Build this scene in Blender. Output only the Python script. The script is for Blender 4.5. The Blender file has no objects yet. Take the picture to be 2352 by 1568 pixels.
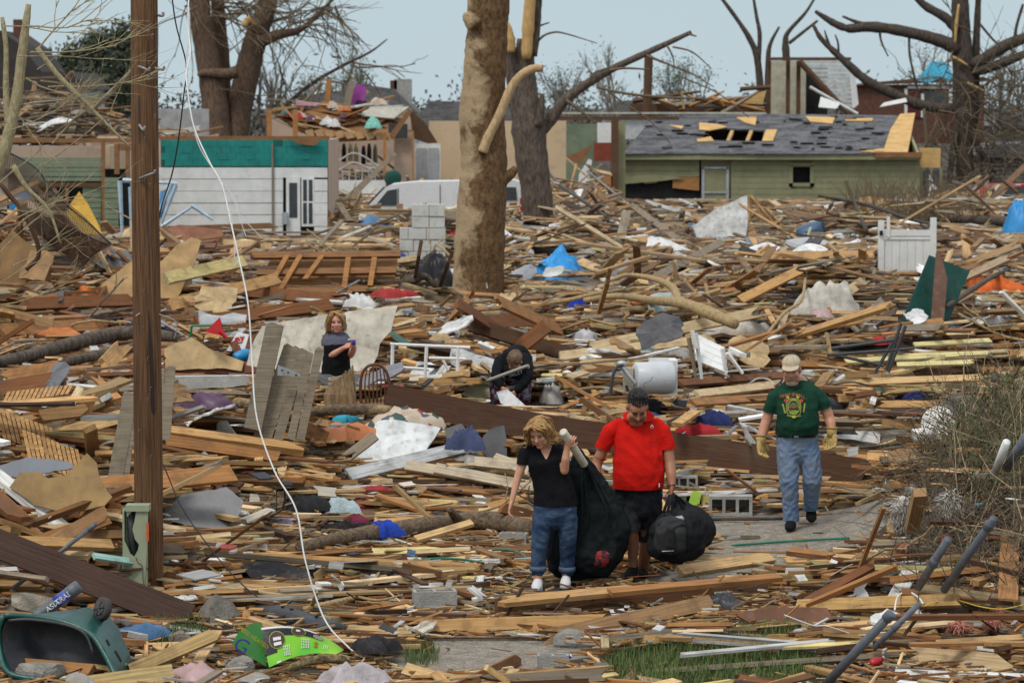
import bpy, bmesh, math, random
import numpy as np
from mathutils import Vector, Matrix
from mathutils.bvhtree import BVHTree
R = random.Random(11)
NR = np.random.default_rng(11)
SC = bpy.context.scene
COL = SC.collection
# ------------------------------------------------------------------ camera
W, H, FP, HV, CH = 2352.0, 1568.0, 7187.0, 240.0, 4.3     # picture frame used for measuring, focal length in its pixels
TH = math.atan((H / 2 - HV) / FP)
cd = bpy.data.cameras.new('camera'); cam = bpy.data.objects.new('camera', cd); COL.objects.link(cam)
cam.location = (0, 0, CH); cam.rotation_euler = (math.pi / 2 - TH, 0, 0)
cd.sensor_width = 36; cd.lens = FP / W * 36; cd.clip_start = 0.5; cd.clip_end = 6000
cd.dof.use_dof = True; cd.dof.focus_distance = 28.6; cd.dof.aperture_fstop = 5.0
SC.camera = cam
# ------------------------------------------------------------------ sky and sun (overcast)
SUN_EL, SUN_AZ = math.radians(58), math.radians(215)       # azimuth clockwise from +Y: behind the camera, to the left
w = bpy.data.worlds.new('World'); SC.world = w; w.use_nodes = True
nt = w.node_tree; nt.nodes.clear()
out = nt.nodes.new('ShaderNodeOutputWorld')
sky = nt.nodes.new('ShaderNodeTexSky'); sky.sky_type = 'NISHITA'; sky.sun_disc = False
sky.sun_elevation = SUN_EL; sky.sun_rotation = SUN_AZ; sky.air_density = 1.0; sky.dust_density = 2.0
b1 = nt.nodes.new('ShaderNodeBackground'); b1.inputs[1].default_value = 0.08
nt.links.new(sky.outputs[0], b1.inputs[0])
tc = nt.nodes.new('ShaderNodeTexCoord'); sx = nt.nodes.new('ShaderNodeSeparateXYZ')
nt.links.new(tc.outputs['Generated'], sx.inputs[0])
rp = nt.nodes.new('ShaderNodeValToRGB')                    # overcast deck: grey-blue low down, brighter overhead
rp.color_ramp.elements[0].position = 0.0; rp.color_ramp.elements[0].color = (0.53, 0.645, 0.70, 1)
rp.color_ramp.elements[1].position = 1.0; rp.color_ramp.elements[1].color = (1.0, 1.0, 1.0, 1)
e = rp.color_ramp.elements.new(0.12); e.color = (0.43, 0.56, 0.63, 1)
e = rp.color_ramp.elements.new(0.45); e.color = (0.78, 0.82, 0.85, 1)
nt.links.new(sx.outputs['Z'], rp.inputs[0])
cn = nt.nodes.new('ShaderNodeTexNoise'); cn.inputs['Scale'].default_value = 2.2; cn.inputs['Detail'].default_value = 4
nt.links.new(tc.outputs['Generated'], cn.inputs['Vector'])
mr = nt.nodes.new('ShaderNodeMapRange'); mr.inputs[1].default_value = 0.3; mr.inputs[2].default_value = 0.7
mr.inputs[3].default_value = 0.93; mr.inputs[4].default_value = 1.05
nt.links.new(cn.outputs[0], mr.inputs[0])
b2 = nt.nodes.new('ShaderNodeBackground')
nt.links.new(rp.outputs[0], b2.inputs[0]); nt.links.new(mr.outputs[0], b2.inputs[1])
mx = nt.nodes.new('ShaderNodeMixShader'); mx.inputs[0].default_value = 0.85
nt.links.new(b1.outputs[0], mx.inputs[1]); nt.links.new(b2.outputs[0], mx.inputs[2]); nt.links.new(mx.outputs[0], out.inputs[0])
sd = bpy.data.lights.new('sun', 'SUN'); sd.energy = 1.5; sd.angle = math.radians(14); sd.color = (1.0, 0.95, 0.87)
so = bpy.data.objects.new('sun', sd); COL.objects.link(so)
sdir = Vector((math.sin(SUN_AZ) * math.cos(SUN_EL), math.cos(SUN_AZ) * math.cos(SUN_EL), math.sin(SUN_EL)))
so.location = sdir * 50; so.rotation_euler = (-sdir).to_track_quat('-Z', 'Y').to_euler()
vs = SC.view_settings; vs.view_transform = 'Standard'; vs.look = 'None'; vs.gamma = 1; vs.use_curve_mapping = False; vs.exposure = 0.2
SC.cycles.use_denoising = True; SC.cycles.max_bounces = 5; SC.cycles.diffuse_bounces = 3
SC.cycles.transparent_max_bounces = 6
# ------------------------------------------------------------------ pixel -> place
def ray(u, v):
    x, y = (u - W / 2) / FP, (H / 2 - v) / FP
    return Vector((x, math.cos(TH) + y * math.sin(TH), -math.sin(TH) + y * math.cos(TH)))
def D(u, v, Y):
    d = ray(u, v); return Vector((0, 0, CH)) + d * (Y / d.y)
def G(u, v, z=0.0):
    d = ray(u, v); return Vector((0, 0, CH)) + d * ((z - CH) / d.z)
def pix(p):
    x, y, z = p[0], p[1], p[2] - CH
    dep = y * math.cos(TH) - z * math.sin(TH); up = y * math.sin(TH) + z * math.cos(TH)
    return W / 2 + FP * x / dep, H / 2 - FP * up / dep
def ss(t):
    t = np.clip(t, 0, 1); return t * t * (3 - 2 * t)
def hgt(x, y):
    """height of the ground under the debris"""
    x = np.asarray(x, float); y = np.asarray(y, float)
    g = lambda cx, cy, rx, ry, a: a * np.exp(-((x - cx) / rx) ** 2 - ((y - cy) / ry) ** 2)
    h = g(4.75, 29.3, 1.05, 3.6, 0.95) + g(6.6, 30, 1.6, 6, .7)
    h = h + g(-4.9, 30.6, 1.3, 2.6, .95) + g(-4.7, 27, 1.0, 1.4, .3) + g(-1.2, 35.2, 2.2, 1.5, .22) + g(-3.3, 33.5, 1.3, 1.4, .3)
    n = np.sin(.55 * x + .21 * y + 1.3) * np.sin(.31 * y - .37 * x + .4) + .6 * np.sin(1.1 * x - .5 * y) * np.sin(.7 * y + .6 * x + 2)
    h = h + .22 * (n + .3) * ss((y - 37) / 8) * (1 - ss((y - 150) / 40))
    h = h + g(5.5, 52, 2.5, 4, .5) + g(-7, 55, 3, 6, .6) + g(2.5, 60, 3, 4, .4) + g(-2, 75, 4, 5, .5) + g(8, 80, 4, 7, .2) + g(-15.5, 104, 5.5, 5, 3.7) + g(-6.5, 112, 6, 5, 1.2) + g(-2.2, 87.5, 4.5, 2.6, .3) + g(8, 107, 9, 5, .1) + g(-8, 50, 2.5, 8, .5) + g(7.5, 64, 3, 7, .05)
    h = h + .6 * ss((y - 32.3) / 4) * (1 - .65 * ss((x - 2.0) / 1.5) * (1 - ss((y - 43) / 8))) * (1 - .55 * ss((y - 74) / 14))
    return h
def T(u, v, lift=0.0):
    z = 0.0
    for _ in range(10):
        p = G(u, v, z + lift); z = .5 * z + .5 * float(hgt(p.x, p.y))
    return G(u, v, z + lift)
def C(hx, k=1.0):
    hx = hx.lstrip('#'); o = []
    for i in (0, 2, 4):
        c = int(hx[i:i + 2], 16) / 255
        o.append(min(.95, k * (c / 12.92 if c <= .04045 else ((c + .055) / 1.055) ** 2.4)))
    return tuple(o)
# ------------------------------------------------------------------ materials
_M = {}
def newmat(name):
    m = bpy.data.materials.new(name); m.use_nodes = True
    n = m.node_tree.nodes; n.clear()
    o = n.new('ShaderNodeOutputMaterial'); p = n.new('ShaderNodeBsdfPrincipled')
    m.node_tree.links.new(p.outputs[0], o.inputs[0])
    return m, n, m.node_tree.links, p
def noise(n, l, vec, scale, detail=3, rough=.55, dist=0.0):
    t = n.new('ShaderNodeTexNoise'); t.inputs['Scale'].default_value = scale
    t.inputs['Detail'].default_value = detail; t.inputs['Roughness'].default_value = rough; t.inputs['Distortion'].default_value = dist
    if vec is not None: l.new(vec, t.inputs['Vector'])
    return t.outputs[0]
def rng(n, l, val, a, b, c, d):
    t = n.new('ShaderNodeMapRange'); t.inputs[1].default_value = a; t.inputs[2].default_value = b
    t.inputs[3].default_value = c; t.inputs[4].default_value = d; l.new(val, t.inputs[0]); return t.outputs[0]
def mixc(n, l, fac, a, b, mode='MIX'):
    t = n.new('ShaderNodeMix'); t.data_type = 'RGBA'; t.blend_type = mode
    for s, i in ((fac, 0), (a, 6), (b, 7)):
        if isinstance(s, (int, float)): t.inputs[i].default_value = s
        elif isinstance(s, tuple): t.inputs[i].default_value = (*s[:3], 1)
        else: l.new(s, t.inputs[i])
    return t.outputs[2]
def bump(n, l, p, val, strength=.3, dist=.01):
    b = n.new('ShaderNodeBump'); b.inputs['Strength'].default_value = strength; b.inputs['Distance'].default_value = dist
    l.new(val, b.inputs['Height']); l.new(b.outputs[0], p.inputs['Normal'])
def mat(name, color=None, rough=.75, metal=0.0, var=.25, scale=3.0, dirt=None, dirtamt=.35, bmp=.15, fine=40.0, stretch=None, spec=.35):
    """plain procedural surface: base colour broken by blotches, a dirt tone with its own shape and a fine relief"""
    if name in _M: return _M[name]
    m, n, l, p = newmat(name)
    tc = n.new('ShaderNodeTexCoord'); vec = tc.outputs['Object']
    if stretch:
        mp = n.new('ShaderNodeMapping'); mp.inputs['Scale'].default_value = stretch; l.new(vec, mp.inputs[0]); vec = mp.outputs[0]
    a = noise(n, l, vec, scale, 5)
    if color is None:
        oi = n.new('ShaderNodeObjectInfo'); base = oi.outputs['Color']
    else: base = tuple(color)
    f = rng(n, l, a, .3, .7, 1 - var, 1 + var * .5)
    cc = n.new('ShaderNodeCombineXYZ'); [l.new(f, cc.inputs[i]) for i in range(3)]
    c = mixc(n, l, 1.0, base, cc.outputs[0], 'MULTIPLY')
    d = dirt or (.13, .10, .07)
    b = noise(n, l, vec, scale * 2.7, 6, .65)
    c = mixc(n, l, rng(n, l, b, .52, .72, 0, dirtamt), c, d)
    l.new(c, p.inputs['Base Color']); p.inputs['Roughness'].default_value = rough; p.inputs['Metallic'].default_value = metal
    p.inputs['Specular IOR Level'].default_value = spec
    if bmp: bump(n, l, p, noise(n, l, vec, fine, 3), bmp, .02)
    _M[name] = m; return m
def wood(name, src='obj', color=None, gr=1.0, dirtamt=.62):
    """wood grain along UV x; colour from the object, a face attribute or fixed"""
    if name in _M: return _M[name]
    m, n, l, p = newmat(name)
    uv = n.new('ShaderNodeUVMap'); oi = n.new('ShaderNodeObjectInfo')
    if src == 'obj': base = oi.outputs['Color']; rnd = oi.outputs['Random']
    elif src == 'attr':
        at = n.new('ShaderNodeAttribute'); at.attribute_name = 'col'; base = at.outputs['Color']; rnd = at.outputs['Alpha']
    else: base = tuple(color); rnd = oi.outputs['Random']
    cx = n.new('ShaderNodeCombineXYZ'); mul = n.new('ShaderNodeMath'); mul.operation = 'MULTIPLY'; mul.inputs[1].default_value = 37.0
    l.new(rnd, mul.inputs[0]); l.new(mul.outputs[0], cx.inputs[0]); l.new(mul.outputs[0], cx.inputs[1])
    ad = n.new('ShaderNodeVectorMath'); l.new(uv.outputs[0], ad.inputs[0]); l.new(cx.outputs[0], ad.inputs[1])
    mp = n.new('ShaderNodeMapping'); mp.inputs['Scale'].default_value = (1.6, 38, 1); l.new(ad.outputs[0], mp.inputs[0])
    a = noise(n, l, mp.outputs[0], 1.5, 5, .6, .4)
    f = rng(n, l, a, .3, .7, 1 - .42 * gr, 1 + .22 * gr)
    cc = n.new('ShaderNodeCombineXYZ'); [l.new(f, cc.inputs[i]) for i in range(3)]
    c = mixc(n, l, 1.0, base, cc.outputs[0], 'MULTIPLY')
    b = noise(n, l, ad.outputs[0], 3.2, 6, .65)
    c = mixc(n, l, rng(n, l, b, .5, .72, 0, dirtamt), c, (.075, .05, .032))
    b2 = noise(n, l, ad.outputs[0], 1.3, 3)
    c = mixc(n, l, rng(n, l, b2, .55, .75, 0, .25), c, (.20, .165, .12))
    l.new(c, p.inputs['Base Color']); p.inputs['Roughness'].default_value = .8; p.inputs['Specular IOR Level'].default_value = .25
    bump(n, l, p, a, .35, .01)
    _M[name] = m; return m
# ------------------------------------------------------------------ mesh building
class MB:
    def __init__(s): s.v = []; s.f = []; s.mi = []; s.uv = []; s.m = 0
    def add(s, vs, fs, uv=None):
        o = len(s.v); s.v.extend([tuple(q) for q in vs]); s.f.extend([tuple(i + o for i in q) for q in fs]); s.mi.extend([s.m] * len(fs))
        s.uv.extend(uv if uv is not None else [(q[0] + q[1] * .37, q[2]) for q in vs])
    def box(s, c, d, rot=None):
        c = Vector(c); hx, hy, hz = d[0] / 2, d[1] / 2, d[2] / 2
        P = [Vector((x, y, z)) for x in (-hx, hx) for y in (-hy, hy) for z in (-hz, hz)]
        if rot is not None: P = [rot @ q for q in P]
        s.add([q + c for q in P], [(0, 1, 3, 2), (4, 6, 7, 5), (0, 4, 5, 1), (2, 3, 7, 6), (0, 2, 6, 4), (1, 5, 7, 3)]); return s
    def prism(s, pts, vec):
        pts = [Vector(q) for q in pts]; n = len(pts); vec = Vector(vec)
        nn = Vector((0, 0, 0))
        for i in range(n): nn += pts[i].cross(pts[(i + 1) % n])
        if nn.dot(vec) > 0: pts = pts[::-1]
        s.add(pts + [q + vec for q in pts], [tuple(range(n)), tuple(range(2 * n - 1, n - 1, -1))] + [(i, i + n, (i + 1) % n + n, (i + 1) % n) for i in range(n)]); return s
    def tube(s, pts, rad, n=8, cap=True, ref=None, rnd=False):
        """loft of rings; rad entries scalar or (across, depth)"""
        pts = [Vector(q) for q in pts]; k = len(pts)
        rad = [rad] * k if isinstance(rad, (int, float)) else list(rad)
        rad = [(r, r) if isinstance(r, (int, float)) else r for r in rad]
        if rnd:                                              # rounded ends
            t0 = (pts[0] - pts[1]).normalized(); t1 = (pts[-1] - pts[-2]).normalized()
            a, b = rad[0], rad[-1]; ra, rb = min(a), min(b)
            p0, p1 = pts[0], pts[-1]
            pts = [p0 + t0 * ra * .9, p0 + t0 * ra * .62] + pts + [p1 + t1 * rb * .62, p1 + t1 * rb * .9]
            rad = [(a[0] * .4, a[1] * .4), (a[0] * .78, a[1] * .78)] + rad + [(b[0] * .78, b[1] * .78), (b[0] * .4, b[1] * .4)]
            k += 4
        V = []; prev = None; L = 0; U = []
        for i in range(k):
            t = (pts[min(i + 1, k - 1)] - pts[max(i - 1, 0)])
            t = t.normalized() if t.length > 1e-9 else Vector((0, 0, 1))
            if ref is not None:
                b = t.cross(Vector(ref))
                b = b.normalized() if b.length > .05 else (prev or Vector((1, 0, 0)))
            elif prev is None:
                b = t.cross(Vector((0, 0, 1)) if abs(t.z) < .9 else Vector((1, 0, 0))).normalized()
            else:
                b = prev - t * prev.dot(t); b = b.normalized() if b.length > 1e-6 else t.orthogonal().normalized()
            prev = b; d = b.cross(t)
            if i: L += (pts[i] - pts[i - 1]).length
            for j in range(n):
                a = 2 * math.pi * j / n
                V.append(pts[i] + b * (rad[i][0] * math.cos(a)) + d * (rad[i][1] * math.sin(a))); U.append((L, j / n * .5))
        Fc = [(i * n + j, i * n + (j + 1) % n, (i + 1) * n + (j + 1) % n, (i + 1) * n + j) for i in range(k - 1) for j in range(n)]
        if cap: Fc += [tuple(range(n - 1, -1, -1)), tuple((k - 1) * n + j for j in range(n))]
        s.add(V, Fc, U); return s
    def ell(s, c, r, n=12, m=8, rot=None):
        c = Vector(c); V = []
        for i in range(1, m):
            a = math.pi * i / m
            for j in range(n):
                b = 2 * math.pi * j / n
                q = Vector((r[0] * math.sin(a) * math.cos(b), r[1] * math.sin(a) * math.sin(b), r[2] * math.cos(a)))
                V.append((rot @ q if rot is not None else q) + c)
        for z in (r[2], -r[2]):
            q = Vector((0, 0, z)); V.append((rot @ q if rot is not None else q) + c)
        t, bt = len(V) - 2, len(V) - 1
        Fc = [(i * n + j, (i + 1) * n + j, (i + 1) * n + (j + 1) % n, i * n + (j + 1) % n) for i in range(m - 2) for j in range(n)]
        Fc += [(t, j, (j + 1) % n) for j in range(n)] + [(bt, (m - 2) * n + (j + 1) % n, (m - 2) * n + j) for j in range(n)]
        s.add(V, Fc); return s
    def mesh(s, name, mats, smooth=False, origin=(0, 0, 0)):
        me = bpy.data.meshes.new(name); o = Vector(origin)
        me.from_pydata([(q[0] - o.x, q[1] - o.y, q[2] - o.z) for q in s.v], [], s.f)
        for m in (mats if isinstance(mats, (list, tuple)) else [mats]): me.materials.append(m)
        if any(s.mi): me.polygons.foreach_set('material_index', s.mi)
        ul = me.uv_layers.new(name='UVMap'); li = np.empty(len(me.loops), np.int32); me.loops.foreach_get('vertex_index', li)
        ul.data.foreach_set('uv', np.asarray(s.uv, np.float32)[li].ravel())
        if smooth: me.polygons.foreach_set('use_smooth', [True] * len(me.polygons))
        me.update(); return me
    def build(s, name, mats, parent=None, smooth=False, color=None):
        if parent is None:
            a = np.asarray(s.v); org = ((a[:, 0].min() + a[:, 0].max()) / 2, (a[:, 1].min() + a[:, 1].max()) / 2, a[:, 2].min())
        else: org = parent_origin(parent)
        return place(name, s.mesh(name, mats, smooth, org), parent, org, color)
def parent_origin(o):
    p = Vector((0, 0, 0))
    while o is not None: p += Vector(o.location); o = o.parent
    return p
def place(name, me, parent=None, org=(0, 0, 0), color=None):
    """mesh data are relative to org (world); a child sits on its parent's origin"""
    o = bpy.data.objects.new(name, me); COL.objects.link(o)
    if parent is None: o.location = org
    else: o.parent = parent
    if color is not None: o.color = (*color[:3], 1)
    return o
def tag(o, label, cat, group=None):
    o['label'] = label; o['category'] = cat
    if group: o['group'] = group
    return o
def thing(name, label, cat, loc, group=None):
    o = bpy.data.objects.new(name, None); COL.objects.link(o); o.location = loc; o.empty_display_size = .1
    return tag(o, label, cat, group)
def struct(o): o['kind'] = 'structure'; return o
def stuff(o, label=None, cat=None):
    o['kind'] = 'stuff'
    if label: o['label'] = label
    if cat: o['category'] = cat
    return o
def remesh(mb, voxel, smooth=3, disp=0.0, dsize=.1, extra=None, mats=None, org=(0, 0, 0), name='body', seed=0):
    """one continuous skin over everything in mb"""
    me = mb.mesh('tmp', [], False); ob = bpy.data.objects.new('tmp', me); COL.objects.link(ob)
    r = ob.modifiers.new('r', 'REMESH'); r.mode = 'VOXEL'; r.voxel_size = voxel
    if smooth:
        s = ob.modifiers.new('s', 'SMOOTH'); s.factor = .5; s.iterations = smooth
    dg = bpy.context.evaluated_depsgraph_get(); ev = ob.evaluated_get(dg)
    m2 = bpy.data.meshes.new_from_object(ev); bpy.data.objects.remove(ob); bpy.data.meshes.remove(me)
    nv = len(m2.vertices); co = np.empty(nv * 3, np.float32); m2.vertices.foreach_get('co', co); co = co.reshape(-1, 3)
    no = np.empty(nv * 3, np.float32); m2.vertices.foreach_get('normal', no); no = no.reshape(-1, 3)
    if disp:
        q = co / dsize + seed * 3.1
        rg = np.random.default_rng(seed + 5); d = 0; wp = q + .8 * np.sin(q[:, [1, 2, 0]] * .9 + 1.3)
        for k in range(7): kd = rg.normal(0, 1, 3); kd *= rg.uniform(.7, 2.2) / np.linalg.norm(kd); d = d + (1 - 1.4 * np.abs(np.sin(wp @ kd + rg.uniform(0, 6)))) * .42
        co = co + no * (disp * d)[:, None]
    co = co - np.asarray(org, np.float32)
    m2.vertices.foreach_set('co', co.ravel())
    if extra is not None and extra.v:                       # add further shells to the same mesh
        fs = [tuple(p.vertices) for p in m2.polygons]; o = len(co)
        vs = [tuple(q) for q in co] + [tuple(np.asarray(q) - np.asarray(org)) for q in extra.v]
        m3 = bpy.data.meshes.new(name); m3.from_pydata(vs, [], fs + [tuple(i + o for i in f) for f in extra.f]); bpy.data.meshes.remove(m2); m2 = m3
    m2.name = name
    m2.materials.clear()
    for m in (mats or []): m2.materials.append(m)
    m2.polygons.foreach_set('use_smooth', [True] * len(m2.polygons)); m2.update()
    return m2
def bez(pts, n=8):
    """smooth polyline through points (Catmull-Rom)"""
    pts = [Vector(p) for p in pts]; P = [pts[0] * 2 - pts[1]] + pts + [pts[-1] * 2 - pts[-2]]; o = []
    for i in range(1, len(P) - 2):
        for k in range(n):
            t = k / n; a, b, c, d = P[i - 1:i + 3]
            o.append(.5 * ((2 * b) + (c - a) * t + (2 * a - 5 * b + 4 * c - d) * t * t + (3 * b - a - 3 * c + d) * t ** 3))
    o.append(pts[-1]); return o
def lerp(a, b, t): return a + (b - a) * t
def text_geo(txt, size):
    cu = bpy.data.curves.new('t', 'FONT'); cu.body = txt; cu.size = size; cu.align_x = 'CENTER'; cu.resolution_u = 3
    ob = bpy.data.objects.new('t', cu); COL.objects.link(ob)
    dg = bpy.context.evaluated_depsgraph_get(); me = bpy.data.meshes.new_from_object(ob.evaluated_get(dg))
    v = [tuple(q.co) for q in me.vertices]; f = [tuple(p.vertices) for p in me.polygons]
    bpy.data.objects.remove(ob); bpy.data.curves.remove(cu); bpy.data.meshes.remove(me)
    return v, f
class Plane:
    """a plane through a place on the ground; tilt 0 faces the camera upright, 90 lies flat"""
    def __init__(s, p, yaw=0.0, tilt=0.0):
        s.p = Vector(p); y, t = math.radians(yaw), math.radians(tilt)
        s.n = Matrix.Rotation(y, 3, 'Z') @ Vector((0, -math.cos(t), math.sin(t)))
    def at(s, u, v):
        d = ray(u, v); o = Vector((0, 0, CH)); return o + d * ((s.p - o).dot(s.n) / d.dot(s.n))
def panel(mb, pl, pts, thick=.02):
    return mb.prism([pl.at(*q) for q in pts], -pl.n * thick)
def pbox(mb, u0, v0, u1, v1, Y, thick, off=0.0):
    """upright box seen face-on between two picture corners, front face at depth Y-off"""
    a, b = D(u0, v0, Y - off), D(u1, v1, Y - off)
    x0, x1 = sorted((a.x, b.x)); z0, z1 = sorted((a.z, b.z))
    return mb.box(((x0 + x1) / 2, Y - off + thick / 2, (z0 + z1) / 2), (x1 - x0, thick, z1 - z0))
# ------------------------------------------------------------------ palette
WHITE = mat('white_paint', (.72, .73, .72), .6, var=.12, dirtamt=.3, dirt=(.35, .31, .25))
TEAL = mat('teal_shingle', (.012, .22, .20), .7, var=.3, scale=2, dirtamt=.3, dirt=(.05, .10, .09))
BROWN = wood('brown_lumber', 'fix', (.27, .135, .06))
TANW = wood('tan_lumber', 'fix', (.52, .33, .16))
ORNG = wood('orange_stud', 'fix', (.42, .20, .07))
DARKW = wood('dark_lumber', 'fix', (.12, .062, .035))
GREYW = wood('weathered_lumber', 'fix', (.27, .22, .165))
OLIVE = mat('olive_siding', (.27, .265, .15), .75, var=.2, scale=1.5, dirtamt=.45, dirt=(.14, .13, .07))
SAGE = mat('sage_siding', (.19, .235, .155), .75, var=.2, dirtamt=.3)
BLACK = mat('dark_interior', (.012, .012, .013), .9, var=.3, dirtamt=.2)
PINKW = mat('pink_beige_wall', (.50, .37, .29), .85, var=.12, scale=1, dirtamt=.25)
BEIGE = mat('beige_wall', (.56, .42, .27), .85, var=.12, scale=1, dirtamt=.2)
PLY = mat('plywood', (.60, .38, .15), .8, var=.25, scale=2, dirtamt=.25, stretch=(1, 1, 3))
GLASS = mat('dusty_glass', (.05, .06, .07), .2, var=.2, dirtamt=.3, spec=.5)
METAL = mat('grey_metal', (.45, .47, .49), .45, metal=.4, var=.2)
DGREY = mat('dark_grey', (.05, .055, .06), .6, var=.25)
CONC = mat('concrete', (.36, .355, .33), .9, var=.25, scale=6, bmp=.5, fine=70)
BRICK = mat('brick_red', (.13, .058, .038), .9, var=.35, scale=5)
BLUEP = mat('blue_plastic', (.02, .24, .62), .45, var=.25, scale=4, dirtamt=.15, dirt=(.03, .1, .25))
REDP = mat('red_paint', (.45, .015, .02), .35, var=.2, dirtamt=.2)
# shingle roof: courses as relief, torn patches of darker felt
def roofmat(name, a, b):
    m, n, l, p = newmat(name); tc = n.new('ShaderNodeTexCoord')
    mp = n.new('ShaderNodeMapping'); mp.inputs['Scale'].default_value = (1.2, 3.4, 3.4); l.new(tc.outputs['Object'], mp.inputs[0])
    x = noise(n, l, mp.outputs[0], 1.0, 6, .7); y = noise(n, l, tc.outputs['Object'], 9, 3)
    c = mixc(n, l, rng(n, l, x, .42, .56, 0, 1), a, b); c = mixc(n, l, rng(n, l, y, .45, .75, 0, .45), c, (.24, .24, .25))
    l.new(c, p.inputs[0]); p.inputs['Roughness'].default_value = .9; bump(n, l, p, x, .6, .05); return m
ROOF = roofmat('grey_shingles', (.035, .036, .042), (.11, .112, .125))
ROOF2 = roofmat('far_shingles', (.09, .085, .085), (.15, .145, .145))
# ------------------------------------------------------------------ ground
def axis(pts):
    o = []
    for a, b, n in pts: o += list(np.linspace(a, b, n, endpoint=False))
    return np.array(o + [pts[-1][1]])
gx = axis([(-1500, -60, 10), (-60, -14, 24), (-14, 14, 112), (14, 60, 24), (60, 1500, 10)])
gy = axis([(2, 20, 12), (20, 42, 88), (42, 90, 80), (90, 160, 40), (160, 3000, 24)])
XX, YY = np.meshgrid(gx, gy); ZZ = hgt(XX, YY)
def inpoly(u, v, poly):
    u = np.asarray(u); v = np.asarray(v); c = np.zeros(u.shape, bool); n = len(poly)
    for i in range(n):
        (x0, y0), (x1, y1) = poly[i], poly[(i + 1) % n]
        k = ((y0 > v) != (y1 > v)) & (u < (x1 - x0) * (v - y0) / (y1 - y0 + 1e-9) + x0); c ^= k
    return c
def pixn(x, y, z):
    z = z - CH; dep = y * math.cos(TH) - z * math.sin(TH); up = y * math.sin(TH) + z * math.cos(TH)
    return W / 2 + FP * x / dep, H / 2 - FP * up / dep
GRAVEL = [[(1560, 1205), (1700, 1165), (1900, 1160), (2075, 1120), (2050, 1200), (1960, 1260), (1820, 1300), (1640, 1330), (1500, 1330), (1620, 1250)],
          [(900, 1475), (1130, 1450), (1350, 1480), (1300, 1530), (1050, 1545), (900, 1530)],
          [(1980, 960), (2200, 960), (2190, 1050), (1990, 1050)], [(40, 1370), (150, 1385), (90, 1410), (20, 1400)]]
GRASS = [[(1400, 1500), (1600, 1462), (1830, 1440), (1900, 1500), (1880, 1568), (1500, 1590), (1380, 1570)],
         [(330, 1440), (450, 1430), (480, 1475), (340, 1490)], [(930, 1490), (1010, 1490), (1000, 1530), (930, 1530)]]
pu, pv = pixn(XX, YY, ZZ)
gm = np.zeros(XX.shape); am = np.zeros(XX.shape)
for P in GRAVEL: gm[inpoly(pu, pv, P)] = 1
for P in GRASS: am[inpoly(pu, pv, P)] = 1
me = bpy.data.meshes.new('ground'); ny, nx = XX.shape
vs_ = np.stack([XX, YY, ZZ], -1).reshape(-1, 3)
idx = (np.arange(ny - 1)[:, None] * nx + np.arange(nx - 1)[None, :]).ravel()
me.from_pydata(vs_.tolist(), [], np.stack([idx, idx + 1, idx + nx + 1, idx + nx], -1).tolist())
at = me.attributes.new('gravel', 'FLOAT', 'POINT'); at.data.foreach_set('value', gm.ravel())
at = me.attributes.new('grass', 'FLOAT', 'POINT'); at.data.foreach_set('value', am.ravel())
m, n, l, p = newmat('soil_and_gravel'); tc = n.new('ShaderNodeTexCoord')
a1 = n.new('ShaderNodeAttribute'); a1.attribute_name = 'gravel'; a2 = n.new('ShaderNodeAttribute'); a2.attribute_name = 'grass'
x = noise(n, l, tc.outputs['Object'], 1.2, 6); y = noise(n, l, tc.outputs['Object'], 45, 4, .7)
vor = n.new('ShaderNodeTexVoronoi'); vor.inputs['Scale'].default_value = 38; l.new(tc.outputs['Object'], vor.inputs['Vector'])
soil = mixc(n, l, rng(n, l, x, .35, .65, 0, 1), (.028, .02, .013), (.07, .05, .034))
grv = mixc(n, l, rng(n, l, y, .35, .65, 0, 1), (.15, .13, .105), (.40, .36, .30)); grv = mixc(n, l, .35, grv, vor.outputs['Distance'], 'SOFT_LIGHT'); grv = mixc(n, l, rng(n, l, noise(n, l, tc.outputs['Object'], 7, 6, .75), .42, .62, 0, .75), grv, (.13, .105, .08))
gf = n.new('ShaderNodeMath'); gf.operation = 'ADD'; l.new(a1.outputs['Fac'], gf.inputs[0]); l.new(rng(n, l, x, .3, .7, -.3, .3), gf.inputs[1])
c = mixc(n, l, rng(n, l, gf.outputs[0], .35, .6, 0, 1), soil, grv)
c = mixc(n, l, rng(n, l, a2.outputs['Fac'], .2, .9, 0, .75), c, (.07, .085, .03))
l.new(c, p.inputs[0]); p.inputs['Roughness'].default_value = .95; bump(n, l, p, y, .8, .02)
me.materials.append(m); me.polygons.foreach_set('use_smooth', [True] * len(me.polygons))
struct(place('ground', me))
# ------------------------------------------------------------------ helpers for ruins
def piece(name, parent, m, u0, v0, u1, v1, Y, thick=.05, off=0.0):
    b = MB(); pbox(b, u0, v0, u1, v1, Y, thick, off); return b.build(name, m, parent)
def shape(name, parent, m, pts, Y, thick=.05, yaw=0, tilt=0, lift=0):
    pl = Plane((D(pts[0][0], pts[0][1], Y)), yaw, tilt); b = MB(); panel(b, pl, pts, thick); return b.build(name, m, parent)
def bar(name, parent, m, u0, v0, u1, v1, Y, r=.04, Y1=None, n=6, flat=None):
    b = MB(); a, c = D(u0, v0, Y), D(u1, v1, Y if Y1 is None else Y1)
    b.tube([a, c], r if flat is None else (r, flat), n if flat is None else 4, ref=(0, 1, 0) if flat else None)
    return b.build(name, m, parent)
def line(name, parent, m, pts, Y, r=.02, n=5, k=6, cap=True):
    b = MB(); q = bez([D(*(a if len(a) == 3 else (*a, Y))) for a in pts], k)
    rr = r if not isinstance(r, tuple) else [lerp(r[0], r[1], i / (len(q) - 1)) for i in range(len(q))]
    b.tube(q, rr, n); return b.build(name, m, parent, True)
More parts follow.
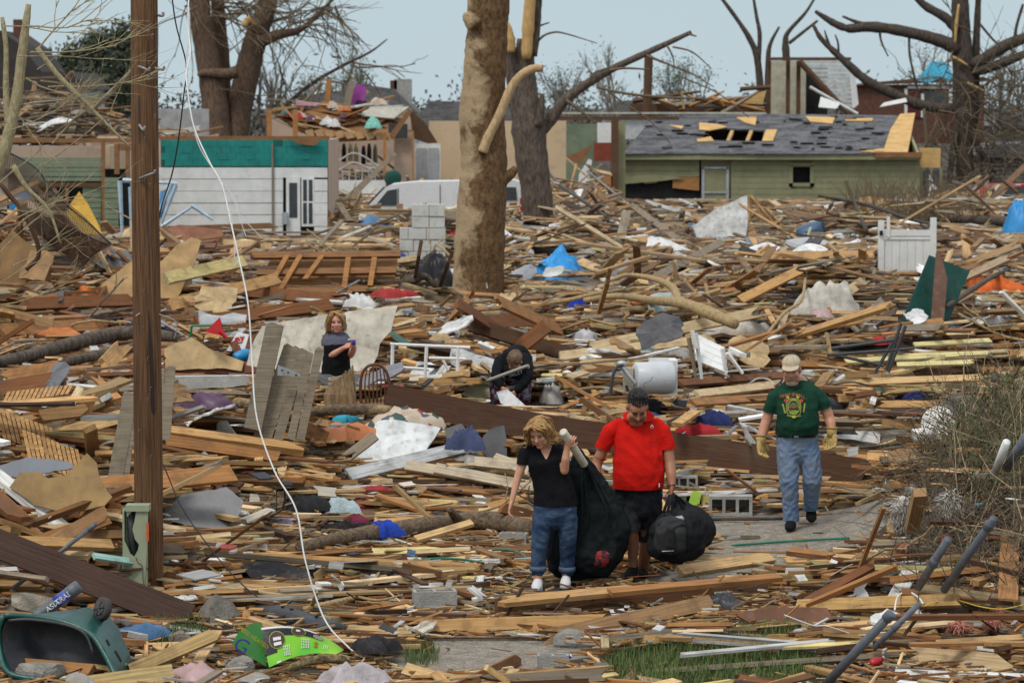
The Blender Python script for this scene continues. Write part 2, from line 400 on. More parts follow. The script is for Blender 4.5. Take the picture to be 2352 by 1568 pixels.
# ------------------------------------------------------------------ white house with teal shingle band
Y = 84.0
hs = thing('white_sided_house', 'roofless white clapboard house with teal shingle band along its top', 'house', D(560, 575, Y))
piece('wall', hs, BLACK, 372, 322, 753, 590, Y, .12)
b = MB(); a = D(753, 322, Y); z0 = D(753, 590, Y).z
b.box((a.x - .06, Y + 2.6, (a.z + z0) / 2), (.12, 4.9, a.z - z0)); b.build('wall', PINKW, hs)
b = MB(); a = D(372, 322, Y); b.box((a.x - 2.0, Y + 2.6, (a.z + z0) / 2), (.12, 4.9, a.z - z0)); b.build('wall', PINKW, hs)
b = MB(); a = D(372, 322, Y); c_ = D(753, 322, Y); b.box(((a.x - 2 + c_.x) / 2, Y + 5.2, (a.z + z0) / 2), (c_.x - a.x + 2, .12, a.z - z0)); b.build('wall', PINKW, hs)
rows = [385, 412, 440, 467, 494, 521, 547, 574]
for i in range(7):
    v0, v1 = rows[i], rows[i + 1] - 1.3
    for (u0, u1) in ((300, 624.5), (627, 650), (722, 752)):
        if i == 0 and u0 in (628, 722): continue
        piece('siding_board', hs, WHITE, u0, v0 + R.uniform(-.5, .5), u1, v1, Y, .04, .05 + R.uniform(0, .012))
piece('siding_board', hs, WHITE, 628, 385, 752, 408, Y, .04, .05)
for r_ in range(4):
    for k in range(18):
        u = 370 + k * 21.5 + (9 if r_ % 2 else 0); u1 = min(u + 21.1, 753)
        if u > 748 or (r_ == 0 and 600 < u < 740 and k % 3 == 0): continue
        piece('shingle', hs, TEAL, u, 322 + r_ * 15, u1, 322 + r_ * 15 + 14.8, Y, .05, .055 + R.uniform(0, .015))
piece('top_plate', hs, BROWN, 365, 313, 756, 322, Y, .14, .02); piece('shingle_backing', hs, mat('teal_backing', (.006, .10, .09), .8), 369, 322, 754, 384, Y, .03, .05)
shape('loose_board', hs, BROWN, [(660, 318), (735, 322), (725, 334), (690, 332)], Y - .2, .04)
d_ = piece('door', hs, WHITE, 657, 405, 690, 548, Y, .05, .06)
piece('pane', d_, GLASS, 664, 420, 683, 500, Y, .02, .07)
wn = piece('window', hs, WHITE, 692, 408, 722, 520, Y, .05, .06)
for (u0, u1) in ((696, 705), (709, 718)):
    for (v0, v1) in ((413, 462), (466, 514)): piece('pane', wn, GLASS, u0, v0, u1, v1, Y, .02, .07)
piece('meter_box', hs, METAL, 648, 488, 660, 515, Y, .12, .2)
bar('corner_crack_board', hs, GREYW, 626, 330, 627, 575, Y - .1, .03)
# crawl-space joists under the left end
for k in range(8): piece('joist', hs, SAGE, 385 + k * 38, 545, 396 + k * 38, 585, Y - 1.5, .3)
shape('rim_board', hs, BROWN, [(366, 520), (620, 512), (640, 524), (368, 536)], Y - 1.6, .06)
shape('rim_board', hs, DARKW, [(366, 538), (600, 528), (700, 560), (650, 566), (560, 545), (366, 552)], Y - 1.7, .06)
# ------------------------------------------------------------------ green ruin at the left edge
Y = 81.0
hs = thing('green_sided_ruin', 'torn open sage green clapboard house at the left edge behind the bare tree', 'house', D(150, 560, Y))
piece('wall', hs, PINKW, -90, 335, 240, 392, Y + .6, .1)
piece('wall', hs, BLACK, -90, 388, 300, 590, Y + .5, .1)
b = MB(); a = D(240, 335, Y); z0 = D(240, 590, Y).z; b.box((a.x, Y + 2.6, (a.z + z0) / 2), (.12, 4, a.z - z0)); b.build('wall', BEIGE, hs)
for i in range(5): piece('siding_board', hs, SAGE, 30 + 6 * i, 362 + i * 11, 238, 372 + i * 11, Y, .04, .02 * (i % 2))
for i in range(11): piece('siding_board', hs, SAGE, 190, 430 + i * 12, 232, 441 + i * 12, Y, .04, .015 * (i % 2))
for i in range(13): piece('siding_board', hs, SAGE, 240, 408 + i * 12, 272, 419 + i * 12, Y - 1, .04, .015 * (i % 2))
piece('top_plate', hs, BROWN, -90, 318, 300, 328, Y, .16)
piece('header', hs, DARKW, 40, 420, 240, 430, Y, .12, .05)
for (u0, u1, v0, v1) in ((232, 242, 328, 560), (262, 274, 330, 400), (272, 300, 330, 346), (288, 298, 345, 420), (120, 130, 432, 560), (150, 158, 432, 540)):
    piece('stud', hs, BROWN, u0, v0, u1, v1, Y - .1, .1)
piece('blue_sheet', hs, BLUEP, 20, 440, 75, 480, Y + .3, .03)
wf = thing('window_frame', 'pale blue window sash leaning out behind the utility pole', 'window', D(330, 560, 77.5))
for a in ((275, 415, 282, 565), (282, 414, 408, 422), (395, 420, 352, 520), (404, 425, 370, 515), (352, 520, 330, 560), (300, 430, 302, 550)):
    bar('frame_bar', wf, mat('pale_blue_paint', (.42, .55, .66), .6), a[0], a[1], a[2], a[3], 77.5, .06, flat=.03)
shape('pane', wf, mat('sky_blue_pane', (.12, .32, .62), .3), [(302, 425), (330, 425), (322, 530), (300, 545)], 77.55, .01)
shape('pane', wf, mat('sky_blue_pane', (.12, .32, .62), .3), [(368, 440), (392, 430), (372, 500), (362, 505)], 77.55, .01)
for a in ((372, 520, 440, 475), (440, 472, 490, 505)): bar('frame_bar', wf, mat('pale_blue_paint', (.42, .55, .66), .6), a[0], a[1], a[2], a[3], 77, .05, flat=.03)
o = MB(); pl = Plane(D(190, 545, 76), 0, 15); panel(o, pl, [(182, 440), (203, 470), (228, 520), (236, 545), (200, 545), (150, 500), (160, 470)], .05)
tag(o.build('yellow_board', mat('yellow_plastic', (.68, .40, .05), .5, dirtamt=.3)), 'bright yellow torn panel standing before the green ruin', 'panel')
# ------------------------------------------------------------------ opened-up room behind the white van
Y = 108.0
hs = thing('opened_house', 'house torn open showing a pinkish room under a rubble covered ceiling', 'house', D(800, 470, Y))
piece('wall', hs, PINKW, 620, 250, 945, 480, Y + 4, .12)
piece('wall', hs, PINKW, 905, 300, 947, 480, Y, .12)
shape('gable', hs, PINKW, [(905, 302), (940, 258), (948, 262), (948, 302)], Y, .1)
piece('dark_panel', hs, DGREY, 892, 285, 936, 318, Y - .3, .06)
piece('wall', hs, BEIGE, 985, 278, 1300, 480, Y + 2, .12)
piece('wall', hs, mat('grey_wall', (.36, .36, .37), .8), 362, 250, 480, 318, Y + 3, .12)
for (u0, u1, v0, v1) in ((672, 684, 252, 330), (756, 763, 332, 440), (880, 887, 305, 440), (612, 624, 250, 320), (946, 951, 300, 430)): piece('stud', hs, ORNG, u0, v0, u1, v1, Y - 1, .12)
piece('top_plate', hs, BROWN, 560, 322, 770, 332, Y - 1, .14)
b = MB(); pl = Plane(D(780, 300, Y), 0, 62); panel(b, pl, [(618, 250), (940, 248), (890, 312), (770, 318), (690, 296)], .15); b.build('ceiling_deck', BROWN, hs)
for k in range(9): shape('joist', hs, TANW, [(700 + k * 23, 300 + k), (716 + k * 23, 297 + k), (722 + k * 23, 312 + k), (706 + k * 23, 316 + k)], Y - .8, .4)
shape('roof_flap', hs, DARKW, [(940, 250), (975, 280), (1005, 328), (985, 330), (950, 318), (945, 275)], Y - .6, .08, 20)
shape('roof_slab', hs, mat('pale_roof', (.50, .49, .42), .8), [(835, 248), (940, 245), (905, 272), (830, 266)], Y + .5, .1, 0, 30)
shape('fascia', hs, BROWN, [(895, 308), (940, 250), (947, 256), (905, 318)], Y - .9, .1)
d_ = piece('door', hs, WHITE, 950, 330, 1012, 425, Y + 1, .06); piece('panel', d_, METAL, 957, 340, 980, 420, Y + 1, .03, .05); piece('panel', d_, METAL, 984, 340, 1008, 420, Y + 1, .03, .05)
def loose(name, label, cat, m, pts, Y, thick=.05, yaw=0, tilt=0):
    return tag(shape(name, None, m, pts, Y, thick, yaw, tilt), label, cat)
loose('purple_board', 'magenta purple board sticking up from the roof rubble', 'board', mat('magenta', (.32, .06, .30), .7, dirtamt=.15), [(818, 192), (843, 200), (834, 250), (800, 244)], Y + 1.5)
loose('grey_board', 'grey weathered plank propped against the purple board', 'board', GREYW, [(800, 188), (816, 186), (800, 268), (782, 264)], Y + 1.2)
loose('orange_board', 'orange brown board upright in the rubble on the opened house', 'board', ORNG, [(750, 182), (762, 180), (758, 236), (744, 236)], Y + 1.6)
loose('orange_board', 'broad orange brown board lying on the opened house ceiling', 'board', ORNG, [(738, 232), (790, 238), (786, 262), (732, 258)], Y + 1.4)
loose('pink_board', 'thin pink strip lying on the opened house ceiling', 'strip', mat('pale_pink', (.62, .30, .45), .7), [(680, 234), (728, 238), (728, 244), (680, 242)], Y + 1.2)
bd = thing('metal_bed', 'white wrought iron headboard inside the opened room', 'bed', D(820, 440, Y - 2))
IR = mat('pale_iron', (.42, .42, .43), .5)
for off in (0, 22): line('rail', bd, IR, [(762, 380 + off), (790, 362 + off), (812, 352 + off), (840, 362 + off), (872, 385 + off)], Y - 2, .03)
for k in range(7): bar('spindle', bd, IR, 772 + k * 15, 385, 772 + k * 15, 440, Y - 2, .02)
piece('mattress', bd, WHITE, 765, 415, 885, 445, Y - 2, .5, .1)
ch = thing('green_chair', 'dark green plastic chair back in the opened room', 'chair', D(900, 440, Y - 2.5))
b = MB(); b.ell(D(902, 408, Y - 2.5), (.30, .06, .28)); b.build('backrest', mat('dark_green_plastic', (.01, .08, .06), .4), ch, True); bar('leg', ch, DGREY, 890, 420, 888, 445, Y - 2.5, .03); bar('leg', ch, DGREY, 914, 420, 916, 445, Y - 2.5, .03)
for i, (u, v, w_, hx) in enumerate(((790, 340, 14, '#2b2a30'), (805, 338, 8, '#d8cfa8'), (818, 340, 8, '#d6cda0'), (848, 340, 10, '#3a3838'), (862, 342, 8, '#8d8d7c'), (835, 345, 10, '#26324a'))):
    b = MB(); b.tube([D(u, v - 10, Y + 2), D(u, v + 5, Y + 2), D(u, v + 32, Y + 2)], [(.08, .05), (w_ / 60, .08), (w_ / 60 + .03, .08)], 10)
    tag(b.build('hanging_garment', mat('cloth_' + hx, C(hx), .9), None, True), f'{["black", "cream", "second cream", "charcoal", "olive grey", "navy"][i]} garment hanging on the back wall of the opened room', 'clothes')
# ------------------------------------------------------------------ white van
Y = 92.0
van = thing('white_van', 'dirty white cargo van half buried behind the big tree trunk', 'van', D(1000, 575, Y))
VW = mat('van_white', (.70, .72, .74), .3, var=.06, dirtamt=.25, dirt=(.4, .38, .34), spec=.5)
b = MB(); prof = [(836, 520), (836, 485), (848, 470), (884, 432), (900, 424), (960, 418), (1180, 414), (1200, 420), (1206, 500), (1206, 545), (836, 545)]
b.prism([D(u, v, Y) for u, v in prof], (0, 1.9, 0)); b.build('body', VW, van)
for pts in ([(862, 472), (890, 438), (912, 434), (912, 472)], [(1150, 430), (1185, 430), (1188, 460), (1150, 460)]):
    w_ = shape('side_window', van, GLASS, pts, Y - .03, .02)
b = MB(); b.prism([D(849, 470, Y + .1), D(886, 432, Y + .1), D(886, 432, Y + 1.8), D(849, 470, Y + 1.8)], (-.05, 0, .05)); b.build('windscreen', GLASS, van)
for (u0, u1, v0, v1) in ((914, 916, 432, 520), (1010, 1012, 425, 520), (1085, 1087, 424, 520)): piece('door_seam', van, DGREY, u0, v0, u1, v1, Y, .02, .012)
piece('side_rail', van, METAL, 920, 480, 1200, 485, Y, .04, .04)
piece('tail_light', van, REDP, 1194, 455, 1203, 485, Y, .05, .04)
for u in (880, 1160):
    b = MB(); c_ = D(u, 545, Y); b.tube([c_ + Vector((0, -.05, 0)), c_ + Vector((0, .2, 0))], .33, 16); wh = b.build('wheel', mat('tyre', (.02, .02, .02), .9), van, True)
    b = MB(); b.tube([c_ + Vector((0, -.07, 0)), c_ + Vector((0, .0, 0))], .17, 12); b.build('rim', METAL, wh, True)
line('wire', van, DGREY, [(1090, 500), (1100, 492), (1130, 490), (1180, 495)], Y - .3, .012)
# ------------------------------------------------------------------ olive house with grey roof
Y = 118.0
hs = thing('olive_house', 'olive green clapboard house with torn grey shingle roof', 'house', D(1760, 500, Y))
ez = D(1500, 353, Y).z; zb = D(1500, 505, Y).z
x0, x1 = D(1428, 400, Y).x, D(2112, 400, Y).x
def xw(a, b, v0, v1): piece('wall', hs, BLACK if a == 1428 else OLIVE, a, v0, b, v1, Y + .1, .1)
xw(1428, 1610, 355, 505); xw(1675, 1818, 355, 505); xw(1862, 2112, 355, 505); xw(1610, 1675, 355, 382); xw(1818, 1862, 355, 384); xw(1818, 1862, 420, 505)
b = MB(); b.box((x1 - .1, Y + 4, (ez + zb) / 2), (.15, 7.6, ez - zb)); b.build('wall', OLIVE, hs)
b = MB(); b.box((x0 + .1, Y + 4, (ez + zb) / 2), (.15, 7.6, ez - zb)); b.build('wall', OLIVE, hs)
b = MB(); b.box(((x0 + x1) / 2, Y + 7.8, (ez + zb) / 2), (x1 - x0 - .4, .15, ez - zb)); b.build('wall', BEIGE, hs)
for i in range(10):
    v0, v1 = 366 + i * 13.6, 366 + (i + 1) * 13.6 - .7
    segs = [(1428, 1606), (1679, 1816), (1866, 2112)] if v0 < 424 else [(1428, 1606), (1679, 2112)]
    for (a, c_) in segs:
        if 400 < v0 < 460 and a == 1428:                     # ripped-off boards
            if v0 < 415: shape('siding_board', hs, OLIVE, [(1432, v0), (1500, v0 - 6), (1570, v0 + 2), (1520, v0 + 9), (1432, v0 + 16)], Y - .1, .03)
            continue
        piece('siding_board', hs, OLIVE, a, v0, c_, v1, Y, .04, .02 + R.uniform(0, .015))
shape('sheathing', hs, ORNG, [(1545, 402), (1606, 408), (1606, 438), (1545, 432)], Y - .02, .03)
shape('sheathing', hs, PLY, [(1478, 415), (1510, 412), (1508, 420), (1480, 422)], Y - .02, .03)
dr = piece('door', hs, OLIVE, 1616, 388, 1670, 505, Y, .05, .02)
for q in ((1612, 385, 1618, 505), (1668, 385, 1674, 505), (1612, 383, 1674, 388), (1618, 440, 1668, 444)): piece('screen_frame', dr, METAL, *q, Y, .04, .07)
wn = piece('window', hs, BLACK, 1822, 386, 1860, 420, Y + .3, .04)
for q in ((1812, 380, 1821, 428), (1861, 380, 1870, 428), (1812, 374, 1870, 382), (1812, 421, 1870, 428)): piece('window_frame', wn, OLIVE, *q, Y, .06, .05)
piece('soffit', hs, OLIVE, 1420, 354, 2116, 367, Y, .5, .35)
piece('fascia', hs, BROWN, 2010, 350, 2118, 362, Y, .06, .42)
piece('porch_wall', hs, PLY, 2112, 340, 2160, 385, Y + 1, .1); pw = piece('window', hs, GLASS, 2120, 392, 2158, 480, Y + 1, .06)
for q in ((2112, 385, 2119, 490), (2137, 388, 2141, 490), (2158, 385, 2164, 490)): piece('window_frame', pw, OLIVE, *q, Y + 1, .05, .06)
RP = Plane(D(1500, 354, Y - .5), 0, 0); rz = D(1700, 262, Y + 4.6).z - D(1500, 354, Y - .5).z
RP.n = Vector((0, -rz, 5.1)).normalized()
def roofpiece(name, m, pts, off=0.0, thick=.06):
    q = [RP.at(*t) + RP.n * off for t in pts]; b = MB(); b.prism(q, -RP.n * thick); return b.build(name, m, hs)
for pts in ([(1432, 353), (1450, 330), (1500, 268), (1620, 264), (1626, 292), (1610, 322), (1600, 352)], [(1600, 352), (1610, 322), (1750, 325), (1752, 353)],
            [(1620, 264), (1760, 262), (1756, 300), (1626, 292)], [(1752, 353), (1750, 325), (1756, 300), (1760, 262), (2095, 265), (2080, 352)]): roofpiece('shingle_slope', ROOF, pts)
for u in (1668, 1712): roofpiece('rafter', TANW, [(u, 322), (u + 8, 322), (u + 18, 298), (u + 10, 298)], -.02, .14)
for pts in ([(2000, 352), (2030, 345), (2045, 300), (2068, 264), (2102, 262), (2085, 352)], [(1606, 284), (1650, 288), (1672, 294), (1630, 302), (1606, 300)], [(1690, 272), (1738, 270), (1735, 290), (1712, 284)], [(1760, 300), (1785, 300), (1775, 326), (1750, 326)],
            [(1850, 270), (1918, 272), (1912, 286), (1862, 282)], [(1600, 322), (1632, 316), (1640, 326), (1602, 328)], [(1535, 290), (1570, 292), (1566, 298)], [(1975, 350), (2030, 343), (2032, 352)], [(1940, 274), (2005, 274), (2004, 280), (1942, 280)]):
    roofpiece('bare_sheathing', PLY, pts, .045, .03)
for k in range(60):                                          # curled shingle tabs
    u, v = R.uniform(1470, 2030), R.uniform(270, 348)
    if 1600 < u < 1790 and 285 < v < 330: continue
    w_, h_ = R.uniform(8, 34), R.uniform(2.5, 6); q = [RP.at(*t) for t in ((u, v), (u + w_, v + R.uniform(-1, 1)), (u + w_ - 2, v - h_), (u + 2, v - h_))]
    q = [t + RP.n * (.03 + (.06 if i < 2 else 0)) for i, t in enumerate(q)]
    b = MB(); b.prism(q, -RP.n * .02); b.build('shingle', mat(f'tab{k % 3}', [(.05, .05, .056), (.16, .16, .175), (.09, .09, .1)][k % 3], .9), hs)
bs = MB(); pl = RP; q0 = [(1500, 268), (2100, 264)]; a, c_ = RP.at(*q0[0]), RP.at(*q0[1])
bs.prism([a, c_, Vector((c_.x, c_.y + 4.5, ez)), Vector((a.x, a.y + 4.5, ez))], (0, 0, -.06)); bs.build('shingle_slope', ROOF, hs)
b = MB(); b.prism([(x1, Y, ez), (x1, Y + 8, ez), (x1, Y + 4.6, ez + rz - .15)], (-.1, 0, 0)); b.build('gable', OLIVE, hs)
# ruined interior left of it
Y = 116.0
hs = thing('green_room_ruin', 'ruined room with chalky green plaster wall beside the olive house', 'house', D(1340, 480, Y))
piece('wall', hs, mat('green_plaster', (.17, .22, .15), .85, var=.25, scale=1.5, dirtamt=.5, dirt=(.42, .33, .16)), 1290, 285, 1372, 420, Y + 2, .12)
piece('wall', hs, WHITE, 1372, 282, 1404, 328, Y + 1.8, .1); piece('wall', hs, mat('brick_red_board', (.24, .05, .03), .8), 1364, 328, 1412, 370, Y + 1.6, .1)
piece('stud', hs, DARKW, 1404, 275, 1420, 470, Y, .15); piece('wall', hs, OLIVE, 1420, 280, 1436, 470, Y + .4, .12); piece('door', hs, ORNG, 1368, 405, 1406, 470, Y, .06)
shape('fallen_board', hs, BROWN, [(1296, 362), (1362, 332), (1335, 378)], Y - 1, .04)
shape('white_door', hs, WHITE, [(1330, 400), (1352, 365), (1360, 368), (1345, 460), (1325, 455)], Y - 1.2, .05)
piece('beam', hs, mat('pale_roof', (.50, .49, .42), .8), 1280, 258, 1760, 262, Y + 6, .1); piece('beam', hs, DARKW, 1260, 268, 1560, 276, Y + 3, .15)
for (u0, u1, v0, v1) in ((1270, 1282, 285, 420), (1226, 1240, 350, 470)): piece('wall', hs, PINKW, u0, v0, u1, v1, Y + 2, .1)
# ------------------------------------------------------------------ houses further back
Y = 150.0
hs = thing('white_gable_ruin', 'roofless house of white siding on the skyline behind the olive roof', 'house', D(1860, 300, Y))
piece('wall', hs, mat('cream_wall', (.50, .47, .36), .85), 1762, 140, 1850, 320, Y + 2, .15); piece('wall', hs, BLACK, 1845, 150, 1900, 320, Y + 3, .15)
WS = mat('grey_white_siding', (.55, .57, .56), .7, dirtamt=.35)
for i in range(11): shape('siding_board', hs, WS, [(1833 + i * 9, 138 + i * 10), (1952, 138 + i * 10), (1953 + i * 1.5, 147 + i * 10), (1841 + i * 9, 147 + i * 10)], Y - .02 * (i % 2), .08)
piece('top_plate', hs, DARKW, 1760, 132, 1955, 139, Y, .3)
for u in (1762, 1806, 1830): piece('stud', hs, DARKW, u, 140, u + 8, 320, Y + .5, .2)
bar('rafter', hs, DARKW, 1835, 140, 1975, 290, Y - .5, .16); bar('rafter', hs, WHITE, 1860, 200, 1970, 262, Y - .6, .08)
shape('corner_board', hs, WHITE, [(1950, 145), (1962, 150), (1972, 240), (1958, 250)], Y - .5, .1)
for (a, l_) in (([(1885, 222), (1930, 238), (1920, 250), (1880, 246)], 'white splintered panel resting on the olive roof ridge'), ([(2030, 236), (2080, 225), (2084, 234), (2020, 246)], 'crumpled white sheet on the right end of the olive roof ridge')):
    loose('white_sheet_metal', l_, 'sheet metal', WHITE, a, 123.5, .05, 0, 30)
bar('ridge_beam', hs, DARKW, 1700, 205, 1770, 200, Y, .12)
piece('collapsed_roof', hs, DARKW, 1450, 238, 1765, 262, Y - 6, 2.5); [bar('rafter', hs, [BROWN, DARKW, TANW, ORNG, GREYW][k % 5], 1440 + R.uniform(0, 260), R.uniform(225, 262), 1520 + R.uniform(0, 240), R.uniform(205, 258), Y - 7 + R.uniform(0, 2), R.uniform(.05, .14), flat=.05) for k in range(30)]; shape('sheathing', hs, PLY, [(1715, 222), (1760, 208), (1752, 240), (1710, 238)], Y - 6.3, .08)
Y = 165.0
hs = thing('red_brick_house', 'red brick house with white window frame beneath the right hand tree', 'house', D(2080, 300, Y))
piece('wall', hs, BRICK, 1968, 195, 2260, 330, Y, 5)
shape('roof', hs, DARKW, [(1965, 197), (2080, 192), (2290, 185), (2260, 178), (2120, 180), (2000, 190)], Y - .3, 5)
for q in ((2078, 198, 2084, 270), (2078, 198, 2185, 204), (2180, 198, 2187, 250), (2116, 215, 2122, 270)): piece('window_frame', hs, WHITE, *q, Y, .1, .12)
piece('window', hs, mat('maroon_door', (.10, .015, .02), .6), 2085, 206, 2114, 270, Y, .05, .08); piece('window', hs, GLASS, 2124, 210, 2178, 245, Y, .05, .08)
tp = MB(); pl = Plane(D(2150, 190, Y - 2), 0, 30); panel(tp, pl, [(2105, 185), (2125, 160), (2140, 140), (2175, 145), (2190, 175), (2178, 188), (2160, 178), (2135, 190)], .05)
tag(tp.build('roof_tarp', mat('cyan_tarp', (.03, .33, .50), .5, scale=1, var=.4, dirt=(.05, .05, .07), dirtamt=.9)), 'torn turquoise and black tarp on the brick house roof', 'tarp')
def farhouse(label, roof, wall, Y, wm, rm, chim=(), wins=()):
    o = thing('far_house', label, 'house', D((wall[0] + wall[2]) / 2, wall[3], Y), 'houses on the skyline')
    piece('wall', o, wm, *wall, Y, 7); sh = shape('roof', o, rm, roof, Y - .4, 8)
    for q in chim: piece('chimney', sh, q[4], *q[:4], Y + 2, 1.0)
    for q in wins: piece('window', o, GLASS, *q, Y, .1, .05)
farhouse('grey roofed house with brick and stone chimneys behind the opened house', [(670, 262), (735, 215), (860, 198), (905, 205), (960, 258)], (690, 255, 950, 340), 175, WS, ROOF2, ((896, 185, 912, 225, BRICK), (905, 182, 945, 255, CONC)), ((880, 235, 900, 255),))
farhouse('low grey roof on the skyline between the opened house and the big trunk', [(950, 300), (985, 232), (1160, 235), (1230, 300)], (960, 290, 1220, 340), 210, WS, ROOF2)
farhouse('pale grey roof on the skyline behind the second broken tree', [(1380, 262), (1420, 232), (1500, 228), (1540, 262)], (1390, 255, 1540, 320), 205, WS, ROOF2)
farhouse('dark house with white dormers at the far left behind twigs', [(-60, 140), (0, 70), (50, 105), (95, 165), (108, 240), (-60, 240)], (-60, 200, 100, 330), 140, mat('slate_wall', (.16, .15, .15), .8), mat('brown_far_roof', (.05, .042, .04), .9), ((30, 45, 48, 100, BRICK),), ((40, 215, 53, 240), (65, 215, 78, 240)))
piece_ = farhouse('pale clapboard house front glimpsed left of the utility pole', [(70, 205), (110, 165), (165, 165), (200, 205)], (75, 200, 190, 300), 128, WS, mat('brown_far_roof', (.05, .042, .04), .9), (), ((105, 205, 118, 235), (124, 205, 137, 235)))
farhouse('stone walled house at the right edge beyond the red truck', [(2270, 362), (2300, 335), (2420, 330), (2420, 368)], (2280, 362, 2420, 440), 128, mat('far_stone', (.22, .19, .16), .9, var=.5, scale=2.5), ROOF2)
farhouse('grey house at the far right skyline behind the broken tree', [(2280, 290), (2310, 262), (2440, 260), (2440, 300)], (2290, 290, 2440, 340), 180, mat('slate_wall', (.16, .15, .15), .8), ROOF2)
# stones and bricks you can tell apart on the stone house
so_ = [o for o in bpy.data.objects if o.get('label', '').startswith('stone walled')][0]
for r_ in range(8):
    u = 2282 + (r_ % 2) * 6
    while u < 2400:
        w_ = R.uniform(10, 20); piece('stone', so_, mat(f'stone{R.randrange(3)}', [(.30, .25, .20), (.20, .18, .16), (.26, .23, .20)][R.randrange(3)], .9), u, 366 + r_ * 9, u + w_ - 1.5, 373.5 + r_ * 9, 128, .15, .1 + R.uniform(0, .06)); u += w_
# red pick-up
Y = 112.0
tr = thing('red_pickup', 'red pickup truck half hidden by brush at the right edge', 'truck', D(2250, 520, Y))
b = MB(); b.prism([D(u, v, Y) for u, v in ((2140, 455), (2260, 452), (2272, 428), (2290, 424), (2420, 424), (2420, 520), (2140, 520))], (0, 1.7, 0)); b.build('body', REDP, tr)
shape('side_window', tr, GLASS, [(2278, 434), (2292, 430), (2400, 430), (2400, 450), (2272, 452)], Y - .03, .02)
for u in (2180, 2380):
    b = MB(); c_ = D(u, 515, Y); b.tube([c_ + Vector((0, -.06, 0)), c_ + Vector((0, .2, 0))], .36, 16); b.build('wheel', mat('tyre', (.02, .02, .02), .9), tr, True)
piece('tail_light', tr, mat('dull_red_lens', (.25, .02, .02), .3), 2142, 460, 2148, 480, Y, .05, .03)
# block wall before the van
wl = thing('block_wall', 'broken stub of white painted concrete block wall left of the big trunk', 'wall', D(970, 600, 70))
BLK = mat('painted_block', (.56, .56, .53), .85, var=.15, dirtamt=.35)
for r_, (v0, v1) in enumerate(((470, 497), (498, 523), (524, 550), (551, 577), (578, 604), (605, 628))):
    us = (946, 986, 1022) if r_ < 2 else ((918, 950, 990, 1024) if r_ % 2 else (918, 938, 980, 1024))
    if r_ == 5: us = us[:3]
    for a, c_ in zip(us, us[1:]): piece('block', wl, BLK, a, v0, c_ - 1.2, v1 - .6, 70, .38, R.uniform(0, .03))
# white vinyl gate
Y = 62.0
gt = thing('white_gate', 'white vinyl gate panel standing alone in the rubble on the right', 'gate', D(2085, 650, Y))
for q in ((2018, 506, 2030, 640), (2038, 498, 2044, 545), (2138, 500, 2150, 640)): piece('post', gt, WHITE, *q, Y, .1, .05)
piece('top_rail', gt, WHITE, 2030, 528, 2140, 542, Y, .06, .02)
for k in range(6): piece('plank', gt, WHITE, 2031 + k * 18, 544, 2047.5 + k * 18, 640, Y, .04, .01)
piece('mid_rail', gt, WHITE, 2030, 545, 2140, 550, Y, .03, .03)
piece('latch', gt, BLACK, 2021, 530, 2028, 540, Y, .05, .1)
# ------------------------------------------------------------------ trees
def barkmat(name, a, b, sc=3.0, bare=None, st=(1, 1, .35), peel=0.0):
    m, n, l, p = newmat(name); tc = n.new('ShaderNodeTexCoord'); mp = n.new('ShaderNodeMapping'); mp.inputs['Scale'].default_value = st
    l.new(tc.outputs['Object'], mp.inputs[0]); x = noise(n, l, mp.outputs[0], sc, 6, .65); y = noise(n, l, mp.outputs[0], sc * 5, 4, .7)
    c = mixc(n, l, rng(n, l, y, .35, .65, 0, 1), a, b)
    if bare:
        z = noise(n, l, tc.outputs['Object'], sc * .5, 6, .68, .5)
        sp = n.new('ShaderNodeSeparateXYZ'); l.new(tc.outputs['Object'], sp.inputs[0]); t = n.new('ShaderNodeMath'); t.operation = 'MULTIPLY_ADD'
        l.new(sp.outputs[0], t.inputs[0]); t.inputs[1].default_value = -peel; l.new(z, t.inputs[2])
        tan_ = mixc(n, l, rng(n, l, x, .3, .7, 0, 1), bare, tuple(k * .75 for k in bare))
        c = mixc(n, l, rng(n, l, t.outputs[0], .50, .60, 0, 1), c, tan_)
    l.new(c, p.inputs[0]); p.inputs['Roughness'].default_value = .9; p.inputs['Specular IOR Level'].default_value = .2
    bump(n, l, p, y, .6, .06); _M[name] = m; return m
SYC = barkmat('sycamore_bark', (.075, .042, .022), (.21, .125, .06), 2.6, (.46, .34, .205), (1, 1, .6), .42)
BARK = barkmat('grey_brown_bark', (.055, .042, .034), (.16, .125, .10), 2.5)
BARK2 = barkmat('dark_bark', (.04, .032, .027), (.11, .085, .068), 2.5)
RED = barkmat('reddish_bark', (.075, .05, .036), (.19, .12, .08), 2.5)
TWIG = barkmat('pale_twig', (.30, .23, .13), (.52, .42, .26), 8)
TWIG2 = barkmat('brown_twig', (.10, .075, .05), (.22, .17, .11), 8)
RAW = barkmat('raw_splintered_wood', (.42, .25, .09), (.68, .45, .20), 4, None, (2, 2, .25))
LOG = barkmat('log_bark', (.07, .05, .035), (.20, .15, .10), 4, (.45, .32, .17), (1, 1, 1), .0)
LEAF = mat('spring_leaf', (.055, .085, .025), .7, var=.5, scale=1.5, dirtamt=.3, dirt=(.03, .045, .02))
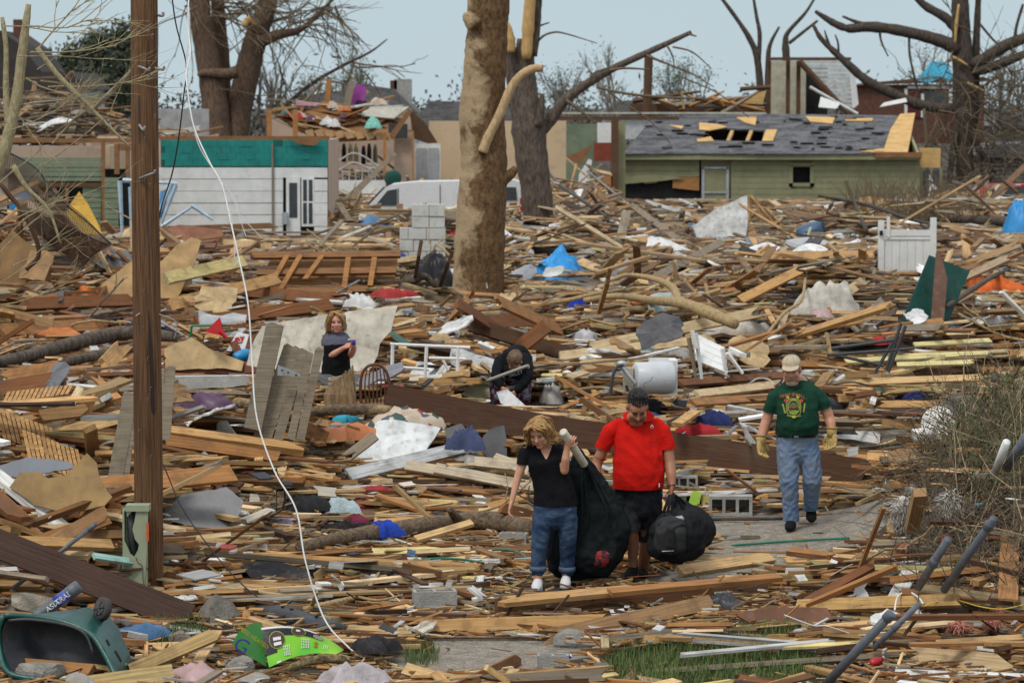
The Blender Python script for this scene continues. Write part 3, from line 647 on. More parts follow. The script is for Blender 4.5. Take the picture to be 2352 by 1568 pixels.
def grow(mb, p, d, L, r, lev, rr, spread=.6, n=6, up=.12, seg=4, kids=(2, 4), tips=None, shrink=.68, wob=.16):
    pts = [p.copy()]; q = p.copy(); dd = d.normalized()
    for i in range(seg):
        dd = (dd + Vector((rr.gauss(0, wob), rr.gauss(0, wob), rr.gauss(0, wob) + up * .2))).normalized(); q = q + dd * (L / seg); pts.append(q.copy())
    mb.tube(pts, [lerp(r, r * .55, i / seg) for i in range(seg + 1)], n)
    if lev <= 0:
        if tips is not None: tips.append(q.copy())
        return
    for k in range(rr.randint(*kids)):
        t = rr.uniform(.35, 1); i = min(seg - 1, int(t * seg)); b = pts[i].lerp(pts[i + 1], t * seg - i)
        ax = Vector((rr.gauss(0, 1), rr.gauss(0, 1), rr.gauss(0, .6) + up)).normalized(); nd = (dd + ax * spread * rr.uniform(.7, 1.4)).normalized()
        grow(mb, b, nd, L * shrink * rr.uniform(.7, 1.15), r * .55, lev - 1, rr, spread, max(3, n - 1), up, max(2, seg - 1), kids, tips, shrink, wob)
def leaves(tips, n, size, spreadr, rr):
    mb = MB()
    for _ in range(n):
        c = rr.choice(tips) + Vector((rr.gauss(0, spreadr), rr.gauss(0, spreadr), rr.gauss(0, spreadr)))
        a = Vector((rr.gauss(0, 1), rr.gauss(0, 1), rr.gauss(0, 1))).normalized() * size * rr.uniform(.6, 1.3); b = a.orthogonal().normalized() * size * .5
        mb.add([c - a, c + b, c + a, c - b], [(0, 1, 2, 3)])
    return mb
def tpath(pts, Y): return [D(u, v, Y if len(q) == 3 else q[3]) for q in pts for (u, v) in [q[:2]]]
def trunk(name, parent, m, pts, Y, n=14, wob=.03, k=5, rr=R):
    """pts: (u, v, width in picture pixels[, depth])"""
    c = [D(q[0], q[1], q[3] if len(q) > 3 else Y) for q in pts]; rad = [q[2] / 2 / (FP / (q[3] if len(q) > 3 else Y)) for q in pts]
    cs = bez(c, k); rs = []
    for i in range(len(rad) - 1): rs += [lerp(rad[i], rad[i + 1], j / k) for j in range(k)]
    rs.append(rad[-1]); b = MB(); b.tube(cs, [r * (1 + rr.gauss(0, wob)) for r in rs], n)
    return b.build(name, m, parent, True)
# big sycamore
Y = 57.0
tr = thing('sycamore_trunk', 'huge bare tree trunk with patchy tan and brown bark in the middle', 'tree', D(1098, 712, Y))
trunk('trunk', tr, SYC, [(1096, 730, 150), (1098, 700, 126), (1099, 640, 117), (1102, 560, 116), (1106, 470, 112), (1112, 390, 108), (1110, 330, 104), (1106, 250, 103), (1112, 190, 98), (1116, 120, 98), (1120, 60, 94), (1122, 10, 97), (1122, -60, 92), (1120, -160, 84)], Y, 24, .018, 6)
trunk('broken_branch', tr, barkmat('pale_limb', (.40, .27, .14), (.60, .44, .25), 4), [(1108, 350, 24), (1120, 318, 22), (1148, 262, 21), (1172, 205, 20), (1198, 172, 20), (1225, 158, 19), (1246, 157, 18)], Y - .4, 14, .03, 5)
b = MB(); c_ = D(1246, 158, Y - .4); b.tube([c_ + Vector((-.02, 0, 0)), c_ + Vector((.012, 0, 0))], .06, 12); b.build('hollow', BLACK, tr, True)
trunk('branch_stub', tr, SYC, [(1150, 415, 34), (1175, 398, 24), (1186, 384, 14)], Y - .1, 10)
trunk('knot', tr, SYC, [(1092, 60, 40), (1078, 40, 34), (1074, 28, 20)], Y - .3, 10)
for a in ((1040, 690, 985, 730), (1060, 705, 1020, 738), (1140, 700, 1185, 730), (1110, 715, 1115, 745)): trunk('root', tr, SYC, [(a[0], a[1], 50), ((a[0] + a[2]) / 2, (a[1] + a[3]) / 2, 36), (a[2], a[3], 18)], Y - .6, 10)
# fallen root log left of it
lg = thing('fallen_log', 'thick dark uprooted log lying left of the big trunk', 'log', T(950, 700))
trunk('trunk', lg, BARK, [(880, 682, 40), (930, 680, 46), (985, 686, 42), (1040, 692, 40)], 55, 14, .05); trunk('root', lg, BARK, [(905, 672, 34), (940, 645, 30), (955, 622, 14)], 55.3, 12, .06); trunk('root', lg, BARK, [(930, 650, 28), (975, 635, 18), (1000, 660, 10)], 55, 10); trunk('root', lg, BARK, [(1000, 640, 10), (1015, 665, 22), (1060, 690, 26)], 55.1, 10)
# second broken tree behind
Y = 90.0
tr = thing('broken_tree', 'split grey tree with raw yellow break and long bare limb behind the big trunk', 'tree', D(1236, 540, Y))
trunk('trunk', tr, BARK, [(1240, 560, 88), (1238, 520, 74), (1232, 440, 70), (1222, 370, 72), (1215, 300, 80), (1208, 220, 58), (1205, 150, 46), (1208, 90, 40)], Y, 16)
trunk('split_top', tr, RAW, [(1209, 135, 24), (1212, 80, 28), (1216, 20, 30), (1222, -40, 26)], Y - .55, 10, .05); trunk('bark_side', tr, BARK, [(1225, 130, 18), (1232, 60, 20), (1236, -30, 20)], Y - .3, 8)
trunk('split_top', tr, RAW, [(1172, 120, 22), (1170, 90, 26), (1165, 60, 16), (1158, 40, 5)], Y - .5, 8, .05); trunk('trunk', tr, BARK, [(1206, 320, 50), (1190, 230, 40), (1178, 150, 38), (1174, 110, 28)], Y, 12)
trunk('limb', tr, BARK, [(1240, 300, 34), (1268, 270, 30), (1300, 228, 24), (1350, 192, 22), (1400, 162, 19), (1450, 138, 17), (1500, 115, 15), (1550, 92, 13), (1588, 74, 9)], Y, 10)
trunk('limb', tr, BARK, [(1236, 290, 22), (1243, 250, 17), (1246, 215, 11)], Y - .4, 8)
for q in ([(1400, 162, 7), (1436, 157, 6), (1492, 160, 4)], [(1370, 200, 7), (1420, 212, 6), (1500, 222, 7), (1640, 228, 3)], [(1532, 105, 5), (1545, 130, 4), (1550, 165, 2)], [(1545, 108, 5), (1590, 120, 4), (1634, 158, 2)], [(1485, 128, 7), (1540, 150, 5), (1590, 170, 4), (1640, 200, 2)],
          [(1350, 195, 6), (1362, 170, 5), (1400, 155, 4)], [(1580, 78, 6), (1600, 84, 3)], [(1300, 230, 8), (1340, 260, 6), (1370, 285, 3)], [(1210, 140, 8), (1240, 90, 6), (1270, 75, 5), (1300, 78, 4), (1372, 100, 2)], [(1216, 72, 8), (1240, 60, 5), (1262, 52, 3)], [(1392, 205, 6), (1430, 235, 4), (1490, 275, 3), (1540, 330, 2)], [(1560, 175, 4), (1650, 215, 3), (1720, 270, 2)]): trunk('twig', tr, TWIG2, q, Y - .3, 5, .02, 4)
# left pair of trunks behind the white house
Y = 132.0
rr = random.Random(5); tr = thing('twin_tree', 'twin trunk tree stripped bare behind the white house', 'tree', D(520, 330, Y))
trunk('trunk', tr, RED, [(500, 380, 90), (497, 300, 66), (492, 230, 60), (478, 140, 56), (462, 50, 50), (455, -60, 46)], Y, 14); trunk('trunk', tr, RED, [(520, 380, 90), (540, 310, 62), (552, 240, 58), (572, 150, 60), (590, 80, 52), (612, 20, 44), (625, -60, 40)], Y + .6, 14)
trunk('trunk', tr, RED, [(505, 260, 40), (512, 180, 36), (505, 80, 34), (498, -20, 30)], Y + 1.2, 12)
trunk('limb', tr, RED, [(590, 100, 30), (640, 80, 24), (690, 68, 14), (745, 20, 8), (775, -20, 6)], Y, 8)
trunk('stub', tr, RED, [(545, 165, 30), (520, 170, 26), (470, 168, 20), (455, 175, 10)], Y - .5, 8); trunk('split', tr, RAW, [(590, 60, 8), (572, 45, 16), (560, 60, 20)], Y - .8, 6)
trunk('limb', tr, BARK, [(620, 300, 8), (660, 240, 10), (720, 190, 10), (790, 150, 8), (850, 120, 6), (890, 90, 3)], Y + 1, 6)
tw = MB()
for _ in range(170):
    a = rr.choice([(600, 40), (640, 80), (700, 60), (740, 30), (560, 0), (660, 230), (720, 190), (800, 145), (500, 20), (450, 10), (640, 10)]); p = D(a[0] + rr.uniform(-30, 30), a[1] + rr.uniform(-20, 20), Y + rr.uniform(-1, 1))
    grow(tw, p, Vector((rr.gauss(.5, .7), rr.gauss(0, .4), rr.gauss(-.1, .5))), rr.uniform(1.2, 3.2), rr.uniform(.018, .04), 1, rr, .5, 4, -.1, 4, (1, 3), None, .5, .2)
tw.build('twig_crown', TWIG2, tr)
# right tree with sweeping limbs
Y = 128.0
tr = thing('sweeping_tree', 'dark battered tree with long sweeping broken limbs at the right', 'tree', D(2205, 420, Y))
trunk('trunk', tr, BARK2, [(2222, 480, 62), (2218, 420, 44), (2215, 340, 40), (2218, 250, 52), (2212, 160, 50), (2208, 80, 44), (2205, 0, 38), (2203, -70, 34)], Y, 12); trunk('trunk', tr, BARK2, [(2225, 330, 28), (2236, 250, 26), (2240, 160, 22), (2244, 60, 16), (2250, -60, 12)], Y + .4, 10)
for q in ([(2200, 115, 30), (2170, 98, 30), (2110, 80, 26), (2040, 66, 24), (1990, 62, 24), (1950, 66, 20), (1920, 56, 17), (1890, 38, 13), (1872, 26, 7)], [(2190, 250, 22), (2120, 243, 24), (2050, 215, 24), (1990, 185, 22), (1950, 150, 18), (1915, 118, 14), (1885, 88, 12), (1868, 58, 7)], [(2200, 70, 26), (2170, 40, 22), (2120, 10, 18), (2090, -30, 14)],
          [(2230, 150, 24), (2270, 130, 28), (2310, 105, 28), (2360, 85, 24), (2420, 60, 20)], [(2236, 165, 24), (2290, 150, 22), (2360, 122, 18)], [(2010, 62, 10), (1970, 52, 9), (1935, 38, 5)], [(2020, 66, 6), (2024, 95, 5), (2040, 130, 3)], [(2088, 76, 6), (2090, 130, 6), (2106, 200, 5), (2118, 250, 4)], [(1905, 105, 8), (1898, 85, 5), (1894, 70, 3)], [(1926, 128, 6), (1925, 100, 5), (1918, 80, 3)],
          [(2330, 100, 8), (2335, 60, 7), (2350, 10, 6)], [(2250, 55, 6), (2290, 100, 5), (2330, 118, 3)], [(2210, 250, 20), (2190, 340, 16), (2180, 420, 12)], [(2225, 300, 16), (2270, 380, 12), (2285, 450, 8)], [(2200, 270, 10), (2240, 330, 9), (2262, 420, 8)]): trunk('limb', tr, BARK2, q, Y - .2, 8, .06, 4)
for q in ([(2122, 250, 8), (2128, 330, 9), (2130, 420, 8), (2134, 480, 6)],): trunk('hanging_limb', tr, TWIG2, q, Y - 2, 6)
trunk('split', tr, RAW, [(2188, 130, 6), (2205, 140, 8), (2222, 150, 4)], Y - .6, 6); trunk('split', tr, RAW, [(2202, 10, 5), (2196, 60, 9), (2194, 100, 5)], Y - .6, 6); trunk('split', tr, RAW, [(2222, 190, 5), (2240, 200, 8), (2262, 210, 4)], Y - .6, 6)
tw = MB(); rr = random.Random(8)
for _ in range(260):
    p = D(rr.uniform(2140, 2400), rr.uniform(140, 420), Y + rr.uniform(-2, 2)); grow(tw, p, Vector((rr.gauss(.3, .8), rr.gauss(0, .3), rr.gauss(0, .6))), rr.uniform(1, 3), rr.uniform(.015, .035), 1, rr, .6, 4, 0, 4, (1, 3), None, .6, .25)
tw.build('twig_crown', TWIG2, tr)
# V-shaped tree and stump left of the white gable
Y = 160.0
tr = thing('forked_tree', 'bare forked tree rising beside the white gable ruin', 'tree', D(1745, 260, Y))
for q in ([(1750, 300, 18), (1746, 200, 17), (1738, 130, 15), (1722, 90, 13), (1700, 55, 10), (1675, 20, 9), (1645, -20, 7)], [(1742, 140, 12), (1745, 80, 10), (1738, 40, 8), (1728, -20, 6)]): trunk('trunk', tr, BARK2, q, Y, 8)
tr = thing('split_stump_tree', 'short tree with two thin leaning tops behind the white gable ruin', 'tree', D(1800, 260, Y))
for q in ([(1808, 300, 16), (1806, 140, 18), (1804, 95, 14), (1812, 72, 10), (1850, 30, 7), (1875, -10, 5)], [(1812, 100, 8), (1850, 70, 7), (1878, 48, 6)], [(1762, 260, 14), (1764, 140, 12), (1770, 100, 9), (1790, 62, 5)]): trunk('trunk', tr, BARK2, q, Y, 8)
bar_ = thing('broken_utility_post', 'lone dark post standing on the skyline left of the olive roof', 'post', D(1488, 262, 140)); bar('post', bar_, DARKW, 1486, 270, 1490, 128, 140, .2, n=10); bar('cap', bar_, BROWN, 1486, 132, 1494, 126, 140, .22, n=6)
def fartree(u, v0, v1, Y, label, seed, lev=3, lf=0, wide=.6, m=None):
    m = m or barkmat('hazed_far_twig', (.13, .115, .10), (.26, .235, .20), 6) if 'hazed_far_twig' not in _M else _M['hazed_far_twig']  # far twigs lightened to grey: distance haze put into their colour
    rr = random.Random(seed); base = D(u, v0, Y); base.z = 0; hh = D(u, v1, Y).z; t = thing('far_tree', label, 'tree', base, 'bare trees on the skyline')
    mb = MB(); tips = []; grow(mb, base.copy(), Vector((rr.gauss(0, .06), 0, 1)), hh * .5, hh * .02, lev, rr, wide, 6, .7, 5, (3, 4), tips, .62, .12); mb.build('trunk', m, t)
    if lf: leaves(tips, lf, .08, .35, rr).build('crown', LEAF, t)
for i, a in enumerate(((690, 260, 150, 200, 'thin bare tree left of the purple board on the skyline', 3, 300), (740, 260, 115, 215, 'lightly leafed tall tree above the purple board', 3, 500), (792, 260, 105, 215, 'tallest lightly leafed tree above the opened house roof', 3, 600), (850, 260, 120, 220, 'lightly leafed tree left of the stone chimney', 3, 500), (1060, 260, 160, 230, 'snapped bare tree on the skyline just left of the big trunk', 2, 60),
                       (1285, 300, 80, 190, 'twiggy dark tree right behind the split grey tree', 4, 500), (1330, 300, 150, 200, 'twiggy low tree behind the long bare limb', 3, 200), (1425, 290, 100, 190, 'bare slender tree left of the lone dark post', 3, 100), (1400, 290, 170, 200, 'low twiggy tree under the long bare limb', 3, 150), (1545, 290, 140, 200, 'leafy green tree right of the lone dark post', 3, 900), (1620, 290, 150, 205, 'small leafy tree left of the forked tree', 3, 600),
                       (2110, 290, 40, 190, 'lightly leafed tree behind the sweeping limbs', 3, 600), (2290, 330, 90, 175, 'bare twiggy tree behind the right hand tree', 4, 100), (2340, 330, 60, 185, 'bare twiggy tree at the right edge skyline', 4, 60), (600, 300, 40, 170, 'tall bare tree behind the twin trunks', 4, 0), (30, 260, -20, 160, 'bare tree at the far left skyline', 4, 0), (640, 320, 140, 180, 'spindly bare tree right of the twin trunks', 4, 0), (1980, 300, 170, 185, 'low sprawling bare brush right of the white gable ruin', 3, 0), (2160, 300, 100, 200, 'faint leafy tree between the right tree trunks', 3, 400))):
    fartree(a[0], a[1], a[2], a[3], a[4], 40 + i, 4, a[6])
def evergreen(u, v0, v1, Y, label, seed, half):
    rr = random.Random(seed); base = D(u, v0, Y); base.z = 0; top = D(u, v1, Y); hw = half / (FP / Y); t = thing('evergreen_tree', label, 'tree', base, 'evergreens behind the pole')
    b = MB(); b.tube([base, top], [.2, .03], 7); b.build('trunk', BARK2, t)
    tips = []
    for k in range(150):
        z = rr.uniform(.12, 1); r = hw * (1.05 - z) ** .7 * rr.uniform(.2, 1.15); a = rr.uniform(0, 6.28); tips.append(Vector((base.x + r * math.cos(a), base.y + r * math.sin(a), z * top.z)))
    leaves(tips, 6000, .14, .35, rr).build('crown', mat('evergreen_leaf', (.075, .09, .055), .8, var=.5, scale=1), t)
for i, a in enumerate(((225, 300, 95, 150, 'dark evergreen showing just left of the utility pole', 60), (285, 300, 70, 152, 'tallest evergreen immediately behind the utility pole', 55), (165, 300, 120, 155, 'leftmost dark evergreen behind the twigs', 60))): evergreen(a[0], a[1], a[2], a[3], a[4], 90 + i, a[5])
# hedge of far scrub along the horizon
rr = random.Random(3); tips = [Vector((rr.uniform(-70, 70), rr.uniform(250, 290), abs(rr.gauss(0, 2.0)) + .5)) for _ in range(900)]
stuff(leaves(tips, 22000, .28, 1.1, rr).build('distant_treeline', mat('far_scrub', (.075, .08, .065), .9, var=.4, scale=.5)), 'low grey green treeline along the horizon', 'treeline')
# ------------------------------------------------------------------ utility pole and what hangs by it
PB = G(343, 1372, 0); Y = PB.y
po = thing('utility_pole', 'brown wooden utility pole with step hooks at the left', 'pole', PB)
PW = barkmat('pole_wood', (.085, .042, .021), (.25, .135, .07), 8, None, (1.8, 1.8, .05))
trunk('pole', po, PW, [(344, 1395, 68), (343, 1372, 66), (341, 1100, 66), (337, 700, 64), (333, 350, 62), (331, 0, 62), (329, -350, 61), (326, -900, 58)], Y, 22, .006, 4)
HK = mat('galvanised_hook', (.30, .29, .28), .5, metal=.5)
for pts in ([(346, 153), (360, 158), (375, 160), (377, 152)], [(318, 153), (330, 157), (341, 163), (344, 155)], [(320, 287), (327, 297), (330, 300), (333, 290)], [(320, 411), (336, 404), (354, 397), (356, 390)], [(360, 35), (372, 37), (375, 34), (374, 28)]):
    b = MB(); off = .13 if pts[0][0] < 340 else .02; b.tube(bez([D(u, v, Y - off - (.05 if i else 0)) for i, (u, v) in enumerate(pts)], 3), .012, 6); b.build('step_hook', HK, po, True)
b = MB(); pl = Plane(D(345, 800, Y - .118)); panel(b, pl, [(331, 705), (342, 712), (344, 730), (350, 800), (354, 880), (356, 948), (348, 945), (342, 900), (334, 820), (330, 740)], .03); b.build('split_scar', mat('dark_scar', (.035, .022, .018), .9, stretch=(3, 3, .2)), po)
for s_, (a, c_) in enumerate((((318, 220), (320, 330)), ((340, 480), (343, 640)), ((326, 980), (330, 1130)), ((352, 60), (353, 260)))): b = MB(); b.tube([D(*a, Y - .112), D(*c_, Y - .118)], .004, 4); b.build('crack', DGREY, po)
for k in range(16): b = MB(); q = D(R.uniform(315, 360), R.uniform(20, 1250), Y - .121); b.tube([q, q + Vector((R.uniform(-.004, .004), -.006, .03)), q + Vector((.012, -.002, .032))], .003, 4); b.build('staple', HK, po)
CW = mat('white_cable', (.72, .72, .70), .5, var=.1, dirtamt=.25)
def wire(name, label, m, pts, r, Y0, Y1, n=6, k=10, jit=0, wig=0.0):
    q = [D(u, v, lerp(Y0, Y1, i / (len(pts) - 1))) for i, (u, v) in enumerate(pts)]; q = bez(q, k)
    if wig: q = [p + Vector((R.gauss(0, wig), 0, R.gauss(0, wig * .3))) for p in q]
    b = MB(); b.tube(q, r, n); return tag(b.build(name, m, None, True), label, 'cable')
Yg = G(838, 1512, .03).y
wire('hanging_cable', 'long white cable sagging from above down to the grey shirt', CW, [(434, -30), (432, 60), (437, 120), (428, 165), (430, 200), (445, 290), (480, 370), (510, 425), (530, 510), (548, 590), (570, 700), (579, 830), (590, 960), (630, 1080), (680, 1170), (702, 1290), (745, 1420), (800, 1485), (842, 1516)], .0068, 27.2, Yg)
wire('hanging_cable', 'second white strand twisted round the long white cable near the pole', CW, [(430, -30), (436, 70), (428, 130), (431, 175), (435, 240), (455, 330), (495, 400), (520, 460), (538, 545)], .0045, 27.25, 27.0)
for i, pts in enumerate(([(505, 415), (528, 440), (545, 470), (548, 490), (600, 545)], [(508, 418), (522, 470), (532, 500), (540, 590)], [(510, 420), (535, 455), (550, 500), (566, 545)])): wire('frayed_wire', ['longest', 'straightest', 'curliest'][i] + ' thin frayed white wire end by the white house', CW, pts, .0025, 27, 26.8)
wire('curly_wire', 'small white curl of frayed wire beside the long white cable', CW, [(545, 570), (538, 590), (545, 605), (536, 612), (548, 600)], .004, 27, 27)
KW = mat('black_cable', (.012, .012, .012), .5)
wire('black_cable', 'thin black cable crossing behind the white cable to the pole', KW, [(393, -20), (405, 60), (428, 150), (422, 220), (410, 320), (395, 400), (372, 470), (362, 520)], .007, 27.8, 27.6)
wire('black_cable', 'thin black cable running from the pole foot to the ground debris', KW, [(372, 1060), (385, 1090), (410, 1150), (440, 1200), (500, 1280), (560, 1345), (620, 1390)], .006, 27.3, 26.2)
wire('white_wire', 'short white wire stub stretched from the pole to the white cable', CW, [(366, 195), (400, 178), (434, 158)], .005, 27.2, 27.2)
wire('white_wire', 'thin grey wire bent across the pole above the split scar', mat('grey_wire', (.5, .5, .48), .4), [(312, 725), (330, 716), (360, 720), (400, 735), (407, 750), (400, 778)], .004, 27.0, 27.2)
# telecom pedestal
Yp = PB.y - .34; pb = D(305, 1368, Yp); pb.z = 0
pd = thing('telecom_pedestal', 'cracked pale green plastic cable pedestal at the pole foot', 'cable box', pb)
PGN = mat('pedestal_green', (.33, .37, .25), .55, var=.12, dirtamt=.2)
pl = Plane(D(305, 1368, Yp)); b = MB()
outl = [(278, 1368), (280, 1290), (284, 1238), (290, 1250), (300, 1272), (308, 1278), (317, 1262), (319, 1250), (310, 1238), (304, 1215), (309, 1195), (313, 1172), (306, 1172), (292, 1186), (289, 1166), (340, 1166), (338, 1240), (331, 1368)]
panel(b, pl, outl, .02); b.build('front_shell', PGN, pd)
b = MB(); b.box(D(309, 1268, Yp + .12), (.205, .02, .78)); b.box(D(283, 1270, Yp + .06) + Vector((.01, 0, 0)), (.015, .1, .75)); b.box(D(336, 1268, Yp + .06), (.015, .1, .76)); b.build('back_shell', PGN, pd)
b = MB(); b.tube([D(300, 1175, Yp + .06), D(303, 1220, Yp + .06), D(307, 1280, Yp + .05)], [.03, .035, .03], 8); b.build('cable_bundle', DGREY, pd, True)
piece('lid', pd, PGN, 288, 1160, 342, 1174, Yp, .16, .02)
piece('orange_sticker', pd, mat('orange_sticker', (.70, .12, .03), .5), 336, 1200, 342, 1242, Yp, .006, .03)
line('crack', pd, DGREY, [(312, 1278), (316, 1290), (326, 1298), (328, 1325), (330, 1345)], Yp - .012, .003)
wire('grey_conduit', 'grey flexible conduit arching from the pedestal into the debris', mat('grey_conduit', (.22, .22, .21), .5), [(292, 1380), (310, 1366), (335, 1366), (365, 1385), (385, 1400)], .014, Yp - .3, Yp - .8)
# ------------------------------------------------------------------ people
def skinmat(name, c):
    m, n, l, p = newmat(name); tc = n.new('ShaderNodeTexCoord'); x = noise(n, l, tc.outputs['Object'], 9, 4); y = noise(n, l, tc.outputs['Object'], 60, 3)
    cc = mixc(n, l, rng(n, l, x, .35, .65, 0, 1), c, (c[0] * .92, c[1] * .78, c[2] * .72)); l.new(cc, p.inputs[0]); p.inputs['Roughness'].default_value = .5
    p.inputs['Subsurface Weight'].default_value = .12; p.inputs['Subsurface Radius'].default_value = (.02, .008, .004); bump(n, l, p, y, .12, .004); return m
def clothmat(name, c, c2=None, sc=5.0, fade=.5, weave=True):
    m, n, l, p = newmat(name); tc = n.new('ShaderNodeTexCoord'); x = noise(n, l, tc.outputs['Object'], sc, 4, .6, .4); y = noise(n, l, tc.outputs['Object'], 260, 2)
    z = noise(n, l, tc.outputs['Object'], 26, 3, .6, 1.2)
    cc = mixc(n, l, rng(n, l, x, .38, .66, 0, fade), c, c2 or tuple(k * .7 for k in c)); cc = mixc(n, l, rng(n, l, y, .3, .7, 0, .25), cc, tuple(k * .6 for k in c))
    l.new(cc, p.inputs[0]); p.inputs['Roughness'].default_value = .88; p.inputs['Specular IOR Level'].default_value = .15
    ad = n.new('ShaderNodeMath'); ad.operation = 'MULTIPLY_ADD'; l.new(z, ad.inputs[0]); ad.inputs[1].default_value = 2.0; l.new(y, ad.inputs[2]); bump(n, l, p, ad.outputs[0], .5, .016); return m
def hairmat(name, a, b):
    m, n, l, p = newmat(name); uv = n.new('ShaderNodeUVMap'); mp = n.new('ShaderNodeMapping'); mp.inputs['Scale'].default_value = (3, 40, 1); l.new(uv.outputs[0], mp.inputs[0])
    x = noise(n, l, mp.outputs[0], 2, 4); tc = n.new('ShaderNodeTexCoord'); y = noise(n, l, tc.outputs['Object'], 22, 3)
    l.new(mixc(n, l, rng(n, l, y, .38, .62, 0, 1), mixc(n, l, rng(n, l, x, .35, .65, 0, 1), a, b), b, 'MIX'), p.inputs[0]); p.inputs['Roughness'].default_value = .45; p.inputs['Specular IOR Level'].default_value = .3; bump(n, l, p, x, .4, .006); return m
def clean(parts):
    b = MB()
    for q in parts: b.tube(q[0], q[1], q[2] if len(q) > 2 else 16, True, (0, 1, 0), True)
    return b
def headframe(c, yaw, pitch, roll, s):
    """face looks to -Y; pitch>0 looks down, yaw>0 turns the face to picture right"""
    M = Matrix.Rotation(math.radians(roll), 3, 'Y') @ Matrix.Rotation(math.radians(yaw), 3, 'Z') @ Matrix.Rotation(math.radians(pitch), 3, 'X')
    c = Vector(c); return lambda x, y, z: c + M @ (Vector((x, y, z)) * s), M, s
def head(mb, fr, jaw=1.0, heavy=0.0):
    f, M, s = fr
    def E(c, r): mb.ell(f(*c), tuple(k * s for k in r), 16, 12, M)
    E((0, .012, .035), (.077, .096, .086)); E((0, -.022, -.045), (.060 * jaw, .068, .078)); E((0, -.066, -.103), (.030 * jaw, .024, .022)); E((0, -.045, .03), (.066, .052, .052))
    for k in (-1, 1):
        E((k * .036, -.066, -.028), (.030 * jaw, .026, .03)); E((k * .079, .012, -.008), (.011, .020, .031)); E((k * .030, -.084, .024), (.024, .012, .009)); E((k * .045 * jaw, -.03, -.07), (.028, .04, .036))
        E((k * .012, -.100, -.030), (.010, .010, .009))
    mb.tube([f(0, -.090, .018), f(0, -.101, -.005), f(0, -.113, -.028)], [.008 * s, .010 * s, .014 * s], 10, True, None, True)
    mb.tube([f(-.022, -.086, -.058), f(0, -.093, -.057), f(.022, -.086, -.058)], [.007 * s, .0095 * s, .007 * s], 8, True, None, True)
    mb.tube([f(-.020, -.085, -.072), f(0, -.091, -.074), f(.020, -.085, -.072)], [.007 * s, .010 * s, .007 * s], 8, True, None, True)
    if heavy: E((0, -.03, -.115), (.06, .055, .035))
def face(par, fr, brow, lip, open_=.0055, eye=(.03, .02, .015)):
    f, M, s = fr
    for k in (-1, 1):
        b = MB(); b.ell(f(k * .030, -.0845, .004), (.0145 * s, .008 * s, open_ * s), 10, 6, M); b.build('eye', mat('eye_dark', eye, .3), par, True)
        b = MB(); b.tube([f(k * .014, -.096, .023), f(k * .030, -.097, .029), f(k * .048, -.084, .024)], [.0045 * s, .006 * s, .003 * s], 6, True, None, True); b.build('eyebrow', brow, par, True)
    b = MB(); b.tube([f(-.025, -.090, -.065), f(0, -.1005, -.0635), f(.025, -.090, -.065)], [.0025 * s, .0052 * s, .0025 * s], 6, True, None, True); b.build('mouth', mat(f'lip{lip}', lip, .5), par, True)
def hand(mb, w, d, nrm, thumb, s=1.0, curl=.5, fat=1.0, spread=1.0):
    """w wrist, d towards the fingertips, nrm out of the palm, thumb side +1/-1 along d x nrm"""
    d = Vector(d).normalized(); nrm = Vector(nrm); nrm = (nrm - d * nrm.dot(d)).normalized(); sd = d.cross(nrm) * thumb
    w = Vector(w); k = w + d * .09 * s
    mb.tube([w - d * .02 * s, w + d * .025 * s, w + d * .06 * s, k], [(.026 * s * fat, .02 * s * fat), (.036 * s * fat, .018 * s * fat), (.042 * s * fat, .016 * s * fat), (.041 * s * fat, .013 * s * fat)], 12, True, tuple(nrm), True)
    for i, (o, L) in enumerate(((.030, .072), (.010, .080), (-.011, .074), (-.031, .058))):
        p = k + sd * o * s * fat - d * .006 * s; q = [p]; dd = d + sd * o * 1.2 * spread
        for j, t in enumerate((.45, .32, .23)):
            a = curl * (.55 + .9 * j) * (1 + .12 * i); e = (dd * math.cos(a) + nrm * math.sin(a)).normalized(); p = p + e * L * t * s; q.append(p)
        mb.tube(q, [.0092 * s * fat, .0088 * s * fat, .008 * s * fat, .0065 * s * fat], 8, True, None, True)
    p = w + d * .022 * s + sd * .028 * s * fat; t1 = p + (d * .6 + sd * .75 + nrm * .25 * curl) * .038 * s; t2 = t1 + (d * .85 + sd * .25 + nrm * .7 * curl).normalized() * .034 * s
    mb.tube([p, t1, t2], [.013 * s * fat, .011 * s * fat, .008 * s * fat], 8, True, None, True)
def wrapdecal(name, m, par, tgt, geo, org, lift=.004):
    """lay flat print geometry onto a garment along the viewing direction"""
    bm = bmesh.new(); bm.from_mesh(tgt.data); bv = BVHTree.FromBMesh(bm); off = parent_origin(tgt); b = MB(); V = []
    for q in geo[0]:
        h = bv.ray_cast(Vector((q[0], q[1] - 1.0, q[2])) - off, Vector((0, 1, 0)))
        V.append((q[0], (h[0].y + off.y - lift) if h[0] else q[1], q[2]))
    bm.free(); b.add(V, geo[1]); return b.build(name, m, par)
def body(par, parts, hands, mat_, voxel=.007, smooth=4, hd=None):
    b = clean(parts)
    if hd: head(b, *hd)
    ex = MB()
    for q in hands: hand(ex, *q)
    me = remesh(b, voxel, smooth, extra=ex, mats=[mat_], org=par.location, name='body')
    if not hands:                                            # drop hollow pockets left inside
        bm = bmesh.new(); bm.from_mesh(me); left = set(bm.verts); isl = []
        while left:
            st = [left.pop()]; c = list(st)
            while st:
                for e in st.pop().link_edges:
                    for v in e.verts:
                        if v in left: left.discard(v); st.append(v); c.append(v)
            isl.append(c)
        isl.sort(key=len); bmesh.ops.delete(bm, geom=[v for c in isl[:-1] for v in c], context='VERTS'); bm.to_mesh(me); bm.free()
    return place('body', me, par, par.location)
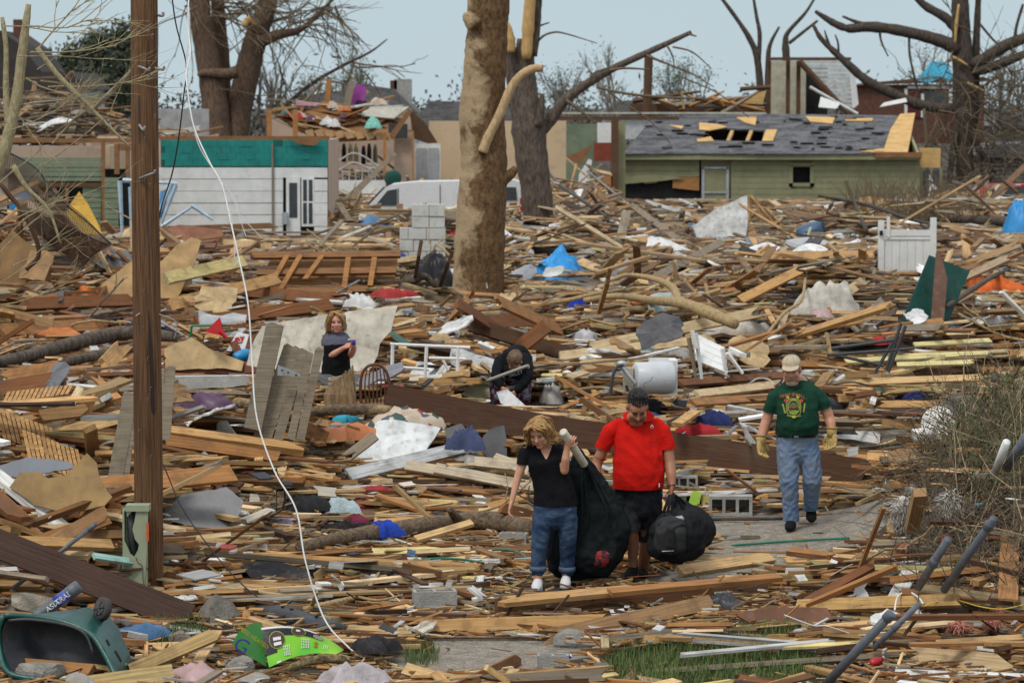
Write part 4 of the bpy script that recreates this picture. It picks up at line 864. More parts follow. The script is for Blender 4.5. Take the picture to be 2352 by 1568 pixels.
def garment(name, par, parts, m, voxel=.009, smooth=6, disp=.004, dsize=.05, seed=1, cuts=()):
    me = remesh(clean(parts), voxel, smooth, disp, dsize, mats=[m] if not isinstance(m, list) else m, org=par.location, name=name, seed=seed)
    if cuts:                                                 # open hems: (place, direction out of the hem, reach)
        bm = bmesh.new(); bm.from_mesh(me)
        for p, d, r in cuts:
            p = Vector(p) - Vector(par.location); fs = [f for f in bm.faces if (f.calc_center_median() - p).length < r]; ge = list(fs) + list({e for f in fs for e in f.edges}) + list({v for f in fs for v in f.verts})
            bmesh.ops.bisect_plane(bm, geom=ge, plane_co=p, plane_no=Vector(d).normalized(), clear_outer=True)
        bm.to_mesh(me); bm.free()
    return place(name, me, par, par.location)
def shoe(par, m, ms, heel, toe, w=.045, h=.075, name='shoe'):
    heel, toe = Vector(heel), Vector(toe); a = lambda t, z=0: heel.lerp(toe, t) + Vector((0, 0, z)); b = MB()
    b.tube([a(0, .045), a(.12, .05), a(.4, .045), a(.7, .04), a(1.0, .034)], [(w * .85, .048), (w * .98, .055), (w * 1.05, .05), (w * 1.15, .042), (w * .85, .032)], 12, True, (0, 0, 1), True)
    b.tube([a(.12, .05), a(.10, .05 + h)], [w * .85, w * .75], 12, True, None)
    o = place(name, remesh(b, .007, 4, mats=[m], org=par.location, name=name), par, par.location)
    b = MB(); b.tube([a(-.06, .012), a(.2, .012), a(.7, .012), a(1.03, .016)], [(w * .7, .014), (w * .98, .014), (w * 1.12, .014), (w * .6, .012)], 12, True, (0, 0, 1), True); b.build('sole', ms, o, True)
    for t in (.38, .48, .58):
        b = MB(); side = (toe - heel).normalized().cross(Vector((0, 0, 1))); b.tube([a(t, .088 - (t - .3) * .07) + side * .025, a(t, .094 - (t - .3) * .07), a(t, .088 - (t - .3) * .07) - side * .025], .004, 5); b.build('lace', ms, o)
    return o
BLKS = clothmat('black_rubber', (.02, .02, .022)); WHS = clothmat('white_shoe', (.75, .76, .78), (.6, .62, .66))
# ---- woman in black T-shirt
def c1(cx, cy, Y): return D(1139.25 + .31642 * cx, 882 + .31642 * cy, Y)
Y1 = 27.6; P = lambda x, y, d=0: c1(x, y, Y1 + d)
FAIR = skinmat('fair_skin', (.60, .33, .22)); TAN_ = skinmat('tan_skin', (.36, .175, .10)); RUD = skinmat('ruddy_skin', (.55, .29, .19))
base = P(410, 1500); base.z = .02
w1 = thing('person', 'blonde woman in black T-shirt and cropped jeans carrying a black sack', 'person', base)
hf = headframe(P(312, 352, -.10), -18, 22, -6, 1.0)
armR = [P(228, 490), P(190, 585, -.02), P(160, 670, -.03), P(135, 770, -.06), P(112, 862, -.08)]
armL = [P(470, 470, .02), P(490, 560, -.06), P(497, 625, -.12)]; foreL = [P(497, 625, -.12), P(505, 540, -.16), P(517, 455, -.17)]
legs = lambda: None
body(w1, [([P(340, 470, .02), P(335, 420, -.03), P(325, 385, -.06)], [(.06, .06), (.05, .055), (.05, .055)]), ([P(350, 460, .03), P(355, 520, 0), P(380, 640, .02), P(420, 800, .03)], [(.12, .07), (.14, .09), (.14, .09), (.14, .09)]),
           (armR, [.036, .041, .036, .030, .022]), (armL, [.036, .041, .038]), (foreL, [.040, .036, .025]),
           ([P(390, 800, .03), P(345, 960, .03), P(318, 1130, 0), P(310, 1250, .02), P(303, 1340, .03), P(303, 1440, .03), P(300, 1490, .0)], [.06, .065, .055, .05, .047, .034, .034]), ([P(470, 800, .03), P(515, 960, .03), P(522, 1110, .04), P(525, 1250, .1), P(512, 1340, .12), P(510, 1430, .12), P(506, 1475, .09)], [.06, .065, .055, .05, .047, .034, .034])],
     [(P(112, 862, -.08), (-.25, -.25, -1), (.9, -.1, -.1), -1, .95, .5), (P(517, 455, -.17), (.35, -.25, .75), (.2, 1, .1), -1, .95, 1.1)], FAIR, .0065, 4, (hf,))
face(w1, hf, mat('blond_brow', (.30, .18, .08), .8), (.42, .12, .10), .004)
BT = clothmat('black_tee', (.006, .006, .008), (.016, .016, .02), 6)
sh = garment('t_shirt', w1, [([P(352, 462, .04), P(350, 490, .02), P(362, 560, -.01), P(395, 660, .01), P(420, 760, .02), P(432, 870, .03), P(432, 900, .03)], [(.14, .075), (.168, .1), (.178, .135), (.17, .125), (.182, .14), (.2, .155), (.203, .158)]),
                             ([P(240, 470, .02), P(212, 500, 0), P(195, 575, -.02), P(190, 605, -.02)], [.058, .062, .057, .056]), ([P(450, 472, .03), P(484, 498, 0), P(493, 550, -.04), P(496, 580, -.06)], [.058, .061, .054, .053])], BT, .008, 5, .004, .06, 2, [(P(432, 872, .03), (0, 0, -1), .4), (P(194, 582, -.02), (-.1, 0, -1), .075), (P(494, 560, -.05), (.03, 0, -1), .075)])
b = MB(); vv = [P(300, 455, -.5), P(330, 520, -.5), P(362, 545, -.5), P(395, 510, -.5), P(410, 440, -.5), P(370, 425, -.5), P(330, 430, -.5)]; N = 10; gv = []; gf = []
for i in range(N + 1):
    t = i / N; yv = lerp(440, 540, t); xl = lerp(312, 360, t ** 1.4); xr = lerp(408, 368, t ** 1.4)
    for j in range(9): gv.append(tuple(P(lerp(xl, xr, j / 8), yv, -.1)))
for i in range(N):
    for j in range(8): gf.append((i * 9 + j, i * 9 + j + 1, (i + 1) * 9 + j + 1, (i + 1) * 9 + j))
wrapdecal('neckline', FAIR, w1, sh, (gv, gf), None, .003)
JN = clothmat('blue_jeans', (.015, .035, .085), (.10, .16, .26), 5, .85)
je = garment('jeans', w1, [([P(430, 860, .03), P(432, 900, .03), P(430, 950, .03)], [(.17, .12), (.185, .13), (.18, .13)]),
                           ([P(350, 900, .03), P(335, 1000, .02), P(318, 1130, .0), P(308, 1250, .03), P(306, 1345, .04)], [(.095, .12), (.09, .105), (.076, .082), (.068, .072), (.066, .068)]), ([P(508, 900, .03), P(520, 1000, .03), P(522, 1110, .04), P(520, 1240, .11), P(516, 1345, .13)], [(.095, .12), (.09, .105), (.078, .082), (.07, .072), (.068, .068)])], JN, .008, 4, .004, .045, 4)
for q in ((306, 1318, 1352, .04), (516, 1322, 1356, .13)):
    b = MB(); b.tube([P(q[0], q[1], q[3]), P(q[0], q[2], q[3])], .076, 18); b.build('rolled_cuff', clothmat('cuff_denim', (.11, .16, .23)), je, True)
shoe(w1, WHS, WHS, P(306, 1475, .06) , P(292, 1512, -.14), .045, .03); shoe(w1, WHS, WHS, P(508, 1458, .14), P(500, 1492, -.07), .045, .03)
def locks(par, fr, m, n, rows, seed, cap=(.083, .102, .09), thick=.009, capc=(0, .02, .042)):
    """hair: a scalp cap plus many tapered locks following guide curves"""
    f, M, s = fr; rr = random.Random(seed); b = MB(); b.ell(f(*capc), tuple(k * s for k in cap), 20, 14, M)
    for _ in range(n):
        g = rr.choice(rows); j = lambda q, a: (q[0] + rr.gauss(0, a), q[1] + rr.gauss(0, a), q[2] + rr.gauss(0, a * .8)); o = rr.gauss(0, .012)
        pts = bez([f(*j((q[0] + o, q[1] + o, q[2]), .004 + .003 * i)) for i, q in enumerate(g)], 3); k = len(pts)
        b.tube(pts, [(thick * s * (1 - .75 * i / (k - 1)) * (1.5), thick * s * (1 - .7 * i / (k - 1)) * .8) for i in range(k)], 6)
    return b.build('hair', m, par, True)
BL = hairmat('blond_hair', (.62, .41, .17), (.34, .19, .075))
g = [[(k * .012, -.05, .122), (k * .05, -.062, .10), (k * .085, -.038, .05), (k * .094, -.02, -.02), (k * .096, -.012, -.075), (k * .12, -.008, -.098)] for k in (-1, 1)]
g += [[(k * .01, .0, .132), (k * .06, -.02, .11), (k * .09, .0, .04), (k * .096, .01, -.04), (k * .098, .02, -.10), (k * .125, .02, -.118)] for k in (-1, 1)] + [[(k * .02, .05, .125), (k * .06, .08, .08), (k * .075, .10, 0), (k * .07, .10, -.08), (k * .085, .11, -.12)] for k in (-1, 1)] + [[(0, .06, .125), (0, .11, .07), (0, .12, -.02), (.0, .115, -.11)], [(.01, -.06, .12), (-.02, -.088, .108), (-.055, -.08, .088), (-.084, -.048, .045), (-.095, -.028, -.03)], [(.015, -.06, .12), (.04, -.085, .10), (.07, -.068, .065), (.088, -.035, .0)]]
locks(w1, hf, BL, 230, g, 3)
# ---- sack and pipe
sk = thing('black_sack', 'big black cloth sack sagging between the woman in black and the man in red', 'sack', c1(640, 1370, 27.95))
S = lambda x, y, d=0: c1(x, y, 27.9 + d)
SB = clothmat('black_sacking', (.007, .010, .011), (.022, .030, .032), 7, .7)
place('cloth', remesh(clean([([S(600, 500, -.1), S(600, 600, -.06), S(620, 760, 0), S(660, 930, 0), S(665, 1080, 0), S(650, 1210, 0), S(620, 1310, .02), S(590, 1360, .02)], [(.05, .05), (.10, .08), (.19, .13), (.30, .18), (.36, .22), (.35, .24), (.27, .2), (.14, .12)]), ([S(640, 560, -.05), S(740, 720, .0), S(850, 900, .05), S(900, 1040, .02), S(860, 1180, 0)], [(.05, .05), (.08, .08), (.09, .1), (.1, .12), (.12, .12)]), ([S(450, 1200, .05), S(470, 1310, .05), S(520, 1350, .05)], [(.12, .12), (.12, .12), (.1, .1)])]), .013, 5, .006, .05, mats=[SB], org=sk.location, name='cloth', seed=6), sk, sk.location)
for i in (1, 2, 5, 6):
    a = .5 + i * .1; b = MB(); b.tube(bez([S(612 + i * 6, 560, -.13), S(600 + i * 24, 720, -.14), S(580 + i * 45, 930, -.2), S(560 + i * 45, 1080, -.225)], 4), [.012, .016, .018, .016, .014, .013, .012, .011, .01, .008, .006, .005, .004], 6); b.build('fold', SB, sk, True)
# red plaid bundle showing through a tear
b = MB(); b.ell(S(765, 1262, -.18), (.075, .07, .085), 14, 10, Matrix.Rotation(.6, 3, 'Y'))
m, n, l, p = newmat('red_plaid'); tc = n.new('ShaderNodeTexCoord'); ck = n.new('ShaderNodeTexChecker'); ck.inputs['Scale'].default_value = 26; ck.inputs[1].default_value = (.28, .02, .018, 1); ck.inputs[2].default_value = (.03, .012, .015, 1); l.new(tc.outputs['Object'], ck.inputs[0]); l.new(ck.outputs[0], p.inputs[0]); p.inputs['Roughness'].default_value = .9
tag(place('plaid_shirt', remesh(b, .008, 2, .008, .02, mats=[m], org=S(765, 1262, -.2), name='plaid_shirt'), None, S(765, 1262, -.2)), 'red and black plaid shirt poking out of the black sack', 'shirt')
pi = thing('plastic_pipe', 'off white plastic pipe gripped by the woman in black', 'pipe', P(560, 450, -.12)); PV = mat('cream_pvc', (.60, .56, .46), .5, var=.1, dirtamt=.3)
b = MB(); q0, q1 = P(487, 345, -.25), P(640, 580, .1); ax = (q1 - q0).normalized(); n_ = 16
b.tube([q0 + ax * .14, q0, q0 - ax * .001, q0 + ax * .002, q1], [.022, .026, .034, .036, .036], n_, False); b.build('tube', PV, pi, True)
b = MB(); b.tube([q0 + ax * .05, q0 + ax * .052], .026, 14); b.build('bore', DGREY, pi)
# ---- man in red polo
Y2 = 28.15; P = lambda x, y, d=0: c1(x, y, Y2 + d)
base = P(1010, 1430); base.z = .02
m1 = thing('person', 'heavy man in red polo shirt and dark shorts looking down', 'person', base)
hf = headframe(P(1026, 172, -.14), 6, 34, 2, 1.14)
armR = [P(860, 340, 0), P(795, 430, .03), P(735, 570, .03), P(725, 620, 0), P(745, 690, -.05)]; armL = [P(1195, 340, 0), P(1240, 430, -.02), P(1262, 570, -.06), P(1272, 660, -.12), P(1278, 735, -.16)]
body(m1, [([P(1030, 270, .04), P(1030, 240, -.02), P(1028, 215, -.06)], [(.085, .08), (.08, .08), (.078, .08)]), ([P(1030, 270, .05), P(1030, 400, .02), P(1030, 600, 0), P(1030, 780, .03)], [(.17, .1), (.2, .14), (.2, .16), (.18, .15)]), (armR, [.035, .053, .05, .05, .034]), (armL, [.035, .053, .052, .047, .034]), ([P(860, 340, 0), P(1030, 330, .03), P(1195, 340, 0)], [.035, .06, .035]),
           ([P(975, 780, .02), P(960, 880, 0), P(985, 980, -.05), P(990, 1090, -.07), P(995, 1180, -.03), P(992, 1280, 0), P(990, 1350, .0), P(985, 1400, -.03)], [.09, .085, .065, .058, .056, .042, .036, .036]), ([P(1085, 780, .03), P(1110, 900, .05), P(1100, 1050, .1), P(1090, 1150, .12), P(1082, 1240, .2), P(1062, 1330, .28), P(1056, 1390, .3)], [.09, .085, .068, .062, .06, .045, .038])],
     [(P(745, 690, -.05), (.2, -.3, -.9), (1, -.2, .1), 1, 1.1, 1.2), (P(1278, 735, -.16), (-.08, -.05, -1), (-1, .1, 0), 1, 1.12, 1.3, 1.1)], TAN_, .0075, 4, (hf, 1.15, 1))
face(m1, hf, mat('black_brow', (.02, .016, .014), .8), (.22, .07, .055), .0035)
f_, M_, s_ = hf
b = MB(); b.tube([f_(-.03, -.094, -.050), f_(0, -.104, -.046), f_(.03, -.094, -.050)], [.004, .0055, .004], 6, True, None, True); b.build('moustache', mat('black_brow', (.02, .016, .014), .8), m1, True)
RT = clothmat('red_polo', (.66, .012, .006), (.48, .008, .005), 4, .6)
sh = garment('polo_shirt', m1, [([P(1030, 235, .06), P(1030, 270, .04), P(1032, 400, 0), P(1035, 530, -.04), P(1036, 640, -.055), P(1032, 735, -.04), P(1032, 785, -.03)], [(.10, .09), (.185, .12), (.218, .165), (.23, .195), (.236, .205), (.228, .2), (.226, .198)]),
                                ([P(890, 290, .03), P(835, 335, .01), P(797, 410, .02), P(775, 462, .03), P(762, 500, .03)], [.055, .07, .071, .073, .074]), ([P(1165, 288, .03), P(1212, 338, 0), P(1238, 410, -.02), P(1248, 462, -.02), P(1254, 500, -.02)], [.055, .07, .071, .072, .073])], RT, .009, 5, .006, .065, 3, [(P(1032, 752, -.04), (0, 0, -1), .45), (P(772, 468, .03), (-.3, 0, -1), .1), (P(1249, 468, -.02), (.12, 0, -1), .1)])
for k, (x0, x1, x2, y0, y1, y2) in ((-1, (1005, 935, 960, 285, 235, 195)), (1, (1040, 1135, 1105, 285, 240, 195))):
    gv = [tuple(P(x, y, -.2)) for x, y in ((x0, y0), (x1, y1 - 5), (x1 + k * 25, y1 + 12), (x0 - k * -25, y0 + 20))]; b = MB(); b.prism([P(x0, y0, -.155), P(x1, y1 + 22, -.10), P(x1 + k * 18, y1 - 8, -.05), P(x2, y2, -.03)], (0, .02, .006)); b.build('collar', RT, sh)
gv, gf = [], []
for i in range(7):
    w_ = lerp(20, 2, i / 6); y = lerp(262, 320, i / 6); gv += [tuple(P(1028 - w_, y, -.2)), tuple(P(1028 + w_, y, -.2))]
for i in range(6): gf.append((2 * i, 2 * i + 1, 2 * i + 3, 2 * i + 2))
wrapdecal('open_placket', TAN_, m1, sh, (gv, gf), None, .004)
ring = lambda cx, cy, r, d=-.3, n=12: ([tuple(P(cx + r * math.cos(6.283 * i / n), cy + r * 1.15 * math.sin(6.283 * i / n), d)) for i in range(n)], [tuple(range(n))])
wrapdecal('chest_emblem', mat('emblem_white', (.7, .66, .66), .8), sh, sh, ring(1140, 326, 12), None, .004); wrapdecal('chest_emblem', mat('emblem_grey', (.25, .05, .06), .8), sh, sh, ring(1140, 330, 6), None, .006)
b = MB(); b.box(P(1185, 732, -.19), (.008, .004, .035)); b.build('side_tag', WHITE, sh)
SH = clothmat('charcoal_shorts', (.035, .036, .042), (.014, .014, .017), 14, 1.0)
so2 = garment('shorts', m1, [([P(1032, 720, .02), P(1030, 800, .02), P(1030, 870, .02)], [(.222, .175), (.225, .18), (.215, .17)]), ([P(945, 860, .02), P(965, 960, -.03), P(980, 1055, -.06), P(984, 1090, -.065)], [(.118, .135), (.112, .12), (.092, .1), (.09, .1)]), ([P(1115, 860, .03), P(1112, 980, .07), P(1098, 1130, .12), P(1094, 1165, .13)], [(.118, .135), (.112, .12), (.092, .1), (.09, .1)])], SH, .009, 4, .006, .04, 7, [(P(982, 1062, -.06), (0, 0, -1), .14), (P(1098, 1138, .12), (0, 0, -1), .14)])
b = MB(); b.box(P(905, 900, -.1), (.05, .06, .14)); b.build('cargo_pocket', SH, so2)
sn = clothmat('black_trainer', (.012, .012, .013)); rs = clothmat('red_sole', (.35, .02, .02))
shoe(m1, sn, rs, P(1000, 1375, .08), P(968, 1432, -.17), .052, .05); shoe(m1, sn, sn, P(1058, 1395, .36), P(1062, 1420, .12), .05, .05)
b = MB(); b.tube([P(990, 1325, .03), P(1000, 1300, .03), P(1015, 1296, .03), P(1020, 1315, .04)], .004, 5); b.build('heel_loop', sn, m1)
b = MB(); c_ = P(1276, 728, -.155); b.tube([c_ + Vector((.042 * math.cos(a), .038 * math.sin(a), .006 * math.cos(a))) for a in np.linspace(0, 6.28, 17)], .006, 6); b.build('wristband', DGREY, m1, True)
HB = hairmat('black_hair', (.045, .038, .034), (.012, .010, .010))
f_, M_, s_ = hf
b = MB(); b.ell(f_(0, .03, .052), (.081 * s_, .093 * s_, .083 * s_), 20, 14, M_); rr = random.Random(2)
for _ in range(420):
    th, ph = rr.uniform(0, 6.283), rr.uniform(0, 1.35); x, y, z = .084 * math.sin(ph) * math.cos(th), .022 + .098 * math.sin(ph) * math.sin(th), .05 + .088 * math.cos(ph)
    b.tube([f_(x * .98, y - .012, z), f_(x * 1.03, y + .012, z * 1.02 + .004), f_(x * 1.02, y + .034, z * 1.0)], [.004, .005, .001], 4)
b.build('hair', HB, m1, True)
# ---- duffel bag
df = thing('duffel_bag', 'stuffed black duffel bag hanging from the hand of the man in red', 'bag', P(1340, 1290)); B_ = clothmat('black_nylon', (.012, .013, .015), (.03, .032, .036), 8, .8); BG = clothmat('grey_nylon', (.045, .047, .05), (.03, .03, .033), 9)
Q = lambda x, y, d=0: c1(x, y, 27.95 + d)
place('bag_body', remesh(clean([([Q(1235, 1110, -.12), Q(1290, 1090, -.08), Q(1400, 1065, .15), Q(1470, 1060, .32)], [(.20, .15), (.225, .18), (.23, .2), (.18, .16)]), ([Q(1180, 1180, -.1), Q(1300, 1200, -.05), Q(1420, 1180, .1)], [(.11, .12), (.12, .14), (.12, .14)]), ([Q(1330, 880, .1), Q(1400, 960, .15), Q(1460, 1050, .2)], [(.06, .06), (.13, .12), (.15, .14)])]), .012, 6, .009, .06, mats=[B_], org=df.location, name='bag_body', seed=3), df, df.location)
place('end_pocket', remesh(clean([([Q(1270, 1000, -.27), Q(1265, 1080, -.31), Q(1262, 1190, -.28)], [(.13, .05), (.14, .06), (.14, .06)])]), .01, 5, .006, .05, mats=[BG], org=df.location, name='end_pocket'), df, df.location)
b = MB(); b.tube([Q(1175, 1020, -.3), Q(1270, 1065, -.36), Q(1365, 1015, -.3)], [(.012, .02)] * 3, 8); b.build('zip_flap', B_, df, True)
b = MB(); b.box(Q(1262, 1120, -.375), (.085, .012, .15)); b.build('mesh_panel', BLACK, df)
b = MB(); b.tube([Q(1205, 1212, -.36), Q(1290, 1208, -.36)], .004, 5); b.build('zip', METAL, df)
for pts in ([(1262, 800, -.2), (1240, 860, -.25), (1215, 935, -.26)], [(1272, 802, -.2), (1262, 860, -.25), (1245, 930, -.27)], [(1285, 800, -.14), (1330, 850, -.05), (1392, 960, 0)], [(1290, 800, -.14), (1282, 880, -.18), (1275, 940, -.25)], [(1282, 795, -.14), (1345, 840, 0), (1380, 885, .08)]):
    b = MB(); b.tube(bez([Q(*t) for t in pts], 4), [(.014, .004)] * 9, 6, True, (0, 1, 0)); b.build('strap', B_, df, True)
b = MB(); b.ell(Q(1312, 985, -.24), (.05, .04, .03)); b.ell(Q(1340, 975, -.22), (.03, .03, .025)); tag(place('stuffed_cloth', remesh(b, .007, 1, .006, .012, mats=[clothmat('grey_white_cloth', (.45, .43, .43))], org=Q(1312, 985, -.2), name='stuffed_cloth'), None, Q(1312, 985, -.2)), 'crumpled pale cloth sticking out of the duffel bag', 'cloth')
# ---- man in green shirt
def c2(cx, cy, Y): return D(1708.9 + .28711 * cx, 790.1 + .28711 * cy, Y)
Y3 = 31.3; P = lambda x, y, d=0: c2(x, y, Y3 + d)
base = P(430, 1500); base.z = .0
m2 = thing('person', 'man in dark green T-shirt, jeans, cap and work gloves walking', 'person', base)
hf = headframe(P(382, 205, -.06), -12, 13, -2, 1.10)
armR = [P(265, 420, 0), P(210, 510, .02), P(180, 610, .02), P(155, 690, 0), P(136, 760, -.03)]; armL = [P(575, 410, 0), P(645, 495, .02), P(682, 590, .02), P(695, 640, -.02), P(702, 705, -.06)]
body(m2, [([P(400, 330, .05), P(395, 280, .0), P(390, 250, -.02)], [(.085, .08), (.078, .08), (.075, .08)]), ([P(408, 315, .05), P(425, 500, .02), P(430, 700, .02)], [(.14, .1), (.19, .13), (.19, .13)]), (armR, [.05, .056, .053, .052, .036]), (armL, [.05, .056, .053, .05, .036]), ([P(265, 420, 0), P(415, 400, .03), P(575, 410, 0)], [.045, .06, .045])], [], RUD, .0075, 4, (hf, 1.1, 1))
face(m2, hf, mat('grey_brow', (.12, .08, .06), .8), (.36, .12, .10), .0035)
f_, M_, s_ = hf; b = MB(); b.ell(f_(0, -.074, -.108), (.034 * s_, .026 * s_, .026 * s_), 12, 8, M_)
for k in (-1, 1): b.tube([f_(k * .030, -.086, -.056), f_(k * .036, -.078, -.08), f_(k * .026, -.082, -.105)], [.006, .007, .006], 6)
b.tube([f_(-.03, -.092, -.052), f_(0, -.101, -.049), f_(.03, -.092, -.052)], [.005, .005, .005], 6); place('goatee', remesh(b, .005, 2, .002, .006, mats=[hairmat('grey_beard', (.55, .50, .45), (.30, .22, .16))], org=m2.location, name='goatee'), m2, m2.location)
b = MB(); b.ell(f_(0, .03, .01), (.081 * s_, .088 * s_, .07 * s_), 16, 12, M_); b.build('hair', hairmat('grey_brown_hair', (.16, .12, .09), (.08, .06, .05)), m2, True)
CP = clothmat('khaki_cap', (.60, .50, .36), (.48, .40, .29), 12)
b = MB(); b.ell(f_(0, .008, .062), (.088 * s_, .106 * s_, .078 * s_), 22, 14, M_); b.tube([f_(0, -.05, .052), f_(0, -.1, .05), f_(0, -.14, .044), f_(0, -.16, .038)], [(.08 * s_, .010), (.082 * s_, .008), (.07 * s_, .006), (.03 * s_, .004)], 18, True, tuple(M_ @ Vector((0, 0, 1))))
cp = place('cap', remesh(b, .006, 3, mats=[CP], org=m2.location, name='cap'), m2, m2.location)
b = MB(); b.ell(f_(0, .008, .142), (.009, .009, .006)); b.build('button', CP, cp, True)
for a in (0, 60, 120): t = math.radians(a); b = MB(); b.tube([f_(.089 * math.cos(t) * math.cos(q), .008 + .107 * math.sin(t) * math.cos(q), .062 + .079 * math.sin(q)) for q in np.linspace(.15, 2.99, 14)], .0018, 4); b.build('seam', clothmat('cap_seam', (.40, .33, .23)), cp)
GT = clothmat('dark_green_tee', (.012, .062, .036), (.008, .042, .026), 5, .7)
sh = garment('t_shirt', m2, [([P(408, 300, .07), P(410, 330, .05), P(420, 400, .01), P(428, 520, -.03), P(430, 630, -.04), P(424, 712, .0), P(424, 750, .0)], [(.10, .09), (.18, .115), (.217, .15), (.215, .175), (.218, .19), (.213, .175), (.21, .172)]), ([P(300, 368, .03), P(245, 420, .01), P(215, 490, .01), P(206, 540, .02), P(198, 575, .02)], [.052, .066, .068, .07, .07]), ([P(540, 355, .03), P(592, 405, .01), P(630, 470, .01), P(646, 505, .02), P(660, 535, .02)], [.052, .066, .069, .071, .071])], GT, .009, 5, .006, .065, 9, [(P(424, 716, 0), (0, 0, -1), .42), (P(204, 548, .02), (-.25, 0, -1), .1), (P(650, 512, .02), (.35, 0, -1), .1)])
b = MB(); c_ = P(400, 283, -.0); b.tube([f_(.085 * math.cos(a), -.005 + .085 * math.sin(a), -.135 + .02 * math.sin(a)) for a in np.linspace(0, 6.28, 25)], .008, 6); b.build('neck_rib', GT, sh, True)
def printed(txt, cx, cy, size, m, name, arc=0.0, rot=0.0, sx=1.0):
    v, f = text_geo(txt, size); c = P(cx, cy, -.3); V = []
    for q in v:
        x, z = q[0] * sx, q[1]; z -= arc * x * x; ca, sa = math.cos(rot), math.sin(rot); V.append((c.x + x * ca - z * sa, c.y, c.z + x * sa + z * ca))
    return wrapdecal(name, m, sh, sh, (V, f), None, .014 if m is OP else .012)
OP = mat('print_orange', (.58, .17, .06), .8); YP = mat('print_yellow', (.42, .42, .06), .8); GP = mat('print_lime', (.20, .36, .06), .8); RPm = mat('print_red', (.50, .05, .04), .8)
printed('TEAM JEWELL', 400, 425, .043, mat('print_shadow', (.02, .01, .01), .8), 'printed_lettering', 2.2, 0, 1.02); printed('TEAM JEWELL', 399, 423, .041, OP, 'printed_lettering', 2.2, 0, 1.0)
def disc(cx, cy, rx, ry, r0=0.0, n=28, d=-.3, a0=0, a1=6.2832, sq=2.0):
    gv, gf = [], []
    for i in range(n + 1):
        a = lerp(a0, a1, i / n); cx_, sy_ = math.cos(a), math.sin(a); k = (abs(cx_) ** sq + abs(sy_) ** sq) ** (-1 / sq)
        for t in (r0, 1): gv.append(tuple(P(cx + rx * t * k * cx_, cy + ry * t * k * sy_, d)))
    for i in range(n): gf.append((2 * i, 2 * i + 1, 2 * i + 3, 2 * i + 2))
    return gv, gf
def pr(name, m, geo, lift): wrapdecal(name, m, sh, sh, geo, None, lift + .005)
pr('printed_crest', mat('print_olive', (.22, .22, .06), .8), disc(405, 515, 60, 75, .82, sq=3.2), .005); pr('printed_crest', YP, disc(405, 512, 46, 60, .9), .006); pr('printed_crest', mat('print_dark', (.02, .035, .02), .8), disc(405, 512, 41, 53), .0055)
pr('printed_crest', GP, disc(405, 548, 36, 16), .007); pr('printed_crest', YP, disc(385, 556, 16, 9), .0085); pr('printed_crest', RPm, disc(407, 518, 17, 11, 0, 18, -.3, 3.14, 6.28), .0085)
for i in range(9):
    a = math.pi + .35 + i * .305; pr('printed_ray', mat('print_olive', (.22, .22, .06), .8), ([tuple(P(405 + r_ * math.cos(a + e), 525 + r_ * 1.2 * math.sin(a + e), -.3)) for r_, e in ((18, -.05), (41, -.07), (41, .07), (18, .05))], [(0, 1, 2, 3)]), .008)
for (x, y, m_) in ((345, 462, RPm), (468, 460, RPm), (360, 435, YP), (440, 430, YP)): pr('printed_flag', m_, ([tuple(P(x + a, y + c_, -.3)) for a, c_ in ((-13, -8), (2, -14), (14, -6), (10, 12), (-8, 12))], [(0, 1, 2, 3, 4)]), .007)
for x in (372, 438): pr('printed_scroll', mat('print_olive', (.22, .22, .06), .8), disc(x, 580, 26, 8), .006)
pr('printed_scroll', YP, disc(405, 588, 18, 9), .007)
for k in range(6):
    for x, dx in ((322, 3), (494, -2)): pr('printed_script', YP, disc(x + k * dx, 496 + k * 12 - (x > 400) * 10, 7, 5.5, .25, 12), .006)
JB = clothmat('light_jeans', (.165, .26, .43), (.22, .24, .25), 5, .75)
je = garment('jeans', m2, [([P(425, 712, .02), P(425, 760, .02), P(428, 850, .02)], [(.2, .155), (.212, .16), (.205, .155)]), ([P(350, 820, .02), P(352, 950, -.02), P(362, 1090, -.06), P(372, 1250, -.02), P(376, 1410, .02)], [(.115, .135), (.11, .12), (.094, .1), (.08, .085), (.077, .085)]), ([P(510, 820, .03), P(530, 950, .0), P(548, 1090, -.02), P(540, 1200, .08), P(530, 1320, .2)], [(.112, .135), (.106, .12), (.095, .1), (.08, .085), (.07, .08)])], JB, .009, 4, .007, .04, 12, [(P(376, 1418, .02), (0, 0, -1), .13), (P(530, 1330, .2), (0, 0, -1), .13)])
b = MB(); b.tube([P(425, 712, .02), P(425, 738, .02)], [(.206, .163), (.21, .165)], 28, False, (0, 1, 0)); bl = b.build('belt', mat('black_leather', (.012, .011, .011), .4), m2, True)
b = MB(); b.box(P(418, 734, -.16), (.045, .02, .032)); b.build('buckle', METAL, bl)
b = MB(); b.box(P(268, 690, -.03), (.045, .05, .075)); b.build('phone_pouch', mat('black_leather', (.012, .011, .011), .4), m2)
GL = clothmat('yellow_leather', (.62, .44, .17), (.5, .34, .13), 16)
for wv, d, nn, th in ((P(136, 765, -.03), (.06, -.15, -1), (.75, -.6, 0), -1), (P(702, 705, -.06), (-.05, -.2, -1), (-.7, -.7, 0), 1)):
    b = MB(); hand(b, wv + Vector((0, 0, -.015)), d, nn, th, 1.12, .42, 1.55, .8); b.tube([wv + Vector((0, .0, .05)), wv, wv + Vector((0, 0, -.05))], [.056, .05, .045], 14)
    g_ = b.build('work_glove', GL, m2, True); b = MB(); b.tube([wv + Vector((.057 * math.cos(a), .057 * math.sin(a), .048)) for a in np.linspace(0, 6.28, 17)], .006, 5); b.build('cuff_rim', clothmat('glove_rim', (.45, .30, .11)), g_, True)
